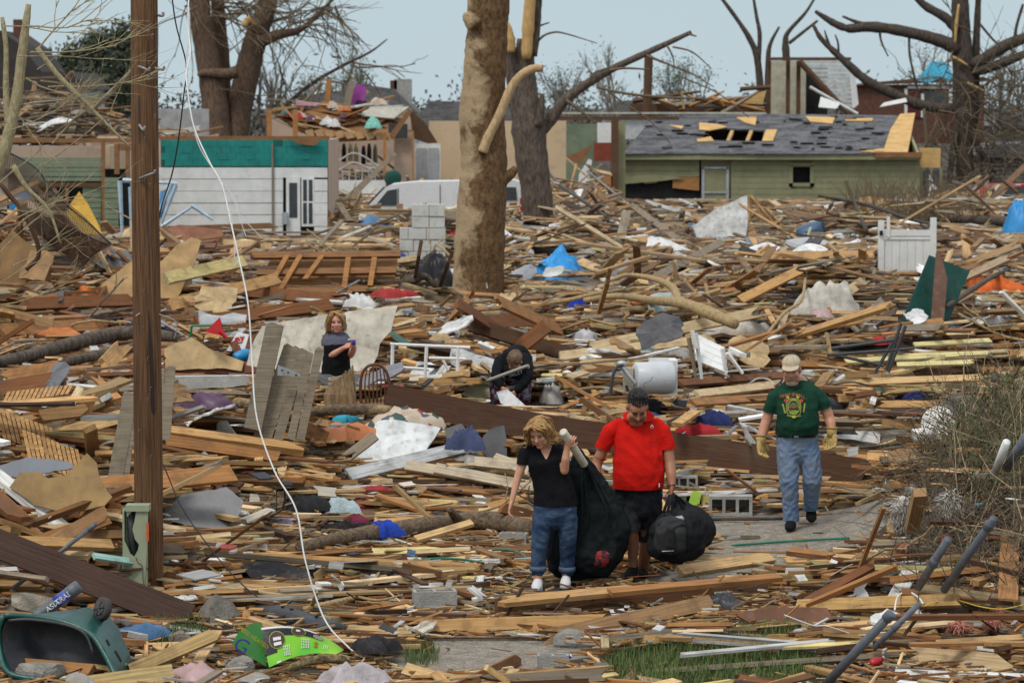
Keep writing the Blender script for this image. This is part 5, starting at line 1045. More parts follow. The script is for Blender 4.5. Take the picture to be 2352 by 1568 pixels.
shoe(m2, sn, BLKS, P(385, 1440, .10), P(362, 1500, -.17), .05, .05); shoe(m2, sn, BLKS, P(535, 1350, .28), P(540, 1428, .10), .05, .05)
# ---- blonde woman further back
def c3(cx, cy, Y): return D(716.6 + .11715 * cx, 698.3 + .11715 * cy, Y)
Y4 = 37.8; P = lambda x, y, d=0: c3(x, y, Y4 + d)
w2 = thing('person', 'blonde woman in grey and black top holding a small can', 'person', P(470, 2800))
hf = headframe(P(470, 350, -.05), 6, 4, -3, 1.0)
armR = [P(285, 680, 0), P(275, 860, -.03), P(295, 1060, -.05)]; fR = [P(295, 1060, -.05), P(450, 960, -.17), P(630, 850, -.25)]; armL = [P(665, 690, .02), P(735, 860, 0), P(755, 1000, -.04)]; fL = [P(755, 1000, -.04), P(805, 920, -.15), P(840, 840, -.24)]
body(w2, [([P(470, 620, .03), P(470, 540, .0), P(470, 480, -.02)], [(.06, .06), (.05, .055), (.05, .055)]), ([P(470, 610, .03), P(470, 760, 0), P(470, 1000, 0)], [(.13, .07), (.15, .1), (.14, .1)]), (armR, [.052, .05, .042]), (fR, [.042, .038, .026]), (armL, [.05, .047, .042]), (fL, [.042, .037, .026])],
     [(P(630, 850, -.25), (.8, -.2, .35), (.4, .6, -.6), 1, .9, .9), (P(840, 840, -.24), (-.05, -.1, 1), (-.9, .2, 0), -1, .9, 1.0)], skinmat('pink_skin', (.62, .32, .25)), .008, 4, (hf,))
face(w2, hf, mat('blond_brow', (.30, .18, .08), .8), (.40, .10, .10), .006)
locks(w2, hf, BL, 170, [[(k * .02, -.045, .125), (k * .055, -.075, .085), (k * .08, -.06, .03), (k * .088, -.035, -.04), (k * .10, -.02, -.10)] for k in (-1, 1)] + [[(0, -.05, .125), (k * .04, -.02, .125), (k * .085, .0, .06), (k * .095, .02, -.03), (k * .10, .02, -.11)] for k in (-1, 1)] + [[(-.02, .05, .12), (-.07, .09, .05), (-.08, .08, -.06), (-.11, .06, -.14), (-.15, .05, -.17)], [(0, .08, .11), (0, .12, .02), (0, .1, -.08)]], 6, (.078, .095, .085), .007)
GT2 = clothmat('grey_top', (.125, .13, .18), (.10, .105, .14)); BK2 = clothmat('black_top', (.008, .008, .009))
garment('yoke', w2, [([P(470, 600, .04), P(470, 640, .03), P(472, 740, -.01), P(478, 815, -.02)], [(.12, .075), (.152, .1), (.162, .13), (.164, .14)]), ([P(325, 640, .02), P(285, 720, 0), P(278, 800, -.01)], [.062, .066, .064]), ([P(620, 640, .02), P(668, 720, .01), P(690, 790, 0)], [.06, .06, .056])], GT2, .01, 4, .003, .06)
garment('tunic', w2, [([P(478, 812, -.02), P(480, 950, -.02), P(478, 1100, -.02), P(475, 1300, 0), P(475, 1550, 0)], [(.164, .142), (.162, .14), (.168, .15), (.18, .16), (.19, .17)])], BK2, .011, 4, .005, .06)
garment('jeans', w2, [([P(470, 1500, .02), P(470, 1650, .02)], [(.185, .15), (.185, .15)]), ([P(380, 1650, .02), P(380, 2200, 0), P(380, 2790, 0)], [.1, .075, .06]), ([P(580, 1650, .02), P(600, 2200, 0), P(600, 2790, 0)], [.1, .075, .06])], JN, .014, 3, .004, .05)
for x in (380, 600): shoe(w2, sn, BLKS, P(x, 2790, .05), P(x - 5, 2800, -.2), .045, .03)
cn_ = thing('drink_can', 'small blue and silver can held by the blonde woman further back', 'can', P(800, 780, -.34)); b = MB(); b.tube([P(820, 700, -.33), P(812, 760, -.33), P(806, 800, -.33)], .026, 12); b.build('can', mat('can_blue', (.03, .03, .22), .3), cn_, True); b = MB(); b.tube([P(821, 690, -.33), P(820, 702, -.33)], .022, 12); b.build('lid', METAL, cn_)
b = MB(); b.tube([P(735, 680, -.33), P(730, 720, -.33)], [.018, .022], 10); tag(b.build('bottle_cap', METAL, None, True), 'silver bottle top in the right hand of the blonde woman further back', 'bottle')
# ---- man bending over
def c4(cx, cy, Y): return D(1093.3 + .10547 * cx, 780.9 + .10547 * cy, Y)
Y5 = 38.2; P = lambda x, y, d=0: c4(x, y, Y5 + d)
m3 = thing('person', 'person in black sweatshirt and plaid trousers bending down into the rubble', 'person', P(900, 1900, .4))
hf = headframe(P(845, 470, -.18), -12, 62, 8, 1.0)
body(m3, [([P(820, 400, .02), P(835, 430, -.08)], [.06, .055]), ([P(800, 500, .3), P(800, 480, .1)], [(.16, .11), (.16, .1)]), ([P(470, 900, -.14), P(560, 1030, -.2)], [.035, .028]), ([P(960, 1010, -.15), P(860, 1120, -.2)], [.035, .028])], [(P(560, 1030, -.2), (.4, -.2, -.8), (.5, .6, 0), 1, .95, .8), (P(860, 1120, -.2), (-.4, -.2, -.8), (-.5, .6, 0), -1, .95, .8)], FAIR, .009, 3, (hf,))
face(m3, hf, mat('blond_brow', (.30, .18, .08), .8), (.40, .12, .10), .004)
garment('sweatshirt', m3, [([P(900, 620, .62), P(880, 470, .45), P(830, 420, .22), P(800, 470, .02)], [(.19, .16), (.205, .17), (.21, .16), (.18, .12)]), ([P(560, 440, .05), P(480, 600, -.02), P(450, 760, -.08), P(480, 900, -.14), P(540, 990, -.18)], [.085, .075, .07, .06, .05]), ([P(1050, 420, .08), P(1120, 600, 0), P(1110, 800, -.08), P(1010, 960, -.15), P(900, 1080, -.19)], [.085, .08, .075, .065, .05])], clothmat('black_sweatshirt', (.009, .010, .013), (.014, .017, .022), 7), .011, 4, .005, .06)
m, n, l, p = newmat('plaid_trouser'); tc = n.new('ShaderNodeTexCoord'); ck = n.new('ShaderNodeTexChecker'); ck.inputs['Scale'].default_value = 14; ck.inputs[1].default_value = (.26, .27, .36, 1); ck.inputs[2].default_value = (.18, .02, .05, 1); l.new(tc.outputs['Object'], ck.inputs[0])
c_2 = n.new('ShaderNodeTexChecker'); c_2.inputs['Scale'].default_value = 31; c_2.inputs[1].default_value = (1, 1, 1, 1); c_2.inputs[2].default_value = (.25, .25, .3, 1); l.new(tc.outputs['Object'], c_2.inputs[0]); l.new(mixc(n, l, .7, ck.outputs[0], c_2.outputs[0], 'MULTIPLY'), p.inputs[0]); p.inputs['Roughness'].default_value = .9
garment('trousers', m3, [([P(900, 640, .6), P(900, 800, .6)], [(.19, .15), (.19, .15)]), ([P(1010, 800, .55), P(1060, 1000, .4), P(1060, 1250, .3), P(1070, 1600, .35), P(1060, 1900, .4)], [.1, .085, .08, .075, .07]), ([P(560, 760, .55), P(430, 900, .4), P(450, 1250, .35), P(470, 1900, .45)], [.1, .085, .08, .07])], m, .013, 3, .004, .05)
HM = hairmat('sandy_hair', (.26, .17, .10), (.13, .08, .05)); f_, M_, s_ = hf; b = MB(); b.ell(f_(0, .025, .045), (.086, .1, .09), 20, 14, M_); rr = random.Random(9)
for _ in range(420):
    th, ph = rr.uniform(0, 6.283), rr.uniform(0, 1.5); x, y, z = .086 * math.sin(ph) * math.cos(th), .025 + .1 * math.sin(ph) * math.sin(th), .045 + .09 * math.cos(ph); b.tube([f_(x * .98, y + .014, z), f_(x * 1.05, y - .008, z * 1.03 + .004), f_(x * 1.05 + rr.gauss(0, .006), y - .03, z)], [.005, .006, .001], 4)
b.build('hair', HM, m3, True)
v, f = text_geo('BAILEY', .06); b = MB(); c_ = P(870, 790, -.3); q = math.radians(20); b.add([(c_.x + x[0] * math.cos(q) - x[1] * math.sin(q), c_.y + .02, c_.z + x[0] * math.sin(q) + x[1] * math.cos(q)) for x in v], f)
ch_ = garment('sweatshirt_front', m3, [([P(620, 640, -.02), P(900, 700, -.10), P(1080, 640, -.05)], [(.075, .06), (.1, .09), (.09, .06)])], clothmat('black_sweatshirt2', (.009, .010, .013)), .011, 4, .003, .06); wrapdecal('printed_lettering', mat('print_grey', (.42, .42, .40), .8), ch_, ch_, (b.v, b.f), None, .006)
b = MB(); b.tube(bez([P(225, 890, -.42), P(600, 750, -.40), P(1080, 575, -.36), P(1130, 570, -.35), P(1145, 610, -.35)], 4), .02, 8); tag(b.build('grey_rod', mat('grey_rod', (.30, .29, .26), .5), None, True), 'grey metal rod with bent end in front of the bending person', 'rod')
# ------------------------------------------------------------------ boards, panels and cloth: generators
WOODO = wood('loose_wood', 'obj'); PLAIN = mat('loose_sheet', None, .75, var=.38, scale=3.5, dirtamt=.6, dirt=(.16, .12, .08)); SHINY = mat('loose_plastic', None, .4, var=.2, scale=4, dirtamt=.3, dirt=(.12, .1, .08))
CLOTH = mat('loose_cloth', None, .95, var=.35, scale=7, dirtamt=.3, dirt=(.12, .09, .06), bmp=.5, fine=55)
def plank_geo(L, w, t, jag, rr, pts=4):
    """outline with cut or splintered ends, extruded; x along, y across, z thickness"""
    o = []
    for sgn in (1, -1):
        sp = rr.random() < jag; sl = rr.gauss(0, .15) * w; ys = np.linspace(-w / 2, w / 2, pts) * sgn
        for i, y in enumerate(ys):
            e = L / 2 + (sl * (y / w) if not sp else -abs(rr.gauss(0, .55)) * min(w * 1.6, L * .22) * (1 if 0 < i < pts - 1 or rr.random() < .6 else .2))
            o.append((sgn * e, y))
    n = len(o); V = [(x, y, t / 2) for x, y in o] + [(x, y, -t / 2) for x, y in o]
    F = [tuple(range(n)), tuple(range(2 * n - 1, n - 1, -1))] + [(i, i + n, (i + 1) % n + n, (i + 1) % n) for i in range(n)]
    UV = [(x, y) for x, y in o] + [(x, y + t) for x, y in o]
    return V, F, UV
def orient(dx, roll):
    x = Vector(dx).normalized(); up = Vector((0, 0, 1)); y = up.cross(x); y = y.normalized() if y.length > 1e-3 else Vector((0, 1, 0)); z = x.cross(y)
    return Matrix((x, y, z)).transposed() @ Matrix.Rotation(math.radians(roll), 3, 'X')
def plank_mesh(name, L, w, t, jag, rr, m=None):
    V, F, U = plank_geo(L, w, t, jag, rr); b = MB(); b.add(V, F, U); return b.mesh(name, m or WOODO)
def put(name, me, loc, rot, color=None, parent=None):
    o = bpy.data.objects.new(name, me); COL.objects.link(o); o.matrix_world = Matrix.Translation(loc) @ rot.to_4x4()
    if color is not None: o.color = (*color, 1)
    return o
TAN1, TAN2, ORB, RDB, DKB, GRW, PALE, WHT, YEL = (.52, .30, .12), (.60, .40, .19), (.36, .17, .06), (.20, .08, .03), (.085, .042, .022), (.27, .22, .16), (.64, .48, .28), (.70, .70, .67), (.62, .50, .22)
def board(label, u0, v0, z0, u1, v1, z1, w, t, color, roll=0, jag=.5, name='wood_board', cat='board', m=None):
    a, b = T(u0, v0, z0), T(u1, v1, z1); L = (b - a).length
    o = put(name, plank_mesh(name, L, w, t, jag, R, m), (a + b) / 2, orient(b - a, roll), color); return tag(o, label, cat)
def sheet(name, label, cat, pts, base, tilt, color, thick=.02, yaw=0, m=None, z=0.0):
    pl = Plane(T(base[0], base[1], z), yaw, tilt); b = MB(); q = []
    for (a, c_) in zip(pts, pts[1:] + pts[:1]): n = max(1, int(math.hypot(a[0] - c_[0], a[1] - c_[1]) / 14)); q += [(lerp(a[0], c_[0], i / n) + R.gauss(0, .9) * (i > 0), lerp(a[1], c_[1], i / n) + R.gauss(0, .9) * (i > 0)) for i in range(n)]
    panel(b, pl, q, thick)
    o = b.build(name, m or PLAIN, None, False, color); return tag(o, label, cat)
def crumple_mesh(name, a, b_, hh, rr, m=None, n=22, k=8, folds=5, edge=.25):
    """slumped cloth or film: a lumpy dome with sharp creases and a ragged hem"""
    ph = [rr.uniform(0, 6.28) for _ in range(12)]; mb = MB(); V = []; fr = 1.2 + folds * .35
    def zz(x, y, t):
        r1 = 1 - abs(math.sin(fr * x + 1.6 * math.sin(1.9 * y + ph[3]) + ph[4])); r2 = 1 - abs(math.sin(fr * 1.3 * y + 1.4 * math.sin(2.3 * x + ph[5]) + ph[6])); r3 = math.sin(2.1 * x + ph[7]) * math.sin(2.4 * y + ph[8])
        return hh * ((1 - t ** 2.4) * (.66 + .16 * r3 + .15 * r1 + .1 * r2) + .1 * t * (r1 + r2 - .9)) 
    V.append((0, 0, zz(0, 0, 0)))
    for i in range(1, k + 1):
        t = i / k
        for j in range(n):
            q = 6.2832 * j / n; r = t * (1 + edge * math.sin(2 * q + ph[0]) + edge * .7 * math.sin(3 * q + ph[1]) + edge * .5 * math.sin(7 * q + ph[2]) * t); x, y = r * math.cos(q), r * math.sin(q)
            V.append((a * x, b_ * y, max(zz(2 * x, 2 * y, t), -.02) - (.03 if i == k else 0)))
    F = [(0, 1 + j, 1 + (j + 1) % n) for j in range(n)] + [(1 + (i - 1) * n + j, 1 + i * n + j, 1 + i * n + (j + 1) % n, 1 + (i - 1) * n + (j + 1) % n) for i in range(1, k) for j in range(n)]
    mb.add(V, F); return mb.mesh(name, m or CLOTH, True)
def tuft(label, u, v, wpx, hpx, color, z=0.0, cat='insulation', name='insulation_tuft', n=620):
    p = T(u, v, z); s_ = FP / p.y; a, h_ = wpx / 2 / s_, hpx / s_; b = MB()
    b.ell((0, 0, h_ * .5), (a * .68, a * .5, h_ * .45), 12, 8)
    for _ in range(n):
        th, ph = R.uniform(0, 6.283), math.acos(R.uniform(-.9, 1)); d = Vector((math.sin(ph) * math.cos(th), math.sin(ph) * math.sin(th), math.cos(ph))); q = Vector((d.x * a * .55, d.y * a * .42, h_ * .5 + d.z * h_ * .4)); e = (d * .6 + Vector((R.gauss(0, .8), R.gauss(0, .8), R.gauss(-.8, .6)))).normalized(); l_ = a * R.uniform(.2, .7)
        b.tube([q, q + e * l_ * .5 + Vector((R.gauss(0, .01), 0, 0)), q + e * l_ + Vector((R.gauss(0, .02), 0, -.02))], [a * .06, a * .05, a * .012], 3, False)
    return tag(put(name, b.mesh(name, CLOTH, True), p, Matrix.Identity(3), color), label, cat)
def crumple(name, label, cat, u, v, wpx, hpx, color, m=None, z=0.0, yaw=0, depth=.6, folds=5, n=26, k=9, edge=.25):
    p = T(u, v, z); s = FP / p.y; a = wpx / 2 / s; o = put(name, crumple_mesh(name, a, a * depth, hpx / s, R, m, n, k, folds, edge), p, Matrix.Rotation(math.radians(yaw), 3, 'Z'), color); return tag(o, label, cat)
# ------------------------------------------------------------------ the boards one remembers
board('dark brown beam on edge in front of the woman in black', 1140, 1400, .08, 1790, 1338, .10, .19, .06, (.13, .062, .03), 80, .2, 'timber_beam', 'beam')
board('tan plank laid along the top of the dark beam by the white shoes', 1140, 1383, .17, 1470, 1352, .18, .15, .04, TAN1, 12, .6)
board('orange plank laid along the right half of the dark front beam', 1400, 1360, .19, 1790, 1325, .20, .13, .04, ORB, 10, .3)
board('long tan beam below the dark front beam', 965, 1442, .06, 1400, 1428, .07, .13, .05, TAN1, 65, .7, 'timber_beam', 'beam')
board('long brown board slanting up from the grey rock to the dark rag', 1236, 1468, .04, 1632, 1384, .10, .13, .05, (.34, .2, .095), 55, .3)
board('pale board with square end under the duffel bag', 1560, 1312, .05, 1770, 1280, .05, .12, .045, TAN2, 35, .2)
board('yellowish new board leaning at the bottom left over the green bin', 300, 1540, .06, 492, 1458, .32, .10, .05, (.46, .32, .14), 60, .1)
board('yellowish new board lying lowest at the bottom left', 180, 1575, .02, 398, 1545, .10, .13, .05, (.50, .37, .17), 65, .1)
board('brown board crossing the mouth of the green bin', -10, 1520, .10, 212, 1540, .10, .09, .05, ORB, 50, .2)
board('big dark brown painted board sloping down to the pole foot', -25, 1240, .55, 436, 1420, .04, .24, .05, (.075, .042, .032), 68, .3, 'painted_board')
board('straight orange board left of the pedestal', 40, 1244, .42, 256, 1252, .40, .10, .05, TAN1, 45, .2)
board('orange board rising to the right behind the grey pipe', 30, 1268, .35, 245, 1190, .50, .13, .04, ORB, 50, .6)
board('broad splintered board rising behind the pedestal', 110, 1250, .35, 245, 1175, .55, .12, .04, (.40, .22, .10), 55, .7)
board('peeling turquoise board end beside the pedestal', 215, 1277, .35, 302, 1290, .30, .07, .03, (.33, .55, .50), 40, .4, 'painted_board')
board('tan board at the bottom right with a long point', 2082, 1508, .05, 2380, 1532, .08, .16, .05, (.50, .36, .20), 60, .2)
board('white trim strip along the bottom right edge', 2055, 1548, .03, 2380, 1560, .03, .09, .03, WHT, 40, .1, 'white_trim', 'trim')
board('yellow tan board beneath the folded white plastic', 1832, 1392, .08, 2215, 1378, .20, .11, .05, (.50, .31, .12), 55, .3)
board('thin brown stick leaning on the brush mound', 1965, 1330, .2, 2030, 1165, .9, .035, .03, ORB, 0, .3, 'wood_lath', 'lath')
board('brown board running down the brush mound edge', 1820, 1400, .05, 2020, 1290, .35, .08, .04, RDB, 30, .4)
board('second brown board running down the brush mound edge', 1850, 1390, .1, 2060, 1300, .45, .05, .04, ORB, 30, .4)
board('thick post stump standing at the left of the white tufts', 2093, 1215, .35, 2113, 1130, .75, .11, .09, (.36, .22, .10), 0, .1, 'fence_post', 'post')
board('huge dark brown plank on edge running behind the three walkers', 888, 912, .32, 1260, 985, .30, .30, .06, (.085, .04, .024), 82, .2, 'timber_beam', 'beam')
board('huge dark brown plank on edge between the man in red and the man in green', 1250, 985, .30, 1985, 1088, .14, .32, .06, (.095, .045, .026), 82, .2, 'timber_beam', 'beam')
board('thick orange tan beam crossing right of the pole', 376, 990, .35, 714, 1035, .30, .15, .08, TAN1, 25, .2, 'timber_beam', 'beam')
board('brown beam under the thick orange tan beam right of the pole', 380, 1012, .28, 640, 1050, .25, .12, .06, ORB, 60, .2, 'timber_beam', 'beam')
board('pale grey board under the torn white drywall', 800, 1090, .18, 1060, 1028, .28, .14, .03, (.55, .57, .58), 55, .1, 'painted_board')
for i, a in enumerate(((932, 1068, .22, 1290, 1128, .15), (1000, 1075, .28, 1220, 1118, .2), (1090, 1060, .3, 1240, 1075, .28), (1135, 1052, .3, 1215, 1080, .3))):
    board(f'{["longest", "second", "third", "shortest"][i]} pale grey board of the stack left of the woman in black', *a, .12, .04, (.50, .42, .30), 50, .4)
board('grey board propped against the white drywall', 790, 1055, .25, 862, 1000, .5, .12, .03, GRW, 40, .5)
board('pale board lying in front of the log', 955, 1238, .12, 1085, 1200, .25, .10, .03, TAN2, 20, .5)
for i, a in enumerate(((1040, 690, .9, 1210, 800, .2, RDB), (1080, 745, .5, 1330, 820, .2, DKB), (1190, 800, .3, 1260, 745, .7, RDB), (1030, 735, .4, 1080, 685, .9, ORB), (1100, 740, .5, 1235, 735, .5, RDB), (1140, 690, 1., 1290, 760, .4, ORB))):
    board(f'{["steep", "long sloping", "short upright", "left leaning", "level", "high sloping"][i]} dark plank in the heap at the foot of the big trunk', *a[:6], .22, .05, a[6], 60, .6)
board('long pale split board right of the big trunk foot', 1352, 800, .3, 1750, 716, .5, .17, .05, (.58, .44, .26), 55, .7)
board('pale cream board in front of the red rag in the middle', 1285, 818, .3, 1640, 778, .35, .14, .05, PALE, 55, .5)
board('upright brown post leaning by the royal blue cloth', 1370, 735, .2, 1400, 630, 1.2, .2, .06, (.40, .22, .10), 80, .3, 'fence_post', 'post')
for i, a in enumerate(((2071, 819, 2268, 811), (2100, 792, 2275, 782), (1940, 830, 2200, 815), (2060, 838, 2240, 832))): board(f'{["middle", "upper", "leftmost", "lower"][i]} pale yellow strip in the flat pile at the right', a[0], a[1], .45, a[2], a[3], .45, .10, .03, (.66, .58, .28), 30, .3, 'wood_lath', 'lath')
for i, a in enumerate(((2010, 930, 2380, 928), (1900, 880, 2250, 868), (1590, 925, 1780, 912), (1930, 800, 2352, 770), (1700, 830, 1960, 842), (2100, 860, 2380, 835), (1560, 880, 1830, 860), (1600, 905, 1780, 885))): board(f'{["lowest tan", "long tan", "brown", "topmost brown", "orange", "dark brown", "reddish", "pale"][i]} long board lying level behind the man in green', a[0], a[1], .2, a[2], a[3], .25, .12, .04, [TAN1, TAN2, ORB, RDB, ORB, DKB, RDB, PALE][i], 40, .4)
for i, a in enumerate(((1880, 720, .2, 1990, 640, .8, PALE), (1830, 770, .2, 2050, 700, .7, TAN1), (1700, 690, .3, 1840, 620, .5, TAN1), (2210, 640, .4, 2320, 590, .8, (.40, .30, .2)), (1500, 640, .4, 1660, 555, .7, GRW), (1850, 560, .3, 1700, 470, 1.2, TAN1), (1450, 470, 1.0, 1570, 560, .2, GRW))): board(f'{["long pale", "long tan", "short tan", "grey", "grey broken", "tan", "split grey"][i]} board sticking up by the {["white cushion", "green metal sheet", "white chair", "orange netting", "blue tarp", "white board frame", "olive house door"][i]}', *a[:6], .16, .06, a[6], 40, .5)
for i, a in enumerate(((395, 700, .4, 640, 640, .6, TAN1), (560, 670, .3, 800, 690, .3, RDB), (450, 740, .3, 760, 700, .4, RDB), (540, 800, .2, 700, 745, .4, RDB), (380, 640, .6, 560, 600, .8, YEL), (0, 760, .3, 250, 745, .3, ORB), (20, 700, .4, 300, 690, .4, RDB), (0, 870, .5, 150, 845, .7, ORB), (0, 895, .45, 150, 870, .6, RDB), (230, 850, .4, 290, 785, .6, TAN1))): board(f'{["tan", "reddish", "long reddish", "dark red", "yellow", "orange", "red brown", "thick orange", "thick red brown", "tan upright"][i]} plank in the pile {["right of the pole", "before the wall frame", "behind the cream wallboard", "left of the cream wallboard", "by the torn fibreboard", "under the left twigs", "near the left edge", "above the lath panel", "above the lath panel, lower one", "left of the pole"][i]}', *a[:6], .2, .07, a[6], 55, .4)
# grey fence section with hinge
fe = thing('fence_section', 'leaning grey board fence section with hinge plate right of the pole', 'fence', T(640, 1005, .2)); FW = wood('fence_wood', 'fix', (.24, .20, .145))
def picket(u0, v0, u1, v1, wpx, Y, thick=.03, name='picket', top=0):
    a, c_ = D(u0, v0, Y), D(u1, v1, Y + .25); L = (c_ - a).length; w_ = wpx / (FP / Y); V = [(0, -w_ / 2), (0, w_ / 2), (L * .97 + top * .03, w_ / 2), (L, w_ * .2), (L * .985, -w_ / 2)]
    X = (c_ - a).normalized(); Yv = X.cross(Vector((0, 1, 0))).normalized(); b = MB(); b.prism([a + X * q[0] + Yv * q[1] for q in V], (0, thick, 0)); o = b.build(name, FW, fe); return o
Yf = 33.4
picket(580, 985, 632, 742, 40, Yf - .1, .1, 'post')
for a in ((592, 1005, 664, 790, 22), (612, 1010, 682, 795, 21), (638, 1012, 697, 800, 22), (668, 1008, 712, 808, 18), (690, 1008, 735, 797, 20)): picket(*a, Yf)
b = MB(); b.prism([D(638, 838, Yf - .05), D(690, 858, Yf - .02), D(690, 864, Yf - .02), D(637, 862, Yf - .05)], (0, .015, 0)); hg = b.build('hinge', METAL, fe)
for q in ((648, 850), (662, 855), (680, 861)): b = MB(); b.ell(D(*q, Yf - .065), (.012, .01, .012)); b.build('bolt', DGREY, hg)
picket(560, 940, 640, 952, 16, Yf + .2, .05, 'rail')
fe2 = thing('fence_section', 'weathered grey fence boards standing tight behind the pole', 'fence', T(385, 1000, .2)); fe = fe2
for a in ((380, 1010, 392, 840, 22), (372, 1010, 372, 846, 12)): picket(*a, 31)
for a in ((262, 1110, 300, 900, 34), (285, 1120, 308, 905, 18)): picket(*a, 29)
# lath panels at the left
for k, (label, pts, dv) in enumerate((('orange lath panel lying open at the left edge', [(0, 935), (95, 1000)], 70), ('lower orange lath panel sagging at the left edge', [(60, 985), (190, 1075)], 75))):
    t = thing('lath_panel', label, 'panel', T(pts[0][0] + 50, pts[1][1] + 20, .1)); Yl = 30.4 - k * .8
    for i in range(12):
        u = pts[0][0] - 10 + i * 11; v = pts[0][1] + i * 4; b = MB(); b.prism([D(u, v, Yl + .3), D(u + 8.5, v + 3, Yl + .3), D(u + 26, v + dv + 3, Yl - .2), D(u + 17, v + dv, Yl - .2)], (0, .015, -.012)); b.build('slat', wood('lath_wood', 'fix', (.46, .26, .10)), t)
    for i in range(2): b = MB(); b.tube([D(pts[0][0] - 12, pts[0][1] + 15 + 45 * i, Yl + .3 - .2 * i), D(pts[0][0] + 140, pts[0][1] + 70 + 45 * i, Yl + .3 - .2 * i)], (.03, .03), 4); b.build('batten', ORNG, t)
t = thing('lath_panel', 'narrow row of upright orange laths above the big left panel', 'panel', T(100, 930, .3))
for i in range(14): u = 5 + i * 11; b = MB(); b.prism([D(u, 925 - i * 1.5, 31.6), D(u + 8, 924 - i * 1.5, 31.6), D(u + 20, 898 - i * 1.2, 31.8), D(u + 12, 899 - i * 1.2, 31.8)], (0, .015, -.01)); b.build('slat', wood('lath_wood', 'fix', (.46, .26, .10)), t)
# brown wall frame in the left middle
Yw = 55.0; t = thing('wall_frame', 'orange brown stud wall section lying propped behind the cream wallboard', 'wall frame', T(750, 700, 0)); PLW = wood('frame_ply', 'fix', (.30, .155, .065))
pl = Plane(D(760, 690, Yw), 0, 35)
b = MB(); panel(b, pl, [(625, 590), (915, 583), (900, 685), (560, 700)], .02); b.build('sheathing', PLW, t)
for pts in ([(575, 578), (920, 575), (920, 588), (575, 592)], [(590, 618), (912, 612), (910, 626), (590, 630)], [(560, 662), (880, 655), (878, 668), (560, 675)]): b = MB(); panel(b, Plane(D(760, 690, Yw - .25), 0, 35), pts, .08); b.build('plate', BROWN, t)
for (a, c_) in (((660, 585), (605, 680)), ((690, 585), (640, 670)), ((740, 585), (700, 640)), ((800, 590), (790, 660)), ((860, 590), (850, 655))): b = MB(); panel(b, Plane(D(760, 690, Yw - .32), 0, 35), [(a[0] - 6, a[1]), (a[0] + 6, a[1]), (c_[0] + 6, c_[1]), (c_[0] - 6, c_[1])], .06); b.build('stud', ORNG, t)
# big sheets
sheet('wallboard', 'large cream wallboard sheet leaning behind the blonde woman further back', 'wallboard', [(566, 838), (574, 800), (602, 748), (700, 730), (820, 712), (913, 702), (898, 760), (872, 790), (868, 815), (850, 850), (742, 862), (650, 850)], (740, 885), 22, (.58, .54, .45), .015)
sheet('drywall', 'torn white drywall slab near the quilt in the left middle', 'drywall', [(812, 1072), (808, 1050), (830, 1010), (858, 992), (862, 968), (900, 962), (960, 972), (1012, 982), (995, 1010), (975, 1040), (940, 1050), (900, 1062), (850, 1068)], (900, 1085), 38, (.78, .82, .83), .03)
sheet('foam_board', 'dark grey foam board slab right of the quilt', 'slab', [(1022, 985), (1060, 972), (1080, 1000), (1106, 1050), (1060, 1040), (1030, 1020)], (1070, 1075), 35, (.12, .125, .135), .05)
sheet('foam_board', 'upright dark grey foam slab with chipped white edge beside the plaid cloth', 'slab', [(1110, 1000), (1128, 984), (1158, 976), (1164, 1010), (1166, 1058), (1135, 1062), (1108, 1040)], (1140, 1075), 12, (.13, .135, .145), .06)
sheet('white_board', 'big white board with tan edge propped before the olive house', 'board', [(1590, 520), (1640, 482), (1716, 448), (1718, 500), (1712, 548), (1600, 545)], (1650, 560), 12, (.72, .73, .72), .05)
fr = thing('roof_truss', 'broken tan rafter frame against the white board', 'rafters', T(1760, 565))
for a in ((1722, 448, 1722, 545), (1722, 450, 1800, 540), (1735, 455, 1760, 545), (1800, 500, 1735, 550), (1760, 480, 1820, 545)): bar('rafter', fr, TANW, a[0], a[1], a[2], a[3], 98, .07, flat=.04)
sheet('fibreboard', 'torn tan fibreboard sheet with grey patch right behind the pole', 'sheet', [(206, 672), (250, 640), (300, 600), (370, 600), (410, 560), (440, 545), (462, 552), (452, 590), (432, 640), (398, 700), (330, 690), (220, 690)], (330, 715), 28, (.42, .27, .12), .02)
sheet('fibreboard', 'brown torn fibreboard sheet at the far left behind the screen', 'sheet', [(0, 560), (30, 530), (110, 590), (120, 640), (80, 660), (0, 650)], (60, 690), 20, (.25, .14, .055), .02)
sheet('cardboard', 'flattened tan cardboard box behind the red door', 'cardboard', [(376, 800), (440, 775), (480, 800), (560, 830), (555, 852), (500, 845), (430, 848), (380, 850)], (470, 868), 30, (.48, .34, .17), .015)
sheet('red_door', 'reddish brown panel door lying flat behind the fence section', 'door', [(372, 838), (560, 830), (742, 826), (748, 850), (560, 856), (374, 858)], (560, 868), 20, (.23, .075, .045), .04)
sheet('concrete_kerb', 'grey concrete kerb behind the standing fence boards', 'kerb', [(405, 868), (570, 862), (575, 885), (405, 895)], (500, 900), 15, (.25, .24, .21), .1, 0, CONC)
sheet('plywood', 'rotten plywood sheet with split grain at the lower left', 'plywood', [(22, 1118), (45, 1085), (90, 1082), (110, 1098), (150, 1090), (200, 1040), (222, 1062), (230, 1100), (258, 1140), (240, 1160), (190, 1172), (130, 1172), (80, 1160)], (140, 1195), 30, (.33, .21, .085), .02, 0, None, .35)
sheet('tarpaper', 'torn black roofing felt lying right of the pole foot', 'roofing felt', [(555, 1300), (610, 1278), (700, 1305), (722, 1330), (640, 1335), (575, 1325)], (640, 1345), 65, (.022, .022, .026), .012)
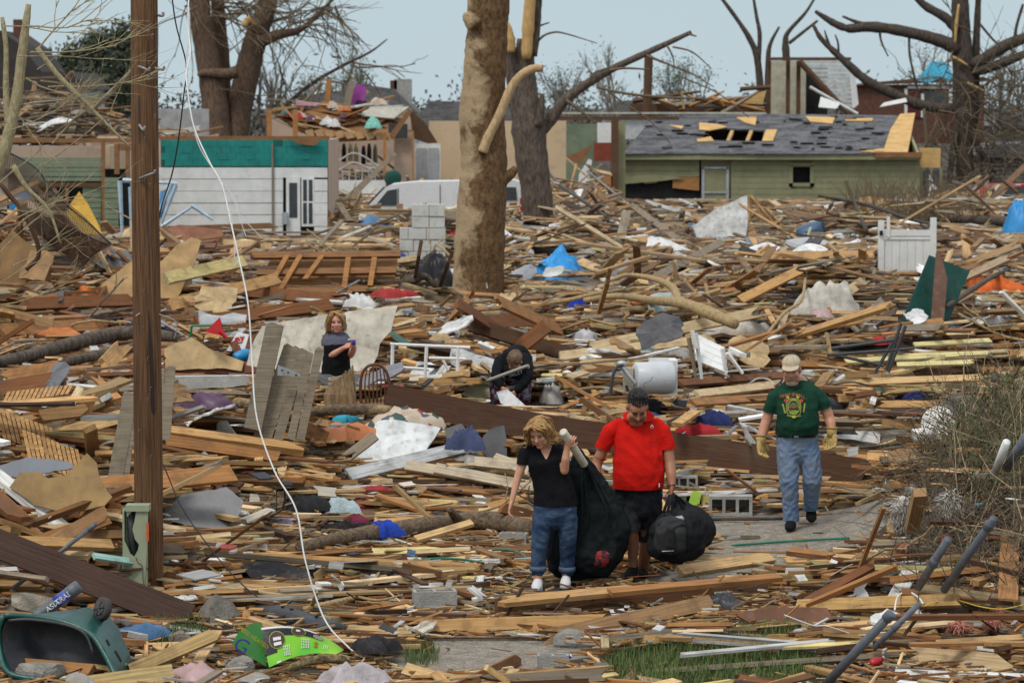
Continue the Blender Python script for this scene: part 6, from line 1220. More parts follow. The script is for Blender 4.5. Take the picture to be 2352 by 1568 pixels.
sheet('metal_sheet', 'bent grey corrugated metal flap beside the pole', 'metal sheet', [(378, 1130), (420, 1135), (520, 1118), (560, 1150), (545, 1190), (500, 1225), (430, 1205), (378, 1195)], (470, 1235), 42, (.20, .205, .215), .01, 0, SHINY)
for k in range(6): u = 385 + k * 5; b = MB(); b.tube([T(380, 1140 + k * 12, .5), T(545 - k * 8, 1145 + k * 13, .45)], .012, 5)
sheet('metal_sheet', 'blue grey bent metal sheet above the plywood at the left', 'metal sheet', [(0, 1068), (60, 1050), (160, 1060), (172, 1072), (110, 1085), (40, 1095), (0, 1100)], (90, 1120), 45, (.17, .19, .22), .012, 0, SHINY, .35)
t = thing('corrugated_sheet', 'dark green corrugated metal sheet standing folded at the right', 'metal sheet', T(2130, 745)); GM = mat('green_metal', (.012, .075, .06), .4, metal=.2, var=.3, dirtamt=.3)
pl = Plane(T(2130, 745), 18, 14)
for k in range(8): x0, x1 = k / 8, (k + 1) / 8; f = lambda s_, tt: (lerp(lerp(2070, 2180, s_), lerp(2135, 2228, s_), tt), lerp(lerp(742, 735, s_), lerp(586, 622, s_), tt)); b = MB(); panel(b, pl, [f(x0, 0), f(x1, 0), f(x1, 1), f(x0, 1)], .03 + .05 * (k % 2)); b.build('rib', GM, t)
b = MB(); panel(b, Plane(T(2130, 745) + Vector((0, -.25, 0)), 0, 10), [(2138, 740), (2150, 580), (2160, 578), (2176, 640), (2168, 738)], .03); b.build('rusty_strip', mat('rusty_strip', (.17, .09, .06), .7, dirt=(.4, .38, .36)), t)
# floral quilt, cloths, tarps
m, n, l, p = newmat('floral_print'); tc = n.new('ShaderNodeTexCoord'); vo = n.new('ShaderNodeTexVoronoi'); vo.inputs['Scale'].default_value = 11; l.new(tc.outputs['Object'], vo.inputs['Vector'])
cr = n.new('ShaderNodeValToRGB'); cr.color_ramp.interpolation = 'CONSTANT'
for pos, cc in ((.0, (.50, .42, .33)), (.45, (.05, .09, .08)), (.6, (.45, .36, .28)), (.72, (.30, .05, .06)), (.8, (.52, .45, .36)), (.92, (.08, .10, .16))):
    e = cr.color_ramp.elements.new(pos); e.color = (*cc, 1)
sp = n.new('ShaderNodeSeparateColor'); l.new(vo.outputs['Color'], sp.inputs[0]); l.new(sp.outputs[0], cr.inputs[0]); l.new(cr.outputs[0], p.inputs[0]); p.inputs['Roughness'].default_value = .95; FLOR = m
crumple('floral_quilt', 'crumpled floral quilt above the torn white drywall', 'quilt', 940, 975, 190, 46, None, FLOR, .12, 4, .5, 7)
crumple('plaid_cloth', 'crumpled navy plaid cloth between the grey foam slabs', 'cloth', 1075, 1025, 80, 55, (.06, .08, .17), None, .1, 0, .5, 6)
crumple('blue_tarp', 'bright blue tarp draped over rubble right of the big trunk', 'tarp', 1285, 642, 150, 78, (.03, .34, .80), SHINY, 0, 0, .6, 4, 30)
crumple('blue_tarp', 'blue tarp lump at the right edge under a tan stick', 'tarp', 2345, 540, 90, 100, (.03, .27, .62), SHINY, 0, 0, .7, 5)
crumple('blue_cloth', 'small royal blue cloth by the upright brown post', 'cloth', 1330, 712, 60, 34, (.01, .06, .55), None, .2)
crumple('blue_shirt', 'royal blue shirt draped over the fallen log', 'shirt', 880, 1222, 90, 36, (.015, .06, .42), None, .12, -12, .6, 6)
crumple('cream_cloth', 'cream towel under the royal blue shirt', 'towel', 890, 1250, 70, 28, (.50, .44, .35), None, .0)
crumple('black_clothes', 'heap of black clothes left of the royal blue shirt', 'clothes', 790, 1225, 130, 34, (.010, .010, .012), None, .0, 5, .6, 7)
crumple('dark_jacket', 'dark grey jacket spread left of the pale blue cloth', 'jacket', 705, 1165, 110, 36, (.022, .023, .027), None, .1, -15, .5, 6)
crumple('pale_blue_cloth', 'pale blue cloth lying beside the dark jacket', 'cloth', 780, 1170, 75, 34, (.42, .54, .58), None, .1, -10, .6, 7)
crumple('lilac_cloth', 'small lilac striped cloth left of the black clothes', 'cloth', 655, 1200, 80, 16, (.45, .40, .50), None, .05)
crumple('maroon_cloth', 'maroon rag under the royal blue shirt', 'rag', 815, 1195, 60, 18, (.16, .02, .05), None, .1)
crumple('grey_shirt', 'pale grey shirt at the very bottom beneath the cable end', 'shirt', 815, 1590, 220, 80, (.46, .42, .44), None, 0, 6, .5, 6, 40, 12)
crumple('navy_cloth', 'navy jacket lying right of the head of the man in red', 'jacket', 1640, 970, 100, 34, (.012, .022, .10), None, .1, 0, .6, 6)
crumple('red_cloth', 'red rag beside the navy jacket', 'rag', 1610, 990, 95, 20, (.33, .015, .02), None, .05, 0, .6, 6)
crumple('black_cloth', 'black cloth behind the head of the man in red', 'cloth', 1500, 938, 80, 26, (.012, .012, .015), None, .1)
crumple('sky_blue_cloth', 'sky blue cloth under the black cloth behind the man in red', 'cloth', 1485, 948, 70, 12, (.14, .24, .48), None, .05)
crumple('clear_plastic', 'dirty clear plastic bag beside the bending person', 'plastic bag', 1270, 925, 70, 55, (.50, .48, .45), SHINY, 0, 0, .6, 6)
crumple('white_cushion', 'large dirty white cushion standing right of the middle', 'cushion', 1900, 722, 150, 92, (.56, .53, .47), None, .1, 0, .45, 2, 30, 10, .12)
crumple('white_sheet', 'long rumpled white sheet left of the white cushion', 'sheet', 1660, 765, 190, 50, (.66, .63, .58), None, .15, 18, .4, 7)
crumple('white_bag', 'white plastic bag heap behind the cream wallboard', 'plastic bag', 825, 705, 70, 36, (.60, .60, .60), SHINY, .2)
crumple('grey_bag', 'crumpled silver foil beside the washing machine drum', 'foil', 1345, 775, 50, 24, (.50, .51, .53), SHINY, .2)
crumple('orange_netting', 'bright orange safety netting in the right background', 'netting', 2290, 665, 110, 32, (.66, .14, .03), None, .2, 0, .8, 8)
crumple('orange_netting', 'second orange netting scrap behind the bare shrub at the right', 'netting', 2240, 655, 60, 24, (.66, .16, .04), None, .2, 0, .8, 8)
crumple('orange_bag', 'orange cloth scrap left of the pole in the rubble', 'cloth', 192, 675, 70, 20, (.68, .17, .03), None, .2)
tag(put('mint_cloth', crumple_mesh('mint_cloth', .33, .25, .4, R), D(858, 292, 107.2), Matrix.Identity(3), (.20, .50, .42)), 'mint green plastic sheet on the opened house roof', 'sheet')
crumple('teal_bag', 'turquoise cloth scrap beside the grey fence section', 'cloth', 790, 962, 60, 14, (.04, .35, .50), None, .05)
crumple('navy_bundle', 'navy and white cloth bundle before the bare shrub', 'cloth', 2100, 910, 80, 14, (.02, .03, .12), None, .05)
crumple('grey_bedding', 'dusty grey rug slumped left behind the screen', 'rug', 125, 620, 70, 120, (.10, .10, .13), None, .2, 0, .6, 4)
crumple('dark_rag', 'dark crumpled rag on the brown slanting board', 'rag', 1660, 1392, 95, 38, (.03, .032, .04), SHINY, .03, 0, .6, 8)
crumple('grey_tarp', 'dark grey plastic lid lying behind the man in green', 'lid', 1880, 935, 110, 34, (.085, .085, .10), SHINY, .0, 0, .6, 2, 26, 9, .08)
for i, a in enumerate(((2072, 1222, 62, 90), (2182, 1185, 74, 60), (2098, 1140, 34, 28))): tuft(['long white insulation tuft hanging on the brush left of the other tuft', 'round white insulation tuft caught on the brush below the yellow stick', 'small white insulation tuft at the top of the post stump'][i], a[0], a[1], a[2], a[3], (.56, .53, .48), .12)
for i, a in enumerate(((2200, 1445, 60, 20), (2280, 1440, 50, 18), (2075, 1260, 40, 14), (2300, 1415, 40, 22), (2170, 1240, 30, 14))): tuft(['widest', 'second', 'upper left', 'rightmost', 'highest'][i] + ' pink insulation scrap in the brush at the lower right', a[0], a[1], a[2], a[3], (.52, .22, .16), .08, 'insulation', 'pink_insulation', 260)
# ------------------------------------------------------------------ cinder blocks and rocks
def cinder(label, u, v, wpx, yaw, holes=3, z=0.0, lie=False):
    p = T(u, v, z); s = FP / p.y; Lx = wpx / s; hz, dy = Lx * .46, Lx * .46; t = thing('cinder_block', label, 'cinder block', p, 'concrete blocks in the debris'); M = Matrix.Rotation(math.radians(yaw), 3, 'Z')
    b = MB(); e = .16 * Lx / 2.2; W_ = (Lx - e * (holes + 1)) / holes
    def bx(c, d): b.box(p + M @ Vector(c), d, M)
    if lie:   # holes face the viewer
        bx((0, 0, e / 2), (Lx, dy, e)); bx((0, 0, hz - e / 2), (Lx, dy, e))
        for k in range(holes + 1): bx((-Lx / 2 + e / 2 + k * (W_ + e), 0, hz / 2), (e, dy, hz - 2 * e))
        bx((0, dy / 2 - .01, hz / 2), (Lx * .98, .015, hz - 2 * e))
    else:
        bx((0, -dy / 2 + e / 2, hz / 2), (Lx, e, hz)); bx((0, dy / 2 - e / 2, hz / 2), (Lx, e, hz))
        for k in range(holes + 1): bx((-Lx / 2 + e / 2 + k * (W_ + e), 0, hz / 2), (e, dy - 2 * e, hz))
        bx((0, 0, hz * .3), (Lx - 2 * e, dy - 2 * e, .02))
    b.build('block', CONC, t)
cinder('grey cinder block left of the white shoes', 998, 1400, 100, 8, 2); cinder('cinder block with three open holes right of the duffel bag', 1678, 1182, 100, -4, 3, 0, True); cinder('partly hidden holed cinder block behind the man in red', 1568, 1122, 66, 4, 3, 0, True)
cinder('half buried cinder block in the bottom gravel', 1270, 1535, 72, 3, 2); cinder('flat grey concrete block left of the woman in black', 1180, 1252, 64, -12, 2)
def rock(label, u, v, wpx, hpx, c=(.26, .25, .23)):
    p = T(u, v); s = FP / p.y; b = MB(); rr = R; b.ell((0, 0, hpx / s * .35), (wpx / 2 / s * 1.15, wpx / 2.6 / s, hpx / s * .8), 22, 14)
    k = [(rr.uniform(2, 7) / (wpx / s), rr.uniform(0, 6)) for _ in range(6)]; V = []
    for q in b.v:
        d = 1 + .13 * sum(math.sin(k[i][0] * q[i % 3] + k[(i + 1) % 6][1] + k[(i + 2) % 6][0] * q[(i + 1) % 3]) for i in range(3)) + rr.gauss(0, .02); V.append((q[0] * d, q[1] * d, q[2] * d))
    for _ in range(11):
        nn = Vector((rr.gauss(0, 1), rr.gauss(0, 1), rr.gauss(.2, 1))).normalized(); e0 = max(Vector(q).dot(nn) for q in V) * rr.uniform(.62, .88); V = [tuple(Vector(q) - nn * max(0, Vector(q).dot(nn) - e0)) for q in V]
    b.v = V; o = put('rock', b.mesh('rock', mat('rock%s' % str(c), c, .95, var=.35, scale=8, bmp=.8, fine=50)), p, Matrix.Identity(3)); return tag(o, label, 'rock')
rock('grey boulder between the slanting brown boards at the bottom', 1315, 1482, 92, 38); rock('dark gravelly lump beside the green cardboard box', 505, 1430, 90, 60, (.20, .185, .16)); rock('pale concrete chunk below the green bin', 95, 1568, 120, 60, (.33, .31, .28)); rock('concrete chunk under the bottom left boards', 180, 1585, 90, 45, (.33, .31, .28)); rock('dark rubble lump at the bottom centre', 1390, 1548, 60, 26, (.16, .155, .15)); rock('pale rubble mound behind the grey pipe at the left', 90, 1395, 130, 30, (.36, .32, .26))
rock('grey mortar lump on the thick beam right of the pole', 515, 1020, 56, 60, (.33, .31, .27)); rock('flat concrete chunk left of the green cardboard box', 420, 1478, 70, 26, (.24, .2, .16)); rock('grey rubble at the bottom left of the green cardboard box', 575, 1575, 90, 30, (.33, .31, .28)); rock('small concrete lump beneath the grey shirt', 545, 1540, 80, 26, (.30, .28, .25))
# ------------------------------------------------------------------ green bin, box, black casing
p = T(150, 1560); Yb = p.y
gb = thing('green_cart', 'overturned green plastic garden cart at the lower left corner', 'cart', p); GP_ = mat('cart_green', (.008, .08, .066), .38, var=.25, dirtamt=.5, dirt=(.12, .14, .12), scale=5, spec=.5); GI = mat('cart_inside', (.045, .047, .055), .5, var=.25, dirtamt=.4)
def Bq(u, v, d): return D(u, v, Yb + d)
rim = [(8, 1412, .0), (60, 1414, .05), (130, 1424, .05), (180, 1440, 0), (215, 1462, -.08), (240, 1500, -.18), (262, 1545, -.28), (262, 1562, -.33), (235, 1572, -.35), (180, 1570, -.3), (90, 1560, -.3), (20, 1545, -.25), (0, 1500, -.1), (-5, 1450, 0)]
bk = [(60, 1414, .35), (105, 1408, .4), (150, 1400, .42), (200, 1394, .42), (240, 1402, .42), (272, 1440, .36), (298, 1500, .2), (312, 1548, .12), (300, 1560, .1), (230, 1560, .1), (130, 1545, .2), (80, 1520, .3), (60, 1480, .35), (56, 1440, .35)]
b = MB(); n_ = len(rim); ins = [Bq(u * .94 + 8, lerp(v, 1490, .06), d + .03) for u, v, d in rim]
b.add([Bq(*q) for q in rim] + [Bq(*q) for q in bk], [(i, (i + 1) % n_, n_ + (i + 1) % n_, n_ + i) for i in range(n_)] + [tuple(range(n_, 2 * n_))]); b.build('tub', GP_, gb, True)
b = MB(); b.add(ins + [Bq(lerp(q[0], 160, .12), lerp(q[1], 1480, .12), q[2] - .06) for q in bk], [(i, n_ + i, n_ + (i + 1) % n_, (i + 1) % n_) for i in range(n_)] + [tuple(range(2 * n_ - 1, n_ - 1, -1))]); b.build('inner_liner', GI, gb, True)
b = MB(); rr_ = bez([Bq(*q) for q in rim] + [Bq(*rim[0])], 3); b.tube(rr_, .022, 8); b.build('rim', GP_, gb, True)
b = MB(); b.tube(bez([Bq(20, 1424, -.02), Bq(70, 1422, -.02), Bq(150, 1434, -.02), Bq(195, 1455, -.06), Bq(215, 1500, -.1)], 4), .012, 6); b.build('inner_rim', GI, gb, True)
c_ = Bq(236, 1398, .28); ax = Vector((.6, .55, -.25)).normalized(); b = MB(); b.tube([c_ - ax * .03, c_ - ax * .02, c_ + ax * .02, c_ + ax * .03], [.075, .09, .09, .075], 20); wh = b.build('wheel', mat('cart_tyre', (.05, .047, .045), .8), gb, True)
b = MB(); b.tube([c_ - ax * .036, c_ - ax * .032], .05, 16); b.build('hub', mat('hub_brown', (.10, .085, .075), .6), wh)
for a in range(6): t = a * math.pi / 3; e1 = ax.orthogonal().normalized(); e2 = ax.cross(e1); b = MB(); b.tube([c_ - ax * .04, c_ - ax * .04 + (e1 * math.cos(t) + e2 * math.sin(t)) * .055], .008, 5); b.build('spoke', DGREY, wh)
for q in ((248, 1475), (268, 1500), (275, 1512)): b = MB(); b.box(Bq(q[0], q[1], -.16), (.01, .05, .05), Matrix.Rotation(-.5, 3, 'Y')); b.build('slot', BLACK, gb)
pp = thing('printed_pipe', 'short grey pipe with blue printed label behind the green cart', 'pipe', T(90, 1412)); q0, q1 = D(82, 1418, Yb + .8), D(180, 1346, Yb + .9); ax = (q1 - q0).normalized()
GPm = mat('grey_pvc', (.10, .115, .14), .45, var=.2, dirtamt=.35, dirt=(.3, .29, .26)); b = MB(); b.tube([q0, q0 + ax * .02, q1 - ax * .1, q1 - ax * .09, q1, q1 + ax * .012], [.048, .048, .048, .054, .054, .04], 16); b.build('tube', GPm, pp, True)
b = MB(); b.tube([lerp(q0, q1, .46), lerp(q0, q1, .74)], .0495, 16); lb = b.build('label', mat('label_blue', (.02, .05, .33), .5, dirt=(.45, .45, .3), dirtamt=.5), pp, True)
for tx, f_ in (('ASIA', .42), ('TRADI', .70)):
    v, f = text_geo(tx, .06); c_ = lerp(q0, q1, f_); zz = Vector((0, -1, 0)); yy = ax.cross(zz).normalized(); b = MB(); b.add([c_ + ax * x[0] + (-yy if yy.z < 0 else yy) * (x[1] - .02) + zz * (.054 - (x[1] - .02) ** 2 * 10) for x in v], f); b.build('lettering', WHITE, lb)
def pipe(name, label, u0, v0, z0, u1, v1, z1, r, m, joint=()):
    t = thing(name, label, 'pipe', T(u0, v0, z0)); a, c_ = T(u0, v0, z0), T(u1, v1, z1); ax = (c_ - a).normalized(); b = MB(); b.tube([a, c_, c_ - ax * .001, c_ - ax * .08], [r, r, r * .8, r * .78], 14, True); b.build('tube', m, t, True)
    for f_ in joint: q = lerp(a, c_, f_); b = MB(); b.tube([q - ax * .035, q - ax * .03, q + ax * .03, q + ax * .035], [r, r * 1.22, r * 1.22, r], 14); b.build('collar', m, t, True)
    return t
pipe('grey_pipe', 'thin grey pipe leaning left of the pedestal', 28, 1352, .1, 222, 1202, .75, .018, GPm, (.94,)); pipe('grey_pipe', 'grey pipe in the bottom right foreground nearest the edge', 1890, 1578, .02, 2048, 1408, .62, .034, GPm, (.96,)); pipe('grey_pipe', 'thinner grey pipe just behind the foremost grey pipe', 2005, 1490, .15, 2112, 1385, .5, .023, GPm, (.5,))
pipe('grey_pipe', 'grey pipe with collar lying on the brush, left of the pair', 2108, 1350, .3, 2178, 1238, .75, .034, GPm, (.55,)); pipe('grey_pipe', 'grey pipe with collar lying on the brush, right of the pair', 2168, 1355, .3, 2283, 1190, .95, .033, GPm, (.9,))
pipe('white_pipe', 'white pipe end showing above the brush mound', 2285, 1085, .5, 2312, 1015, .8, .035, WHITE); pipe('grey_pipe', 'short grey pipe at the right edge above the brush mound', 2312, 1075, .5, 2360, 1000, .8, .045, GPm); pipe('grey_pipe', 'thin grey pipe end beside the black felt', 830, 1320, .06, 930, 1352, .05, .02, mat('zinc', (.36, .38, .39), .4, metal=.3))
# torn lime green carton
p = T(650, 1540); Yx = p.y; bx_ = thing('green_carton', 'torn lime green printed cardboard box in the foreground', 'cardboard box', p)
m, n, l, pr_ = newmat('carton_print'); tc = n.new('ShaderNodeTexCoord'); x = noise(n, l, tc.outputs['Object'], 3, 2); l.new(mixc(n, l, rng(n, l, x, .35, .65, 0, 1), (.10, .52, .03), (.33, .62, .02)), pr_.inputs[0]); pr_.inputs['Roughness'].default_value = .4; LIME = m
def patch(name, m_, rows, parent, lift=0.0, thick=.004):
    """sheet lofted between picture-space rows of points (u, v, depth)"""
    b = MB(); k = len(rows[0]); V = [D(u, v, Yx + d - lift) for r_ in rows for (u, v, d) in r_]; F = [(i * k + j, i * k + j + 1, (i + 1) * k + j + 1, (i + 1) * k + j) for i in range(len(rows) - 1) for j in range(k - 1)]
    b.add(V + [q + Vector((0, thick, 0)) for q in V], F + [tuple(len(V) + i for i in f[::-1]) for f in F]); return b.build(name, m_, parent, True)
def Cq(s_, t):   # front face, s across 0..1, t down 0..1
    top = (lerp(600, 790, s_) if s_ < 1 else 790, 1443 - 14 * math.sin(s_ * 2.2) + 60 * s_ ** 2.2, .12 + .25 * s_ ** 2); bot = (lerp(618, 772, s_), lerp(1532, 1502, s_) - 14 * math.sin(s_ * 3.1), -.05 + .25 * s_); return tuple(lerp(a, c_, t) for a, c_ in zip(top, bot))
fa = patch('front_panel', LIME, [[Cq(i / 10, j / 6) for i in range(11)] for j in range(7)], bx_)
blk = mat('carton_black', (.015, .013, .02), .4)
patch('printed_black', blk, [[Cq(i / 40, j / 10) for i in range(0, 7)] for j in range(0, 8)], fa, .004); patch('printed_black', blk, [[Cq(.15 + i / 16, j / 24) for i in range(0, 10)] for j in range(0, 7)], fa, .0045)
patch('white_edge', WHITE, [[Cq(i / 12, -.02 + j * .05) for i in range(0, 9)] for j in range(2)], fa, .006)
def spot(s_, t, rs, rt, m_, lift, name='printed_picture', n=18):
    b = MB(); V = [D(*(lambda q: (q[0], q[1], Yx + q[2] - lift))(Cq(s_ + rs * math.cos(6.283 * i / n), t + rt * math.sin(6.283 * i / n)))) for i in range(n)]; b.add(V, [tuple(range(n))]); b.build(name, m_, fa)
spot(.17, .36, .105, .25, mat('carton_ring', (.35, .45, .08), .4), .008); spot(.17, .36, .098, .23, mat('carton_brown', (.07, .035, .03), .4), .010); spot(.45, .12, .09, .16, mat('carton_ring', (.35, .45, .08), .4), .008); spot(.45, .12, .083, .14, mat('carton_brown', (.07, .035, .03), .4), .010); spot(.70, .16, .07, .1, mat('carton_grey', (.30, .29, .25), .5), .008)
def bars(s_, t, ws, ht, k, m_, name): 
    for i in range(k): patch(name, m_, [[Cq(s_ + a * ws, t + i * ht * 1.6) for a in (0, .5, 1)], [Cq(s_ + a * ws, t + i * ht * 1.6 + ht) for a in (0, .5, 1)]], fa, .013, .002)
bars(.12, .28, .10, .09, 2, WHITE, 'printed_picture'); bars(.42, .06, .05, .06, 1, WHITE, 'printed_picture'); bars(.66, .40, .045, .10, 2, mat('carton_orange', (.55, .14, .03), .5), 'printed_block'); bars(.12, .95, .06, .05, 1, WHITE, 'bar_label')
def rowtext(s_, t, k, ln):
    for i in range(k):
        for j in range(4): u_ = t + j * ln / 4 + R.uniform(0, .02); patch('printed_line', WHITE, [[Cq(s_ + .024 * i, u_), Cq(s_ + .024 * i + .011, u_)], [Cq(s_ + .024 * i, u_ + ln / 4 * R.uniform(.5, .85)), Cq(s_ + .024 * i + .011, u_ + ln / 4 * .7)]], fa, .012, .002)
rowtext(.24, .55, 4, .34); rowtext(.48, .34, 5, .42); rowtext(.78, .42, 3, .3)
sd_ = patch('side_panel', mat('carton_side', (.03, .20, .03), .45, var=.3), [[(575, 1432, .2), (600, 1428, .22), (606, 1450, .18)], [(548, 1450, .1), (585, 1470, .12), (608, 1490, .1)], [(532, 1478, .0), (570, 1505, .02), (612, 1530, .0)]], bx_)
for tx, u, v, sz, m_, rt in (('SPEED HEATED', 582, 1458, .042, mat('carton_orange2', (.62, .36, .03), .5), -.62), ('G', 552, 1488, .16, mat('carton_purple', (.05, .05, .30), .4), -.5)):
    vv_, ff_ = text_geo(tx, sz); b = MB(); b.add([D(u, v, Yx) + Vector((x[0] * math.cos(rt) - x[1] * math.sin(rt), -.16 if tx == 'G' else -.14, x[0] * math.sin(rt) + x[1] * math.cos(rt))) for x in vv_], ff_); b.build('printed_lettering', m_, sd_)
patch('flap', mat('raw_card', (.42, .27, .13), .9), [[(598, 1427, .22), (640, 1443, .26)], [(604, 1465, .2), (618, 1462, .14)], [(608, 1490, .16), (612, 1480, .14)]], bx_)
b = MB(); c0, c1_ = T(600, 1400, .03), T(772, 1450, .03); b.tube([c0, lerp(c0, c1_, .04), lerp(c0, c1_, .5), lerp(c0, c1_, .96), c1_], [(.09, .04), (.13, .075), (.13, .085), (.13, .075), (.09, .04)], 12, True, (0, 0, 1))
tg = thing('black_casing', 'long black moulded plastic casing behind the lime green carton', 'casing', c0)
place('shell', remesh(b, .012, 3, mats=[mat('black_moulding', (.02, .022, .027), .45, dirt=(.1, .1, .1), dirtamt=.3)], org=tg.location, name='shell'), tg, tg.location)
for f_ in (.3, .42, .75): b = MB(); b.box(lerp(c0, c1_, f_) + Vector((0, -.02, .085)), (.03, .02, .012)); b.build('clip', BLACK, tg)
for pts, lb_ in (([(520, 1560), (560, 1550), (620, 1545), (680, 1530), (705, 1518), (760, 1512), (790, 1515)], 'tangled mottled brown plush strap beneath the lime green carton'),): wire('plush_strap', lb_, mat('mottled_strap', (.22, .17, .08), .95, var=.8, scale=25, bmp=.9), pts, .035, Yx - .3, Yx - .15, 8, 6, 0, .006)
# ------------------------------------------------------------------ logs and fallen branches
def logp(name, label, m, pts, z, taper=1.0, stubs=()):
    P_ = [T(u, v, z) for u, v, _ in pts]; rad = [w_ / 2 / (FP / q.y) for (_, _, w_), q in zip(pts, P_)]; t = thing(name, label, 'log' if rad[0] > .06 else 'branch', P_[0]); c_ = bez(P_, 5); rs = []
    for i in range(len(rad) - 1): rs += [lerp(rad[i], rad[i + 1], j / 5) for j in range(5)]
    b = MB(); b.tube(c_, [r * (1 + R.gauss(0, .04)) for r in rs] + [rad[-1]], 12); b.build('trunk' if rad[0] > .06 else 'stem', m, t, True)
    for s_ in stubs: b = MB(); q = [T(u, v, z + .1 * i) for i, (u, v, _) in enumerate(s_)]; b.tube(bez(q, 3), [lerp(s_[0][2], s_[-1][2], i / (3 * (len(q) - 1))) / 2 / (FP / q[0].y) for i in range(3 * (len(q) - 1) + 1)], 8); b.build('limb', m, t, True)
    return t
LG2 = barkmat('peeling_log', (.09, .06, .04), (.24, .18, .12), 5, (.52, .38, .20), (1, 1, 1), .9)
logp('fallen_log', 'half peeled log lying left of the woman in black', LG2, [(690, 1258, 26), (760, 1240, 32), (850, 1225, 40), (950, 1212, 46), (1050, 1200, 46), (1130, 1198, 48), (1225, 1215, 44)], .12, 1, ([(1060, 1200, 30), (1045, 1185, 24), (1032, 1168, 14)],))
logp('fallen_log', 'thin log lying behind the quilt and fence section', LOG, [(705, 945, 22), (790, 940, 26), (850, 940, 26), (930, 945, 20)], .3); logp('fallen_log', 'brown log behind the standing fence boards', LOG, [(420, 915, 22), (480, 918, 26), (545, 925, 28), (590, 930, 24)], .3)
logp('fallen_log', 'long grey log curving across behind the pole at the left', BARK, [(-20, 835, 26), (80, 812, 30), (180, 785, 34), (260, 768, 34), (330, 765, 30), (400, 775, 24)], .35)
logp('fallen_log', 'grey log right above the green bin level at far left', BARK, [(150, 830, 22), (230, 815, 26), (300, 800, 26), (330, 790, 20)], .4)
logp('fallen_log', 'long grey log in front of the olive house brush', BARK, [(2060, 498, 14), (2130, 500, 18), (2220, 505, 22), (2340, 510, 26)], .5)
TB = barkmat('tan_branch', (.28, .20, .10), (.50, .37, .20), 6)
logp('fallen_branch', 'big forked bare branch with an elbow right of the big trunk', TB, [(1340, 690, 12), (1420, 680, 16), (1500, 690, 20), (1560, 695, 26), (1620, 715, 30), (1690, 745, 24)], .6, 1, ([(1560, 695, 22), (1545, 660, 18), (1500, 640, 14), (1440, 632, 10), (1400, 645, 8)],))
logp('fallen_branch', 'thin curved branch below the blue tarp', TB, [(1240, 700, 8), (1300, 690, 10), (1370, 675, 10), (1450, 665, 8)], .5); logp('fallen_branch', 'crooked pale branch rising left of the white cushion', TB, [(1760, 770, 6), (1800, 720, 9), (1840, 690, 8), (1850, 640, 6)], .6)
logp('fallen_branch', 'broken yellow branch on the black felt right of the cable', TB, [(700, 1398, 14), (760, 1385, 15), (820, 1370, 14), (850, 1345, 10), (880, 1300, 6)], .08, 1, ([(820, 1370, 8), (870, 1378, 8), (925, 1365, 4)], [(715, 1392, 12), (722, 1375, 9), (728, 1360, 8)])); logp('fallen_branch', 'dark broken branch stretched before the olive house', BARK2, [(1880, 450, 7), (1990, 470, 10), (2080, 500, 9), (2160, 520, 6)], 1.0)
logp('fallen_branch', 'bare dead limb rising before the olive house wall', BARK2, [(1990, 530, 9), (1965, 470, 8), (1945, 420, 6), (1925, 385, 4)], 1.0); logp('fallen_branch', 'thick pale limb lying right of the white door by the second tree', TB, [(1290, 900, 7), (1380, 890, 8), (1450, 905, 6)], .3); logp('fallen_branch', 'gnarled branch at the right before the orange netting', BARK, [(2180, 700, 12), (2240, 660, 14), (2290, 630, 10), (2352, 610, 6)], .5)
sp_ = thing('splintered_stump', 'splintered yellow tree stump in front of the blonde woman further back', 'stump', T(775, 930, .2))
for i in range(24): u = 752 + i * 2.4 + R.uniform(-2, 2); tv = 892 - 1.9 * i - 6 * abs(math.sin(i * 1.7)) + R.uniform(-4, 4); b = MB(); b.tube([D(u + 3, 985, 35.6 + .12 * math.cos(i)), D(u + 2, 905, 35.6 + .12 * math.cos(i)), D(u + R.uniform(-2, 4), tv, 35.6 + .12 * math.cos(i))], [.06, .05 + R.uniform(0, .02), .012], 6); b.build('splinter', barkmat('old_split_wood', (.17, .11, .06), (.38, .27, .15), 5, None, (2, 2, .25)), sp_)
# ------------------------------------------------------------------ furniture and appliances
wc = thing('windsor_chair', 'brown hoop back wooden chair behind the quilt', 'chair', T(860, 945, .1)); Yc = 35.5; CWd = mat('chair_varnish', (.13, .05, .025), .4, var=.2, dirtamt=.15)
line('hoop', wc, CWd, [(830, 930), (828, 890), (832, 858), (845, 841), (862, 837), (878, 842), (890, 860), (894, 890), (892, 930)], Yc, .018, 7)
for k in range(6): line('spindle', wc, CWd, [(841 + k * 8.4, 925), (838 + k * 9.4, 880), (843 + k * 7.4, 848 - 6 * math.sin(k / 5 * 3.14))], Yc, .009, 6, 3)
b = MB(); b.ell(D(861, 932, Yc - .22), (.21, .22, .025), 18, 8); b.build('seat', CWd, wc, True)
for (u, d) in ((838, -.1), (884, -.1), (842, -.35), (880, -.35)): bar('leg', wc, CWd, u, 934, u + (-4 if u < 860 else 4), 968, Yc + d, .016)
cb = thing('white_metal_frame', 'white metal rail frame standing right of the blonde woman further back', 'frame', T(985, 890)); Yk = 37.5
for a in ((896, 790, 1080, 798), (985, 822, 1070, 824), (900, 842, 985, 848)): bar('rail', cb, WHITE, *a, Yk, .022)
for a in ((902, 790, 900, 862), (980, 794, 976, 872), (1052, 796, 1050, 862), (978, 872, 962, 872)): bar('post', cb, WHITE, *a, Yk, .024)
bar('brace', cb, WHITE, 1015, 822, 1030, 850, Yk, .018)
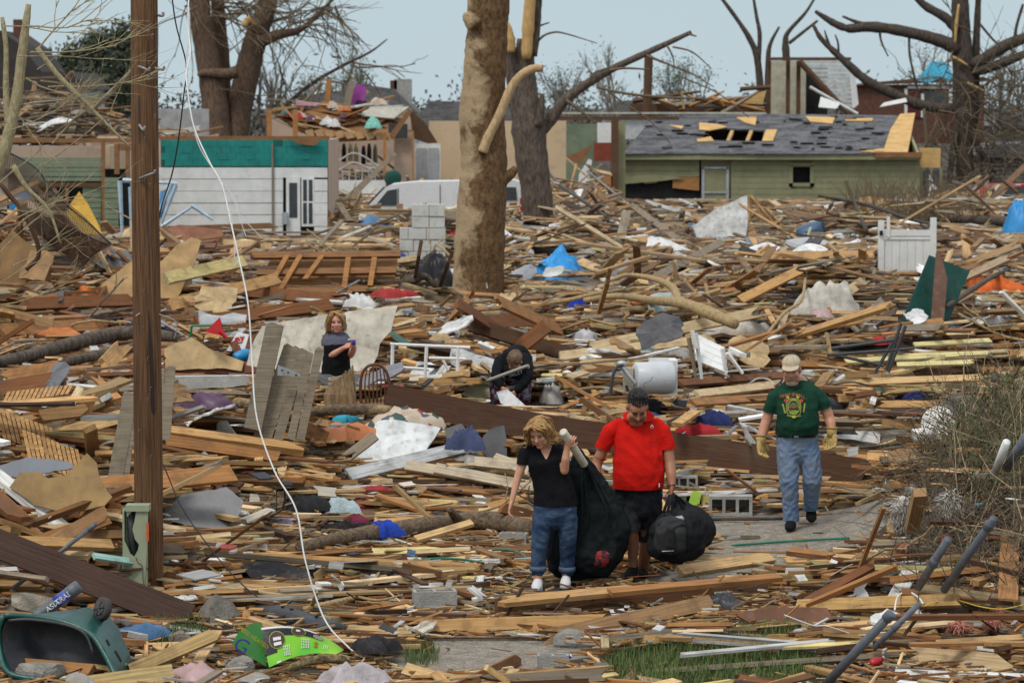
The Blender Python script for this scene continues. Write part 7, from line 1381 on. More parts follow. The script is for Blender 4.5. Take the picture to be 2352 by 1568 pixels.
dr_ = thing('dryer_drum', 'dented pale grey washing machine drum with black hose in the middle', 'appliance', T(1505, 918)); Yd = 36.6; a, c_ = D(1458, 868, Yd), D(1545, 866, Yd + .1); b = MB(); DW = mat('drum_enamel', (.52, .55, .58), .35, var=.1, dirtamt=.2)
b.tube([a, lerp(a, c_, .03), lerp(a, c_, .5), lerp(a, c_, .93), c_], [.17, .185, .19, .19, .18], 28); b.build('drum', DW, dr_, True)
piece('side_panel', dr_, WHITE, 1538, 828, 1556, 908, Yd + .1, .25, .05); piece('back_panel', dr_, WHITE, 1490, 822, 1552, 842, Yd + .3, .04); piece('motor_mount', dr_, mat('cream_metal', (.50, .46, .34), .5), 1432, 845, 1455, 888, Yd, .12); bar('strut', dr_, METAL, 1424, 838, 1458, 880, Yd - .1, .03); bar('strut', dr_, DGREY, 1438, 885, 1448, 912, Yd, .02)
line('hose', dr_, DGREY, [(1432, 838), (1418, 842), (1408, 862), (1404, 890), (1402, 910)], Yd - .15, .02, 8); line('crack', dr_, DGREY, [(1478, 890), (1480, 880), (1492, 875), (1500, 865)], Yd - .19, .003)
b = MB(); b.ell(D(1428, 835, Yd), (.06, .05, .04)); b.build('pump', METAL, dr_, True)
uc = thing('white_wooden_chair', 'broken white wooden chair tipped over right of centre', 'chair', T(1640, 870, .1)); Yu = 39.5; pl = Plane(D(1645, 830, Yu), 20, 50)
for k in range(4): b = MB(); panel(b, pl, [(1592 + k * 2, 765 + k * 16 - 2), (1665 + k * 2, 798 + k * 15), (1665 + k * 2, 811 + k * 15), (1592 + k * 2, 778 + k * 16)], .025); b.build('seat_slat', WHITE, uc)
for a in ((1582, 775, 1598, 865), (1598, 765, 1612, 870), (1660, 800, 1668, 868), (1672, 812, 1706, 858), (1640, 850, 1675, 866)): bar('leg', uc, GREYW if a[0] in (1582, 1640) else WHITE, *a, Yu - .1, .03, flat=.02)
bar('rail', uc, WHITE, 1590, 760, 1600, 800, Yu - .15, .03)
tl = thing('white_basin', 'white ceramic toilet bowl on its side by the bare shrub', 'toilet', T(2150, 1010)); Yt = 32.6; q = D(2155, 972, Yt); ax = Vector((-.35, -.9, .25)).normalized(); b = MB(); PO = mat('porcelain', (.72, .71, .67), .25, var=.08, dirtamt=.3, spec=.5)
b.tube([q - ax * .16, q - ax * .05, q + ax * .02, q + ax * .03, q + ax * .022, q - ax * .02, q - ax * .05], [.09, .155, .18, .172, .145, .135, .12], 28, True); b.build('bowl', PO, tl, True)
b = MB(); b.tube([q - ax * .03, q - ax * .025], .136, 26); b.build('bowl_inside', mat('basin_grey', (.34, .335, .31), .6), tl, True)
b = MB(); b.tube([D(2140, 990, Yt - .05), D(2115, 998, Yt - .1), D(2098, 1002, Yt - .12)], [(.09, .08), (.07, .07), (.08, .06)], 14, True, (0, 1, 0)); b.build('foot', PO, tl, True)
fr2 = thing('twisted_frame', 'twisted black metal frame in the flat pile at the right', 'metal frame', T(2020, 870)); 
for a in ((2070, 742, 2035, 850), (2080, 748, 2040, 855), (1910, 800, 2055, 780), (1900, 815, 2100, 800), (2055, 778, 2010, 855), (1920, 815, 2030, 840)): bar('bar', fr2, DGREY, *a, 42, .025)
crumple('black_tub', 'crumpled black plastic tub beside the big trunk', 'tub', 1000, 662, 92, 100, (.018, .019, .023), SHINY, .1, 0, .6, 3, 30, 12, .2)
board('brown plank leaning on the black tub', 955, 630, .5, 965, 570, 1.1, .25, .06, DKB, 80, .1); board('charred plank behind the black tub', 1010, 660, .3, 1035, 590, 1.0, .2, .06, DKB, 70, .1)
bl_ = thing('blue_drum', 'blue plastic drum half buried in the right background', 'drum', T(1865, 560)); q = D(1862, 540, 86); b = MB(); b.tube([q + Vector((-.3, 0, -.1)), q + Vector((-.2, 0, -.05)), q + Vector((.3, 0, .1)), q + Vector((.35, 0, .1))], [.25, .32, .32, .27], 18); b.build('shell', mat('drum_blue', (.05, .12, .22), .4), bl_, True); b = MB(); b.tube([q + Vector((.34, 0, .1)), q + Vector((.37, 0, .1))], .12, 12); b.build('lid', DGREY, bl_)
cn2 = thing('red_cone', 'bright red plastic funnel cone left of the hanging cable', 'cone', T(492, 800)); b = MB(); b.tube([D(472, 768, 43), D(505, 728, 43)], [.02, .0], 4); q = Plane(D(492, 770, 43), 10, 10); b = MB(); b.add([q.at(505, 728), q.at(470, 762), q.at(512, 772), q.at(500, 772) + Vector((.05, .3, .1))], [(0, 1, 2), (0, 2, 3), (0, 3, 1), (1, 3, 2)]); b.build('body', mat('cone_red', (.55, .012, .02), .4), cn2); bar('handle', cn2, mat('cone_red', (.55, .012, .02), .4), 505, 760, 520, 775, 42.9, .03)
gr = thing('green_rail', 'small bright green metal stand beside the red cone', 'stand', T(420, 800)); [bar('bar', gr, mat('green_tube', (.01, .20, .08), .4), *a, 43.2, .018) for a in ((440, 748, 520, 746), (440, 748, 438, 775))]
b = MB(); q = Plane(T(545, 815, .1), 10, 20); panel(b, q, [(520, 805), (545, 762), (572, 768), (560, 810)], .1); sg = tag(b.build('store_bag', WHITE), 'white carton with red and blue marks left of the cream wallboard', 'carton'); 
for pts, m_ in (([(540, 775), (562, 772), (556, 788), (538, 790)], REDP), ([(535, 795), (552, 792), (546, 806), (532, 806)], BLUEP)): q2 = Plane(q.p + q.n * .006, 10, 20); b = MB(); panel(b, q2, pts, .004); b.build('printed_mark', m_, sg)
v, f = text_geo('S', .13); b = MB(); c_ = q.at(550, 786) + q.n * .012; b.add([c_ + Vector((x[0] * .9 + x[1] * .2, 0, x[1] - x[0] * .1)) for x in v], f); b.build('lettering', WHITE, sg)
for nm, lb_, pts, col in (('orange_bottle', 'orange plastic jug left of the hanging cable', [(505, 790), (530, 765), (545, 775), (530, 795)], (.65, .10, .02)), ('blue_container', 'blue plastic wrap by the cardboard left of the cream wallboard', [(530, 835), (545, 805), (572, 812), (580, 838)], (.02, .25, .52)), ('blue_carton', 'blue plastic tray piece at the bottom gravel', [(1262, 1525), (1300, 1510), (1308, 1528), (1285, 1536)], (.01, .05, .5)), ('purple_bottle', 'purple detergent bottle on the forked branch', [(1462, 668), (1470, 648), (1482, 650), (1486, 668)], (.12, .04, .18)), ('red_can', 'flattened red and white can at the lower right', [(1995, 1520), (2010, 1510), (2032, 1516), (2022, 1536), (2000, 1530)], (.45, .02, .03))):
    p_ = T(pts[0][0], max(q[1] for q in pts)); s_ = FP / p_.y; us = [q[0] for q in pts]; vs2 = [q[1] for q in pts]; w_ = (max(us) - min(us)) / s_; h_ = (max(vs2) - min(vs2)) / s_; c_ = T(sum(us) / len(us), max(vs2)) ; ax = Vector((.8, .3, .35 if w_ > h_ else 1.6)).normalized(); b = MB(); L_ = max(w_, h_); r_ = min(w_, h_) * .42
    b.tube([c_ + ax * t * L_ + Vector((-w_ * .35, 0, r_)) for t in (0, .06, .5, .68, .8, .95)], [r_ * .85, r_, r_, r_ * .8, r_ * .4, r_ * .38], 12); t = thing(nm, lb_, 'container', c_); b.build('shell', mat('plastic_' + nm, col, .4, dirtamt=.15), t, True); b = MB(); b.tube([c_ + ax * L_ * .95 + Vector((-w_ * .35, 0, r_)), c_ + ax * L_ * 1.02 + Vector((-w_ * .35, 0, r_))], r_ * .45, 10); b.build('cap', WHITE, t)
sheet('white_plastic', 'folded white plastic siding piece beside the brush mound', 'siding', [(1958, 1372), (1965, 1345), (1955, 1312), (1990, 1312), (2005, 1320), (1985, 1350), (2000, 1378), (1975, 1380)], (1975, 1395), 30, (.66, .67, .66), .01)
sheet('white_panel_scrap', 'small white plate below the dark front beam', 'plate', [(1400, 1400), (1432, 1396), (1440, 1412), (1432, 1418), (1408, 1420)], (1420, 1424), 60, (.62, .64, .66), .008)
sheet('fallen_door_skin', 'dark red brown panel lying before the brush mound', 'panel', [(1692, 1412), (1760, 1392), (1900, 1395), (1915, 1420), (1860, 1436), (1720, 1428)], (1790, 1445), 55, (.15, .065, .035), .02)
sheet('white_trim_box', 'hollow white vinyl post lying behind the jeans of the man in green', 'post', [(2020, 1018), (1880, 1000), (1878, 990), (2005, 990), (2022, 996)], (1960, 1030), 35, (.62, .62, .60), .08)
sheet('round_panel', 'round cream table leaf before the bending person', 'table leaf', [(1060, 905), (1075, 888), (1105, 880), (1135, 886), (1150, 900), (1130, 912), (1090, 915)], (1105, 925), 40, (.52, .47, .32), .03)
sheet('white_panel_leaf', 'white triangular panel below the bending person', 'board', [(1140, 900), (1165, 893), (1208, 932), (1165, 935), (1150, 925)], (1180, 942), 35, (.72, .74, .75), .02)
for q in (('grey_gutter', 'long grey plank leaning up to the right before the opened room', [(768, 482), (772, 470), (905, 350), (912, 355), (790, 478)], 97, GREYW), ('white_post_piece', 'upright white post left of the block wall', [(812, 590), (826, 490), (842, 492), (832, 592)], 84, WHITE), ('white_picket_piece', 'short white railing piece at the corner of the white house', [(762, 575), (766, 540), (800, 538), (800, 575)], 88, WHITE), ('grey_box', 'grey metal box before the white house door', [(770, 600), (775, 575), (825, 572), (830, 598)], 82, METAL), ('brown_cabinet', 'brown board slab between the white house and the van', [(758, 560), (760, 500), (800, 508), (812, 545), (800, 565)], 93, BROWN), ('cream_round_board', 'rounded cream board below the white post', [(795, 600), (815, 575), (845, 570), (860, 585), (855, 602)], 82, BEIGE), ('grey_wire_panel', 'grey slab leaning at the left of the second broken tree', [(1178, 500), (1182, 440), (1200, 445), (1206, 500)], 100, METAL), ('tan_wall_piece', 'tan triangle of plasterboard before the green plaster room', [(1330, 470), (1360, 440), (1412, 472)], 110, BEIGE), ('olive_board', 'brown curved sheet lying before the bare hedge', [(1900, 520), (1930, 500), (1990, 498), (2010, 512), (1960, 525)], 96, DARKW), ('white_siding_piece', 'white siding piece lying before the bare hedge', [(1945, 505), (2005, 492), (2010, 502), (1960, 512)], 95, WHITE), ('pale_triangle', 'white triangle of plasterboard at the right porch of the olive house', [(2130, 490), (2135, 400), (2150, 430), (2175, 485)], 112, WHITE)): loose(q[0], q[1], 'scrap', q[4], q[2], q[3], .05, R.uniform(-15, 15), R.uniform(0, 15))
for q in (('snack_carton', 'small lime green carton with red print left of the three hole block', [(1575, 1165), (1592, 1125), (1612, 1130), (1604, 1165)], (.30, .48, .06)), ('open_carton', 'small open yellow and purple carton against the three hole block', [(1612, 1162), (1610, 1132), (1634, 1122), (1632, 1160)], (.40, .34, .12)), ('foam_block', 'pale grey foam block resting on the three hole block', [(1640, 1122), (1665, 1104), (1690, 1110), (1668, 1126)], (.50, .52, .52)), ('paper_pile', 'crumpled white papers behind the duffel bag handle', [(1545, 1160), (1556, 1135), (1580, 1130), (1572, 1160)], (.66, .66, .66))): sheet(q[0], q[1], 'carton', q[2], (q[2][0][0], q[2][0][1] + 6), 20, q[3], .06)
# green hoses and cords on the ground
def ground_wire(name, label, m, pts, r, z=.02, cat='hose'):
    b = MB(); b.tube(bez([T(u, v, z) for u, v in pts], 6), r, 7); return tag(b.build(name, m, None, True), label, cat)
HG = mat('hose_green', (.01, .16, .10), .4)
ground_wire('garden_hose', 'green garden hose across the gravel by the man in green', HG, [(1680, 1252), (1760, 1246), (1850, 1240), (1950, 1235)], .012); ground_wire('garden_hose', 'green hose loop in the planks left of the woman in black', HG, [(950, 1290), (1000, 1282), (1060, 1284), (1110, 1292)], .012, .08); ground_wire('garden_hose', 'short green hose arc right of the log', HG, [(1130, 1262), (1165, 1262), (1195, 1270), (1208, 1280)], .012, .1)
ground_wire('black_hose', 'black hose running along the bottom right edge', mat('hose_black', (.03, .03, .032), .5), [(1900, 1575), (1990, 1548), (2080, 1542), (2200, 1552), (2380, 1568)], .03, .03)
ground_wire('yellow_rope', 'thin yellow cord curling over the brush at the lower right', mat('cord_yellow', (.65, .42, .04), .5), [(2120, 1392), (2180, 1375), (2250, 1392), (2300, 1398), (2352, 1388)], .005, .2, 'cord'); ground_wire('frayed_rope', 'white frayed cord loop beside the tan board at the lower right', CW, [(2055, 1400), (2062, 1370), (2085, 1358), (2110, 1372), (2120, 1385)], .008, .25, 'cord')
ground_wire('iron_bar', 'dark iron rail with round fitting on the gravel', mat('hose_black', (.03, .03, .032), .5), [(1560, 1192), (1650, 1192), (1805, 1190)], .02, .03, 'rail')
# window screen caught in the left tree
t = thing('torn_screen', 'rusty torn window screen hanging in the bare tree at left', 'screen', D(150, 560, 26)); m, n, l, p = newmat('rust_mesh'); tc = n.new('ShaderNodeTexCoord'); x = noise(n, l, tc.outputs['Object'], 6, 5, .7); l.new(mixc(n, l, rng(n, l, x, .4, .6, 0, 1), (.10, .045, .02), (.20, .17, .14)), p.inputs[0]); p.inputs['Roughness'].default_value = .9
b = MB(); pts = [(-10, 338), (40, 390), (95, 430), (120, 470), (160, 480), (195, 520), (252, 560), (205, 590), (180, 620), (150, 585), (110, 560), (70, 500), (20, 440), (-10, 420)]
up = [(-10, 335), (40, 365), (80, 392), (118, 438), (150, 462), (200, 505), (255, 562)]; lo = [(-10, 425), (20, 455), (60, 500), (110, 565), (150, 590), (178, 622), (215, 585)]
for k in range(26): f = k / 25; q = bez([D(lerp(a[0], c_[0], f), lerp(a[1], c_[1], f), 26 + .12 * math.sin(3 * f + i)) for i, (a, c_) in enumerate(zip(up, lo))], 3); b.tube(q, .0035, 3, False)
for k in range(60): f = k / 59 * 6; i = min(5, int(f)); g_ = f - i; a = D(lerp(up[i][0], up[i + 1][0], g_), lerp(up[i][1], up[i + 1][1], g_), 26); c_ = D(lerp(lo[i][0], lo[i + 1][0], g_), lerp(lo[i][1], lo[i + 1][1], g_), 26.05); b.tube([a, c_], .0035, 3, False)
o = b.build('mesh', m, t); o['kind'] = 'stuff'
b = MB(); q = bez([D(*a, 25.95) for a in [(60, 480), (110, 500), (160, 520), (210, 545), (250, 562)]], 3); q2 = bez([D(*a, 25.95) for a in [(75, 520), (120, 565), (160, 590), (180, 612), (215, 582)]], 3); k = len(q); b.add(q + q2 + [x + Vector((0, .004, 0)) for x in q + q2], [(i, i + 1, k + i + 1, k + i) for i in range(k - 1)] + [(2 * k + k + i, 2 * k + k + i + 1, 2 * k + i + 1, 2 * k + i) for i in range(k - 1)]); b.build('clogged_mesh', mat('rust_clog', (.075, .036, .018), .95, var=.6, scale=12, dirtamt=.6, dirt=(.22, .17, .12)), t, True)
line('frame', t, DGREY, [(-10, 335), (80, 385), (125, 445), (200, 510), (255, 560)], 25.9, .008); line('frame', t, DARKW, [(0, 420), (60, 500), (90, 580), (60, 620)], 25.9, .02)
# ------------------------------------------------------------------ bare shrubs near the camera
def shrub(label, name, starts, Y, seed, m, L, r, lev=2, kids=(2, 4), lean=(.5, 0, .7), spread=.55, wob=.12, big=()):
    rr = random.Random(seed); t = thing(name, label, 'shrub', D(starts[0][0], starts[0][1], Y))
    for q in big: trunk('stem', t, m, q, Y, 9, .04, 4)
    for (u, v) in starts:
        b = MB(); grow(b, D(u, v, Y + rr.uniform(-.4, .4)), Vector((lean[0] + rr.gauss(0, .35), rr.gauss(0, .25), lean[2] + rr.gauss(0, .4))), L * rr.uniform(.7, 1.3), r * rr.uniform(.6, 1.2), lev, rr, spread, 6, .1, 5, kids, None, .6, wob); b.build('branch', m, t)
PT = barkmat('pale_green_twig', (.30, .25, .14), (.50, .42, .25), 10)
shrub('broken bare sapling with pale twigs at the upper left', 'bare_tree', [(58, 60), (40, 130), (90, 110), (60, 180), (30, 250), (55, 240), (85, 160), (20, 300), (70, 120), (110, 200), (150, 290), (10, 60), (120, 330), (30, 380), (100, 380)], 25.5, 21, PT, .62, .008, 2, (2, 4), (.75, 0, .25), .5, .10,
      ([(66, 10, 12), (58, 70, 20), (48, 150, 24), (38, 230, 26), (20, 310, 30), (5, 360, 32), (-20, 420, 34)], [(5, 40, 10), (14, 110, 12), (14, 200, 14), (20, 300, 18)], [(85, 110, 12), (130, 170, 13), (180, 220, 12), (250, 290, 7), (300, 340, 4)], [(30, 380, 14), (60, 430, 10), (110, 480, 8), (140, 560, 5)]))
shrub('second tangle of thin pale twigs crossing low at the left edge', 'bare_tree', [(0, 420), (10, 480), (20, 540), (0, 580), (30, 610), (0, 650), (40, 500), (5, 700)], 25, 22, PT, .55, .006, 2, (2, 3), (.8, 0, .35), .5, .1)
shrub('bare twiggy shrub rising at the right before the flat pile', 'bare_shrub', [(2110, 1130), (2130, 1140), (2150, 1120), (2170, 1140), (2190, 1110), (2210, 1130), (2235, 1120), (2255, 1100), (2280, 1120), (2300, 1090), (2320, 1110), (2345, 1080), (2160, 1080), (2200, 1060)], 28.2, 23, TWIG2, .58, .0055, 2, (2, 4), (.25, 0, .9), .42, .08)
# dead brush on the mound
rr = random.Random(31); b = MB()
for _ in range(3000):
    x, y = rr.gauss(4.6, .6), rr.uniform(25, 31.5); z = float(hgt(x, y))
    if x < (.122 if y < 27.5 else .133) * y + rr.gauss(-.1, .12): continue
    d = Vector((rr.gauss(.35, .5), rr.gauss(0, .4), abs(rr.gauss(.3, .35)))); L = rr.uniform(.35, 1.2)
    pts = [Vector((x, y, z))]
    for i in range(4): d = d + Vector((rr.gauss(0, .15), rr.gauss(0, .15), rr.gauss(-.06, .12))); pts.append(pts[-1] + d.normalized() * L / 4)
    b.tube(pts, [.006, .0055, .0045, .0035, .002], 3, False)
stuff(b.build('dead_brush', barkmat('brush_twig', (.09, .07, .05), (.24, .19, .13), 8)), 'dense tangle of dead brown brush on the mound at the right', 'brush')
b = MB()
for _ in range(600):
    x, y = rr.gauss(4.75, .5), rr.uniform(26, 31.5); z = float(hgt(x, y))
    if x < .132 * y: continue
    d = Vector((rr.gauss(.5, .4), rr.gauss(0, .3), abs(rr.gauss(.55, .3)))); L = rr.uniform(.6, 1.3); pts = [Vector((x, y, z + .05))]
    for i in range(4): d = d + Vector((rr.gauss(0, .1), rr.gauss(0, .1), rr.gauss(-.1, .06))); pts.append(pts[-1] + d.normalized() * L / 4)
    b.tube(pts, [.006, .0055, .005, .004, .002], 4, False)
stuff(b.build('straw_stalks', TWIG), 'pale dry stalks bent over the brush mound', 'stalks')
tips = [Vector((x, y, float(hgt(x, y)) + rr.uniform(.1, .6))) for x, y in ((rr.gauss(4.8, .4), rr.uniform(27, 31)) for _ in range(200)) if x > .138 * y]
stuff(leaves(tips, 4500, .024, .14, rr).build('brush_leaves', mat('brush_leaf', (.05, .075, .02), .7, var=.5)), 'small green leaves in the brush mound', 'leaves')
# scrub before the olive house
b = MB()
for _ in range(500):
    p = D(rr.uniform(1960, 2260), 520, rr.uniform(96, 106)); p.z = .5; d = Vector((rr.gauss(0, .25), 0, 1)); L = rr.uniform(.6, 1.7); b.tube([p, p + d * L * .5, p + (d + Vector((rr.gauss(0, .2), 0, 0))) * L], [.02, .014, .005], 3, False)
stuff(b.build('bare_hedge', TWIG2), 'bare brown hedge of thin stems before the olive house', 'hedge')
# grass
b = MB()
for P_ in GRASS:
    us, vs2 = [q[0] for q in P_], [q[1] for q in P_]; cnt = int((max(us) - min(us)) * (max(vs2) - min(vs2)) / 10)
    for _ in range(cnt):
        u, v = rr.uniform(min(us), max(us)), rr.uniform(min(vs2), max(vs2))
        if not bool(inpoly(np.array([u + rr.gauss(0, 12)]), np.array([v + rr.gauss(0, 5)]), P_)[0]): continue
        p = T(u, v); L = rr.uniform(.04, .15); a = rr.uniform(0, 6.28); e = Vector((math.cos(a), math.sin(a), 0)); s_ = e.cross(Vector((0, 0, 1))) * .003; q = p + Vector((0, 0, L * .6)) + e * L * .2; r_ = p + Vector((0, 0, L * .95)) + e * L * rr.uniform(.3, .7)
        b.add([p - s_, p + s_, q + s_ * .7, q - s_ * .7, r_], [(0, 1, 2, 3), (3, 2, 4)])
stuff(b.build('grass', mat('grass_blade', (.09, .14, .03), .6, var=.5, scale=4, dirt=(.26, .23, .09), dirtamt=.8)), 'short green grass between the foreground planks', 'grass')
# ------------------------------------------------------------------ debris field
def sample(n, y0, y1, pad=.03):
    y = np.sqrt(NR.uniform(y0 ** 2, y1 ** 2, n)); x = y * NR.uniform(-.1636 - pad, .1636 + pad, n); return x, y
KEEP = [(w1.location, .42), (m1.location, .45), (m2.location, .6), (df.location, .3), (bx_.location, .4), (pd.location, .25)]
SEE = [(840, 415, 1200, 462, 92), (918, 470, 1024, 590, 70), (715, 868, 808, 925, 35.9), (850, 1185, 925, 1225, 31), (700, 1510, 920, 1560, 24.5), (1700, 1000, 1960, 1225, 32.0), (1130, 930, 1640, 1365, 28.6), (735, 715, 830, 860, 38.5), (1130, 800, 1225, 925, 38.5), (0, 1395, 310, 1505, 24.2), (530, 1425, 790, 1530, 24.2), (275, 1165, 340, 1365, 27.4), (825, 835, 900, 920, 36.5), (560, 742, 740, 1000, 33.7), (810, 962, 1165, 1062, 32.5), (855, 925, 1040, 970, 34), (1400, 822, 1560, 905, 37.4), (1585, 760, 1710, 860, 40.5), (2095, 940, 2200, 1005, 33), (566, 705, 912, 850, 42.5),
       (1220, 565, 1360, 635, 71), (2015, 498, 2152, 620, 61.8), (2068, 578, 2228, 735, 58), (1590, 448, 1720, 545, 101), (955, 575, 1045, 645, 58), (420, 395, 760, 540, 84), (1430, 350, 2115, 455, 118), (590, 578, 920, 665, 54.8), (1045, 0, 1165, 685, 56.5), (870, 625, 1040, 690, 54.8), (1200, 430, 1270, 520, 89), (1825, 630, 1970, 715, 59), (690, 1190, 1225, 1240, 30.5), (1140, 1340, 1790, 1395, 27.3)]
bpy.context.view_layer.update()
for o in [q for q in bpy.data.objects if q.parent is None and q.get('label') and not q.get('kind')]:
    if o.get('category') in ('house', 'tree', 'shrub', 'screen', 'cable', 'pole', 'van', 'truck', 'wall', 'shirt', 'stump', 'cart', 'scrap'): continue
    if o in (w2, m3): continue
    P3 = []
    for q in [o] + list(o.children_recursive):
        if q.type != 'MESH': continue
        me = q.data; nv = len(me.vertices); co = np.empty(nv * 3, np.float32); me.vertices.foreach_get('co', co); mw = np.array(q.matrix_world); co = co.reshape(-1, 3) @ mw[:3, :3].T + mw[:3, 3]
        if nv < 400:
            ed = np.empty(len(me.edges) * 2, np.int32); me.edges.foreach_get('vertices', ed); ed = ed.reshape(-1, 2); co = np.concatenate([co[ed[:, 0]] * (1 - f) + co[ed[:, 1]] * f for f in np.linspace(0, 1, 61 if nv < 60 else 9)])
        P3.append(co)
    if not P3: continue
    P3 = np.concatenate(P3); us, vs2 = pixn(P3[:, 0], P3[:, 1], P3[:, 2]); fr_ = .97 if o.get('category') in ('person', 'cardboard box', 'cinder block') else .85; nb = max(1, int((us.max() - us.min()) / 22)); bi = np.minimum(((us - us.min()) / max(us.max() - us.min(), 1e-6) * nb).astype(int), nb - 1)
    for k in range(nb):
        s_ = bi == k
        if s_.any(): SEE.append((us[s_].min(), vs2[s_].min(), us[s_].max(), lerp(vs2[s_].min(), vs2[s_].max(), fr_), float(np.median(P3[s_, 1])) + .05))
SEE = np.array(SEE)
def okmask(x, y, zt, hx, hy=0.0, hz=0.0):
    """False where a piece would stand on a kept spot or hide something that stays visible in the photograph"""
    x, y, zt, hx = (np.atleast_1d(np.asarray(q, float)) for q in (x, y, zt, hx)); ok = np.ones(len(x), bool); hy = np.zeros(len(x)) + hy; hz = np.zeros(len(x)) + hz
    for p, r in KEEP: ok &= ~(((x - p.x) ** 2 + (y - p.y) ** 2 < (r + np.abs(hx) * .3) ** 2) & (y < p.y + .5))
    for i0 in range(0, len(x), 2000):
        s_ = slice(i0, i0 + 2000); bad = np.zeros(len(x[s_]), bool)
        for f in (-1, -.66, -.33, 0, .33, .66, 1):
            yy = y[s_] + f * hy[s_]; near = yy[:, None] < SEE[None, :, 4]; u, v = pixn(x[s_] + f * hx[s_], yy, zt[s_] + f * hz[s_]); u, v = u[:, None], v[:, None]
            bad |= (near & (u > SEE[:, 0]) & (u < SEE[:, 2]) & (v > SEE[:, 1] - 3) & (v < SEE[:, 3])).any(1)
        ok[s_] &= ~bad | ((y[s_] > 45) & (zt[s_] - hgt(x[s_], y[s_]) < .3) & (NR.random(len(bad)) < .3))
    return ok
def okspot(x, y, top, halfw): return bool(okmask(x, y, top, halfw)[0])
PAL = [(TAN1, .20), (TAN2, .13), (ORB, .22), (RDB, .12), (DKB, .08), (GRW, .11), (PALE, .13), (WHT, .08), (YEL, .03), ((.45, .28, .12), .01)]
PC = np.array([c for c, _ in PAL]); PP = np.array([p_ for _, p_ in PAL]); PP /= PP.sum()
def palette(x, y, n):
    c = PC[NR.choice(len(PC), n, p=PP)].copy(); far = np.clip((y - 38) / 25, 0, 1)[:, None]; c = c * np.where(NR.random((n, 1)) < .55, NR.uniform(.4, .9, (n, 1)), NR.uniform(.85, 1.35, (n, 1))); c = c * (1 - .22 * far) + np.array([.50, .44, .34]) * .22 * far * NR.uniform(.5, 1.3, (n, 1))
    u = W / 2 + FP * x / y; red = ((u < 620) & (y > 36) & (y < 75))[:, None]; return np.clip(np.where(red & (NR.random((n, 1)) < .55), c * .5 + np.array([.24, .11, .05]) * .5, c), .01, .85)
def scatter(n, y0, y1, Lr, wr, tr_, lift, steep, ys=.5, mask=True):
    x, y = sample(n, y0, y1); L = np.exp(NR.uniform(np.log(Lr[0]), np.log(Lr[1]), n)); w_ = NR.uniform(*wr, n) * np.clip(L / .8, .35, 1); t = NR.uniform(*tr_, n)
    yaw = np.where(NR.random(n) < .15, NR.uniform(-1.57, 1.57, n), NR.normal(0, ys, n)); pit = NR.normal(0, .03 + .05 * (ys > .6), n); st = NR.random(n) < steep; pit[st] = np.clip(NR.normal(0, .34, st.sum()), -.75, .75); roll = NR.choice([0, .3, -.35, .8, 1.35], n, p=[.55, .15, .15, .07, .08]) + NR.normal(0, .12, n)
    z = hgt(x, y) + np.abs(np.sin(pit)) * L * .38 + NR.uniform(0, 1, n) ** 1.5 * lift + t * .5; u, v = pixn(x, y, z)
    keep = np.ones(n, bool)
    for P_ in GRAVEL: keep &= ~(inpoly(u, v, P_) & (NR.random(n) < (.95 if mask else .88)))
    for P_ in GRASS: keep &= ~(inpoly(u, v, P_) & (NR.random(n) < .8))
    keep &= ~((x > .127 * y) & (y > 25) & (y < 32) & (st | (NR.random(n) < .85)))
    top = z + np.abs(np.sin(pit)) * L * .5 + w_ * np.abs(np.sin(roll)) * .5
    hx = L * .5 * np.cos(yaw) * np.cos(pit); hy = L * .5 * np.sin(yaw) * np.cos(pit); hz = L * .5 * np.sin(pit); keep &= (okmask(x, y, z + w_ * np.abs(np.sin(roll)) * .5 + t * .5, hx, hy, hz) & okmask(x, y, z, hx, hy, hz)) if mask else True
    if not mask:
        for p, r in KEEP: keep &= ~(((x - p.x) ** 2 + (y - p.y) ** 2 < (r * .8) ** 2) & (y < p.y + .1))
    for f in (-.8, .8):
        u, v = pixn(x + f * hx, y, z)
        for P_ in GRAVEL + GRASS: keep &= ~(inpoly(u, v, P_) & (NR.random(n) < (.8 if mask else .6)))
    k = np.nonzero(keep)[0]; return dict(x=x[k], y=y[k], z=z[k], L=L[k], w=w_[k], t=t[k], yaw=yaw[k], pit=pit[k], roll=roll[k], c=palette(x[k], y[k], len(k)))
def rots(d):
    cy, sy, cp, sp_2, cr_, sr = np.cos(d['yaw']), np.sin(d['yaw']), np.cos(d['pit']), np.sin(d['pit']), np.cos(d['roll']), np.sin(d['roll'])
    X = np.stack([cy * cp, sy * cp, sp_2], -1); Y0 = np.stack([-sy, cy, 0 * cy], -1); Z0 = np.cross(X, Y0); return X, Y0 * cr_[:, None] + Z0 * sr[:, None], Z0 * cr_[:, None] - Y0 * sr[:, None]
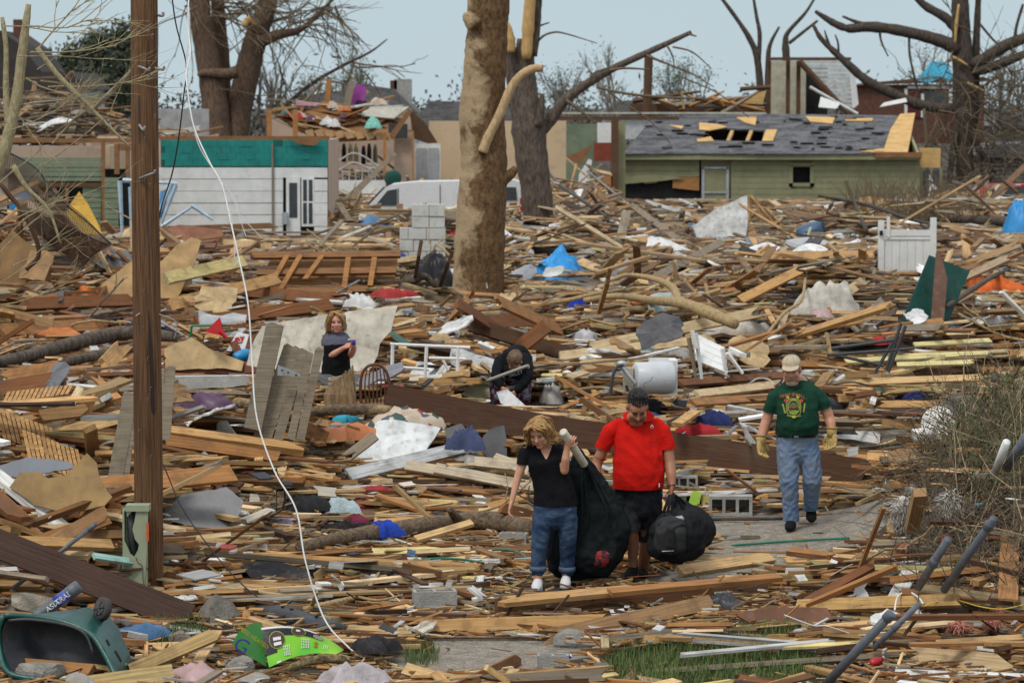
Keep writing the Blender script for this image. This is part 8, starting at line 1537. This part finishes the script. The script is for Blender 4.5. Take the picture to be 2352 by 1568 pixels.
def stuffmesh(name, label, cat, d, jag=.5, material=None):
    """thousands of splinters and boards too small to pick apart, one mesh"""
    n = len(d['x']); X, Yv, Zv = rots(d); L, w_, t = d['L'], d['w'], d['t']; o = []
    sp_2 = (NR.random((n, 2)) < jag)
    for e, sg in ((0, 1), (1, -1)):
        for yy in (-.5, .0, .5): j = np.where(sp_2[:, e], -np.abs(NR.normal(0, .5, n)) * np.minimum(w_ * 2, L * .25), NR.normal(0, .04, n) * w_); o.append((sg * (L / 2 + j), yy * sg * w_))
    V = np.zeros((n, 12, 3)); UV = np.zeros((n, 12, 2)); P0 = np.stack([d['x'], d['y'], d['z']], -1)
    for i, (a, c_) in enumerate(o):
        for s_, zz in ((0, .5), (1, -.5)): V[:, i + 6 * s_] = P0 + X * a[:, None] + Yv * c_[:, None] + Zv * (zz * t)[:, None]; UV[:, i + 6 * s_] = np.stack([a, c_ + s_ * t], -1)
    quads = [(i, i + 6, (i + 1) % 6 + 6, (i + 1) % 6) for i in range(6)]; loops = np.array(list(range(6)) + list(range(11, 5, -1)) + [k for q in quads for k in q]); cnt = np.array([6, 6] + [4] * 6)
    me = bpy.data.meshes.new(name); me.vertices.add(n * 12); me.vertices.foreach_set('co', V.reshape(-1)); nl = len(loops)
    LI = (np.arange(n)[:, None] * 12 + loops[None, :]).ravel(); me.loops.add(n * nl); me.loops.foreach_set('vertex_index', LI.astype(np.int32)); me.polygons.add(n * 8)
    st = np.concatenate([[0], np.cumsum(cnt)[:-1]]); me.polygons.foreach_set('loop_start', (np.arange(n)[:, None] * nl + st[None, :]).ravel().astype(np.int32))
    me.update(calc_edges=True); ul = me.uv_layers.new(name='UVMap'); ul.data.foreach_set('uv', UV.reshape(-1, 2)[LI].astype(np.float32).ravel())
    ca = me.color_attributes.new('col', 'FLOAT_COLOR', 'POINT'); c4_ = np.concatenate([d['c'], NR.random((n, 1))], -1); ca.data.foreach_set('color', np.repeat(c4_, 12, 0).astype(np.float32).ravel())
    me.materials.append(material or wood('scatter_wood', 'attr')); me.validate(); me.polygons.foreach_set('use_smooth', [False] * len(me.polygons)); return stuff(place(name, me), label, cat)
sets = [scatter(13000, 21.5, 36, (.3, 2.6), (.03, .11), (.012, .045), .13, .03), scatter(17000, 34, 62, (.3, 2.8), (.04, .15), (.015, .05), .45, .13, .85), scatter(13000, 58, 116, (.4, 3.2), (.07, .22), (.02, .06), .55, .12, .85)]
def heap(cx, cy, r, hh, n):
    d = scatter(n, cy - r, cy + r, (.5, 2.6), (.06, .2), (.02, .06), hh, .6, .9); k = (d['x'] - cx) ** 2 / (r * r) + (d['y'] - cy) ** 2 / (r * r) < 1; return {q: v[k] for q, v in d.items()}
for cx, cy, r, hh in ((-2.6, 48, 2.2, .8), (1.2, 55, 2.4, .9), (4.2, 46, 2.0, .7), (6.2, 60, 3, 1.0), (-6.5, 52, 2.5, .9), (-4, 64, 3, .9), (3.2, 72, 3.2, 1.0), (8.5, 74, 3.4, 1.2), (-9, 72, 3, 1.0), (0, 82, 4, 1.0), (6, 92, 4, 1.2), (11, 96, 4, 1.2), (-1, 98, 4, 1.4), (2.5, 104, 4, 1.4), (-4.2, 40, 1.2, .5), (5.2, 40.5, 1.6, .5), (2.2, 42, 1.6, .5), (-15.5, 103, 5, 1.0), (-4.7, 30.5, 1.4, .7), (-4.3, 28, 1.2, .55), (-5, 32.5, 1.2, .7), (-2.2, 34.5, 1.4, .5), (.3, 35.5, 1.6, .5), (-3.2, 33, 1.2, .4), (4.1, 26.3, .9, .3), (-8.5, 46, 2, .8), (7, 50, 2.4, .8), (-2.5, 86, 3.5, .9), (8.5, 106, 5, 1.1), (13, 104, 4, 1.1)): sets.append(heap(cx, cy, r, hh, 900))
allp = {k: np.concatenate([s_[k] for s_ in sets]) for k in sets[0]}
# the 300 that show largest become boards of their own
X, Yv, Zv = rots(allp); P0 = np.stack([allp['x'], allp['y'], allp['z']], -1); e0 = P0 - X * allp['L'][:, None] / 2; e1 = P0 + X * allp['L'][:, None] / 2
ua, va = pixn(e0[:, 0], e0[:, 1], e0[:, 2]); ub, vb = pixn(e1[:, 0], e1[:, 1], e1[:, 2]); uc_, vc_ = (ua + ub) / 2, (va + vb) / 2
score = np.hypot(ua - ub, va - vb) * allp['w'] * FP / allp['y'] * (.25 + np.clip((allp['z'] - hgt(allp['x'], allp['y'])) / .25, 0, 1)); score[(uc_ < 20) | (uc_ > 2330) | (vc_ > 1550) | (vc_ < 430)] = 0
big = np.argsort(-score)[:300]; rest = np.ones(len(score), bool); rest[big] = False
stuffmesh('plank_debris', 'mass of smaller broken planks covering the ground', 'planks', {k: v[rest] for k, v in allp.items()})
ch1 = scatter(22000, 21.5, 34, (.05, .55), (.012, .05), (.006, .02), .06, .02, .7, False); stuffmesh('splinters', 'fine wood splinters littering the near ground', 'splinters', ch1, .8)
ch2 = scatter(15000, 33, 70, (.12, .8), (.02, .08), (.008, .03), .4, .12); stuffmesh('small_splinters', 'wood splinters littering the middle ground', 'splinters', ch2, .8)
tr1 = scatter(11000, 23, 112, (.08, .6), (.08, .4), (.004, .02), .5, .25, .9); n_ = len(tr1['x'])
cc = np.array([(.72, .72, .70), (.55, .56, .56), (.30, .31, .33), (.05, .05, .06), (.40, .38, .34), (.60, .55, .45), (.16, .30, .45), (.40, .07, .05), (.15, .28, .25)]); tr1['c'] = cc[NR.choice(9, n_, p=[.26, .17, .12, .13, .1, .13, .03, .03, .03])] * NR.uniform(.7, 1.1, (n_, 1)); tr1['L'] = tr1['L'] * np.clip(tr1['y'] / 45, .5, 1.4)
stuffmesh('litter_scraps', 'small pale and dark scraps of paper, plastic and plaster', 'litter', tr1, .6)
# ---- labels that say which one: look, pose, and the nearest thing one can find
LM = [('the woman in black', 1270, 1340), ('the man in red', 1450, 1330), ('the man in green', 1830, 1215), ('the duffel bag', 1560, 1285), ('the black sack', 1350, 1310), ('the utility pole', 340, 1100), ('the pedestal', 305, 1350), ('the green cart', 150, 1500), ('the lime green carton', 680, 1490), ('the black casing', 690, 1430), ('the half peeled log', 950, 1215), ('the white drywall', 900, 1030), ('the floral quilt', 940, 960), ('the fence section', 650, 960), ('the hoop back chair', 860, 920), ('the bending person', 1175, 900), ('the blonde woman in grey', 775, 880), ('the cream wallboard', 820, 800), ('the big trunk', 1100, 720), ('the blue tarp', 1285, 630), ('the drum', 1505, 890), ('the tipped white chair', 1640, 850), ('the toilet bowl', 2150, 985), ('the green metal sheet', 2140, 700), ('the white cushion', 1900, 700), ('the white gate', 2085, 620), ('the white house', 560, 560), ('the white van', 1000, 520), ('the olive house', 1760, 490), ('the brush mound', 2200, 1250), ('the left lath panel', 90, 1010), ('the rotten plywood', 140, 1140), ('the front beam', 1480, 1380), ('the grey boulder', 1315, 1470), ('the grass patch', 1650, 1530), ('the three hole block', 1678, 1160), ('the forked branch', 1550, 690), ('the wall frame', 760, 640), ('the torn fibreboard', 330, 640), ('the red door', 560, 845), ('the white rail frame', 985, 850), ('the black tub', 1000, 620), ('the bottom gravel', 1100, 1500), ('the foremost grey pipe', 1970, 1500), ('the navy jacket', 1640, 955), ('the twisted frame', 2010, 820), ('the white board', 1650, 530), ('the block wall', 970, 600), ('the green ruin', 150, 560), ('the black felt', 640, 1310), ('the grey log', 150, 800), ('the pair of grey pipes', 2180, 1290), ('the grey shirt', 815, 1550), ('the bare shrub', 2230, 1050)]
def where(u, v):
    nm, a, c_ = min(LM, key=lambda q: (q[1] - u) ** 2 + 2.2 * (q[2] - v) ** 2); du, dv = u - a, v - c_
    return (('right of ' if du > 0 else 'left of ') if abs(du) > 1.6 * abs(dv) else ('in front of ' if dv > 0 else 'behind ')) + nm
def tone(c):
    r, g_, b_ = c; lum = .3 * r + .6 * g_ + .1 * b_; sat = (max(c) - min(c)) / (max(c) + .01)
    if sat < .22: return 'white' if lum > .5 else 'pale grey' if lum > .3 else 'grey' if lum > .12 else 'black'
    if r < .8 * max(g_, b_): return 'blue' if b_ > g_ else 'green'
    return 'cream' if lum > .42 else 'tan' if lum > .28 else 'orange brown' if lum > .17 else 'reddish brown' if lum > .085 else 'dark brown'
AUTO = []
def auto(o, desc, cat, group, p):
    u, v = pix(p); AUTO.append([o, desc + ' ' + where(u, v), cat, group, u])
def finish_auto():
    by = {}
    for a in AUTO: by.setdefault(a[1], []).append(a)
    ords = ['leftmost', 'second from left', 'third from left', 'fourth from left', 'fifth from left', 'sixth from left', 'seventh from left', 'eighth from left']
    for lab, L_ in by.items():
        L_.sort(key=lambda q: q[4])
        for i, (o, _, cat, group, u) in enumerate(L_):
            lb_ = lab if len(L_) == 1 else lab + ', ' + ('rightmost' if i == len(L_) - 1 else ords[min(i, 7)]); tag(o, lb_, cat, group)
for i in big:
    d = {k: allp[k][i] for k in allp}; c_ = tuple(float(q) for q in d['c']); L_ = float(d['L']); me = plank_mesh('loose_board', L_, float(d['w']), float(d['t']), .5, R)
    M = Matrix((Vector(X[i]), Vector(Yv[i]), Vector(Zv[i]))).transposed(); o = put('loose_board', me, P0[i], M, c_)
    size = 'long' if L_ > 2.2 else 'mid length' if L_ > 1.2 else 'short'; pose = 'tipped up steeply' if abs(d['pit']) > .35 else 'on edge' if abs(d['roll']) > .6 else 'broad' if d['w'] > .15 else 'lying flat'
    auto(o, f'{size} {tone(c_)} board {pose}', 'board', 'loose boards in the debris', P0[i])
# sheets, rags, branches: individuals
def spots(n, y0, y1, half, tall):
    o = []; tries = 0
    while len(o) < n and tries < n * 30:
        tries += 1; y = math.sqrt(R.uniform(y0 * y0, y1 * y1)); x = y * R.uniform(-.16, .16); z = float(hgt(x, y)); u, v = pix((x, y, z))
        if any(bool(inpoly(np.array([u]), np.array([v]), P_)[0]) for P_ in GRAVEL + GRASS) or not okspot(x, y, z + tall, half) or (x > .127 * y and 25 < y < 32): continue
        o.append((Vector((x, y, z)), u, v))
    return o
SHC = [((.70, .71, .70), PLAIN, 'panel'), ((.74, .75, .76), PLAIN, 'drywall piece'), ((.48, .33, .16), PLAIN, 'plywood piece'), ((.52, .38, .20), PLAIN, 'plywood piece'), ((.34, .20, .09), PLAIN, 'plywood piece'), ((.10, .10, .11), PLAIN, 'shingle piece'), ((.16, .165, .18), SHINY, 'metal piece'), ((.45, .46, .48), SHINY, 'metal piece'), ((.60, .56, .47), PLAIN, 'plaster piece'), ((.22, .09, .05), PLAIN, 'panel'), ((.40, .50, .52), PLAIN, 'siding piece'), ((.14, .20, .13), PLAIN, 'siding piece')]
for (n, y0, y1, sz) in ((34, 23, 34, .45), (90, 34, 62, .8), (90, 60, 112, 1.4)):
    for p, u, v in spots(n, y0, y1, sz * .5, sz * .4):
        c_, m_, kd = R.choice(SHC + SHC[:4]); a, b_ = sz * R.uniform(.35, 1.0), sz * R.uniform(.25, .8); k = R.randint(5, 8); ol = []
        k = 18; bend = R.gauss(0, .12) * a; ph = R.uniform(0, 6)
        for i in range(k): q = 6.283 * (i + R.uniform(-.2, .2)) / k; rx = max(abs(math.cos(q)), abs(math.sin(q))) ** R.uniform(.5, 1); x_, y_ = a / 2 * math.cos(q) / rx * R.uniform(.82, 1.03), b_ / 2 * math.sin(q) / rx * R.uniform(.8, 1.03); ol.append((x_, y_, bend * math.sin(3 * x_ / a + ph) + R.gauss(0, .012)))
        b = MB(); t = R.uniform(.008, .03); mid = [(q[0] * .5, q[1] * .5, bend * math.sin(1.5 * q[0] / a + ph) + R.gauss(0, .01)) for q in ol]; V = ol + mid + [(0, 0, bend * math.sin(ph))]; n1 = len(V); V = V + [(q[0], q[1], q[2] - t) for q in ol]
        b.add(V, [(i, (i + 1) % k, k + (i + 1) % k, k + i) for i in range(k)] + [(k + i, k + (i + 1) % k, 2 * k) for i in range(k)] + [((i + 1) % k, i, n1 + i, n1 + (i + 1) % k) for i in range(k)] + [tuple(n1 + i for i in range(k - 1, -1, -1))]); steep = R.random() < .35; pit = R.uniform(.35, 1.0) if steep else R.uniform(-.05, .35)
        M = Matrix.Rotation(R.gauss(0, .5), 3, 'Z') @ Matrix.Rotation(pit, 3, 'X') @ Matrix.Rotation(R.gauss(0, .2), 3, 'Y'); kf = R.uniform(.8, 1.1); c_ = tuple(min(.8, q * kf) for q in c_)
        o = put('sheet_scrap', b.mesh('sheet_scrap', m_), p + Vector((0, 0, R.uniform(.04, .2) + (.25 if y0 > 30 else 0) + b_ * .4 * abs(math.sin(pit)))), M, c_); auto(o, f'{tone(c_)} {kd} {"standing tilted" if steep else "lying"}', 'sheet', 'torn sheets in the debris', o.location)
CLC = [(.62, .62, .62), (.70, .70, .69), (.02, .02, .024), (.05, .05, .06), (.015, .05, .30), (.08, .18, .34), (.34, .03, .03), (.10, .05, .10), (.50, .40, .32), (.30, .28, .26), (.10, .17, .16), (.50, .17, .06), (.45, .30, .30), (.64, .64, .66)]
for (n, y0, y1, sz) in ((26, 23, 34, .16), (60, 34, 62, .26), (44, 60, 105, .45)):
    for p, u, v in spots(n, y0, y1, sz, sz):
        c_ = R.choice(CLC); a = sz * R.uniform(.6, 1.5); cl = R.random() < .6; o = put('rag', crumple_mesh('rag', a, a * R.uniform(.4, .8), a * R.uniform(.3, .75), R, CLOTH if cl else SHINY, 16, 6, R.randint(4, 8), .35), p + Vector((0, 0, R.uniform(.0, .15) + (.2 if y0 > 30 else 0))), Matrix.Rotation(R.gauss(0, .5), 3, 'Z'), c_); o.name = 'rag' if cl else 'plastic_scrap'
        nm = tone(c_) if max(c_) - min(c_) < .2 or c_[0] < c_[2] else ('red' if c_[1] < .1 else 'orange' if c_[2] < .1 else 'pinkish'); auto(o, f'{nm} crumpled {"rag" if cl else "plastic scrap"} lying', 'rag' if cl else 'plastic', 'rags and plastic in the debris', o.location)
for (n, y0, y1, sz) in ((10, 24, 34, .8), (26, 36, 62, 1.6), (22, 62, 110, 2.6)):
    for p, u, v in spots(n, y0, y1, sz * .5, sz * .35):
        b = MB(); rr = random.Random(R.random()); grow(b, Vector((-sz / 2, 0, .1)), Vector((1, rr.gauss(0, .3), rr.uniform(-.02, .25))), sz, sz * .02, 2, rr, .5, 6, 0, 6, (1, 3), None, .45, .16); o = put('broken_branch', b.mesh('broken_branch', R.choice([TB, TB, BARK, TWIG]), True), p + Vector((0, 0, .1)), Matrix.Rotation(R.choice([0, math.pi]) + R.gauss(0, .5), 3, 'Z')); auto(o, f'{"large" if sz > 2 else "thin"} bare broken branch lying', 'branch', 'broken branches in the debris', o.location)
for (n, y0, y1, sz) in ((12, 24, 36, .9), (14, 36, 60, 1.6)):
    for p, u, v in spots(n, y0, y1, sz * .5, .2):
        b = MB(); q = [p + Vector((sz * (i / 5 - .5) + R.gauss(0, .05), R.gauss(0, .12), .12 + abs(R.gauss(0, .10)))) for i in range(6)]; b.tube(bez(q, 5), .006 if y0 < 30 else .012, 5); c_ = R.choice([(.65, .65, .63), (.03, .03, .03), (.62, .62, .6), (.45, .2, .05)]); o = b.build('loose_wire', SHINY, None, True, c_); auto(o, f'{"pale" if c_[1] > .4 else "dark" if c_[0] < .1 else "orange"} wire curling over the rubble', 'wire', 'wires in the debris', p)
# clutter lying on the ceiling of the opened house
for k in range(46):
    u, v = R.uniform(630, 900), R.uniform(238, 300); p = Plane(D(780, 300, 108), 0, 62).at(u, v); p.z += .12
    if k % 3: L_ = R.uniform(.5, 2.2); c_ = R.choice([TAN1, ORB, RDB, PALE, WHT, DKB, GRW]); o = put('loose_board', plank_mesh('loose_board', L_, R.uniform(.08, .25), .05, .5, R), p, Matrix.Rotation(R.gauss(0, .6), 3, 'Z') @ Matrix.Rotation(R.gauss(0, .35), 3, 'Y'), c_); auto(o, f'{"long" if L_ > 1.3 else "short"} {tone(c_)} board on the opened house ceiling', 'board', 'boards on the opened house', p)
    else: c_ = R.choice(CLC); o = put('rag', crumple_mesh('rag', R.uniform(.15, .35), .2, R.uniform(.12, .3), R, CLOTH, 14, 5), p, Matrix.Identity(3), c_); auto(o, f'{tone(c_)} rag on the opened house ceiling', 'rag', 'rags on the opened house', p)
finish_auto()
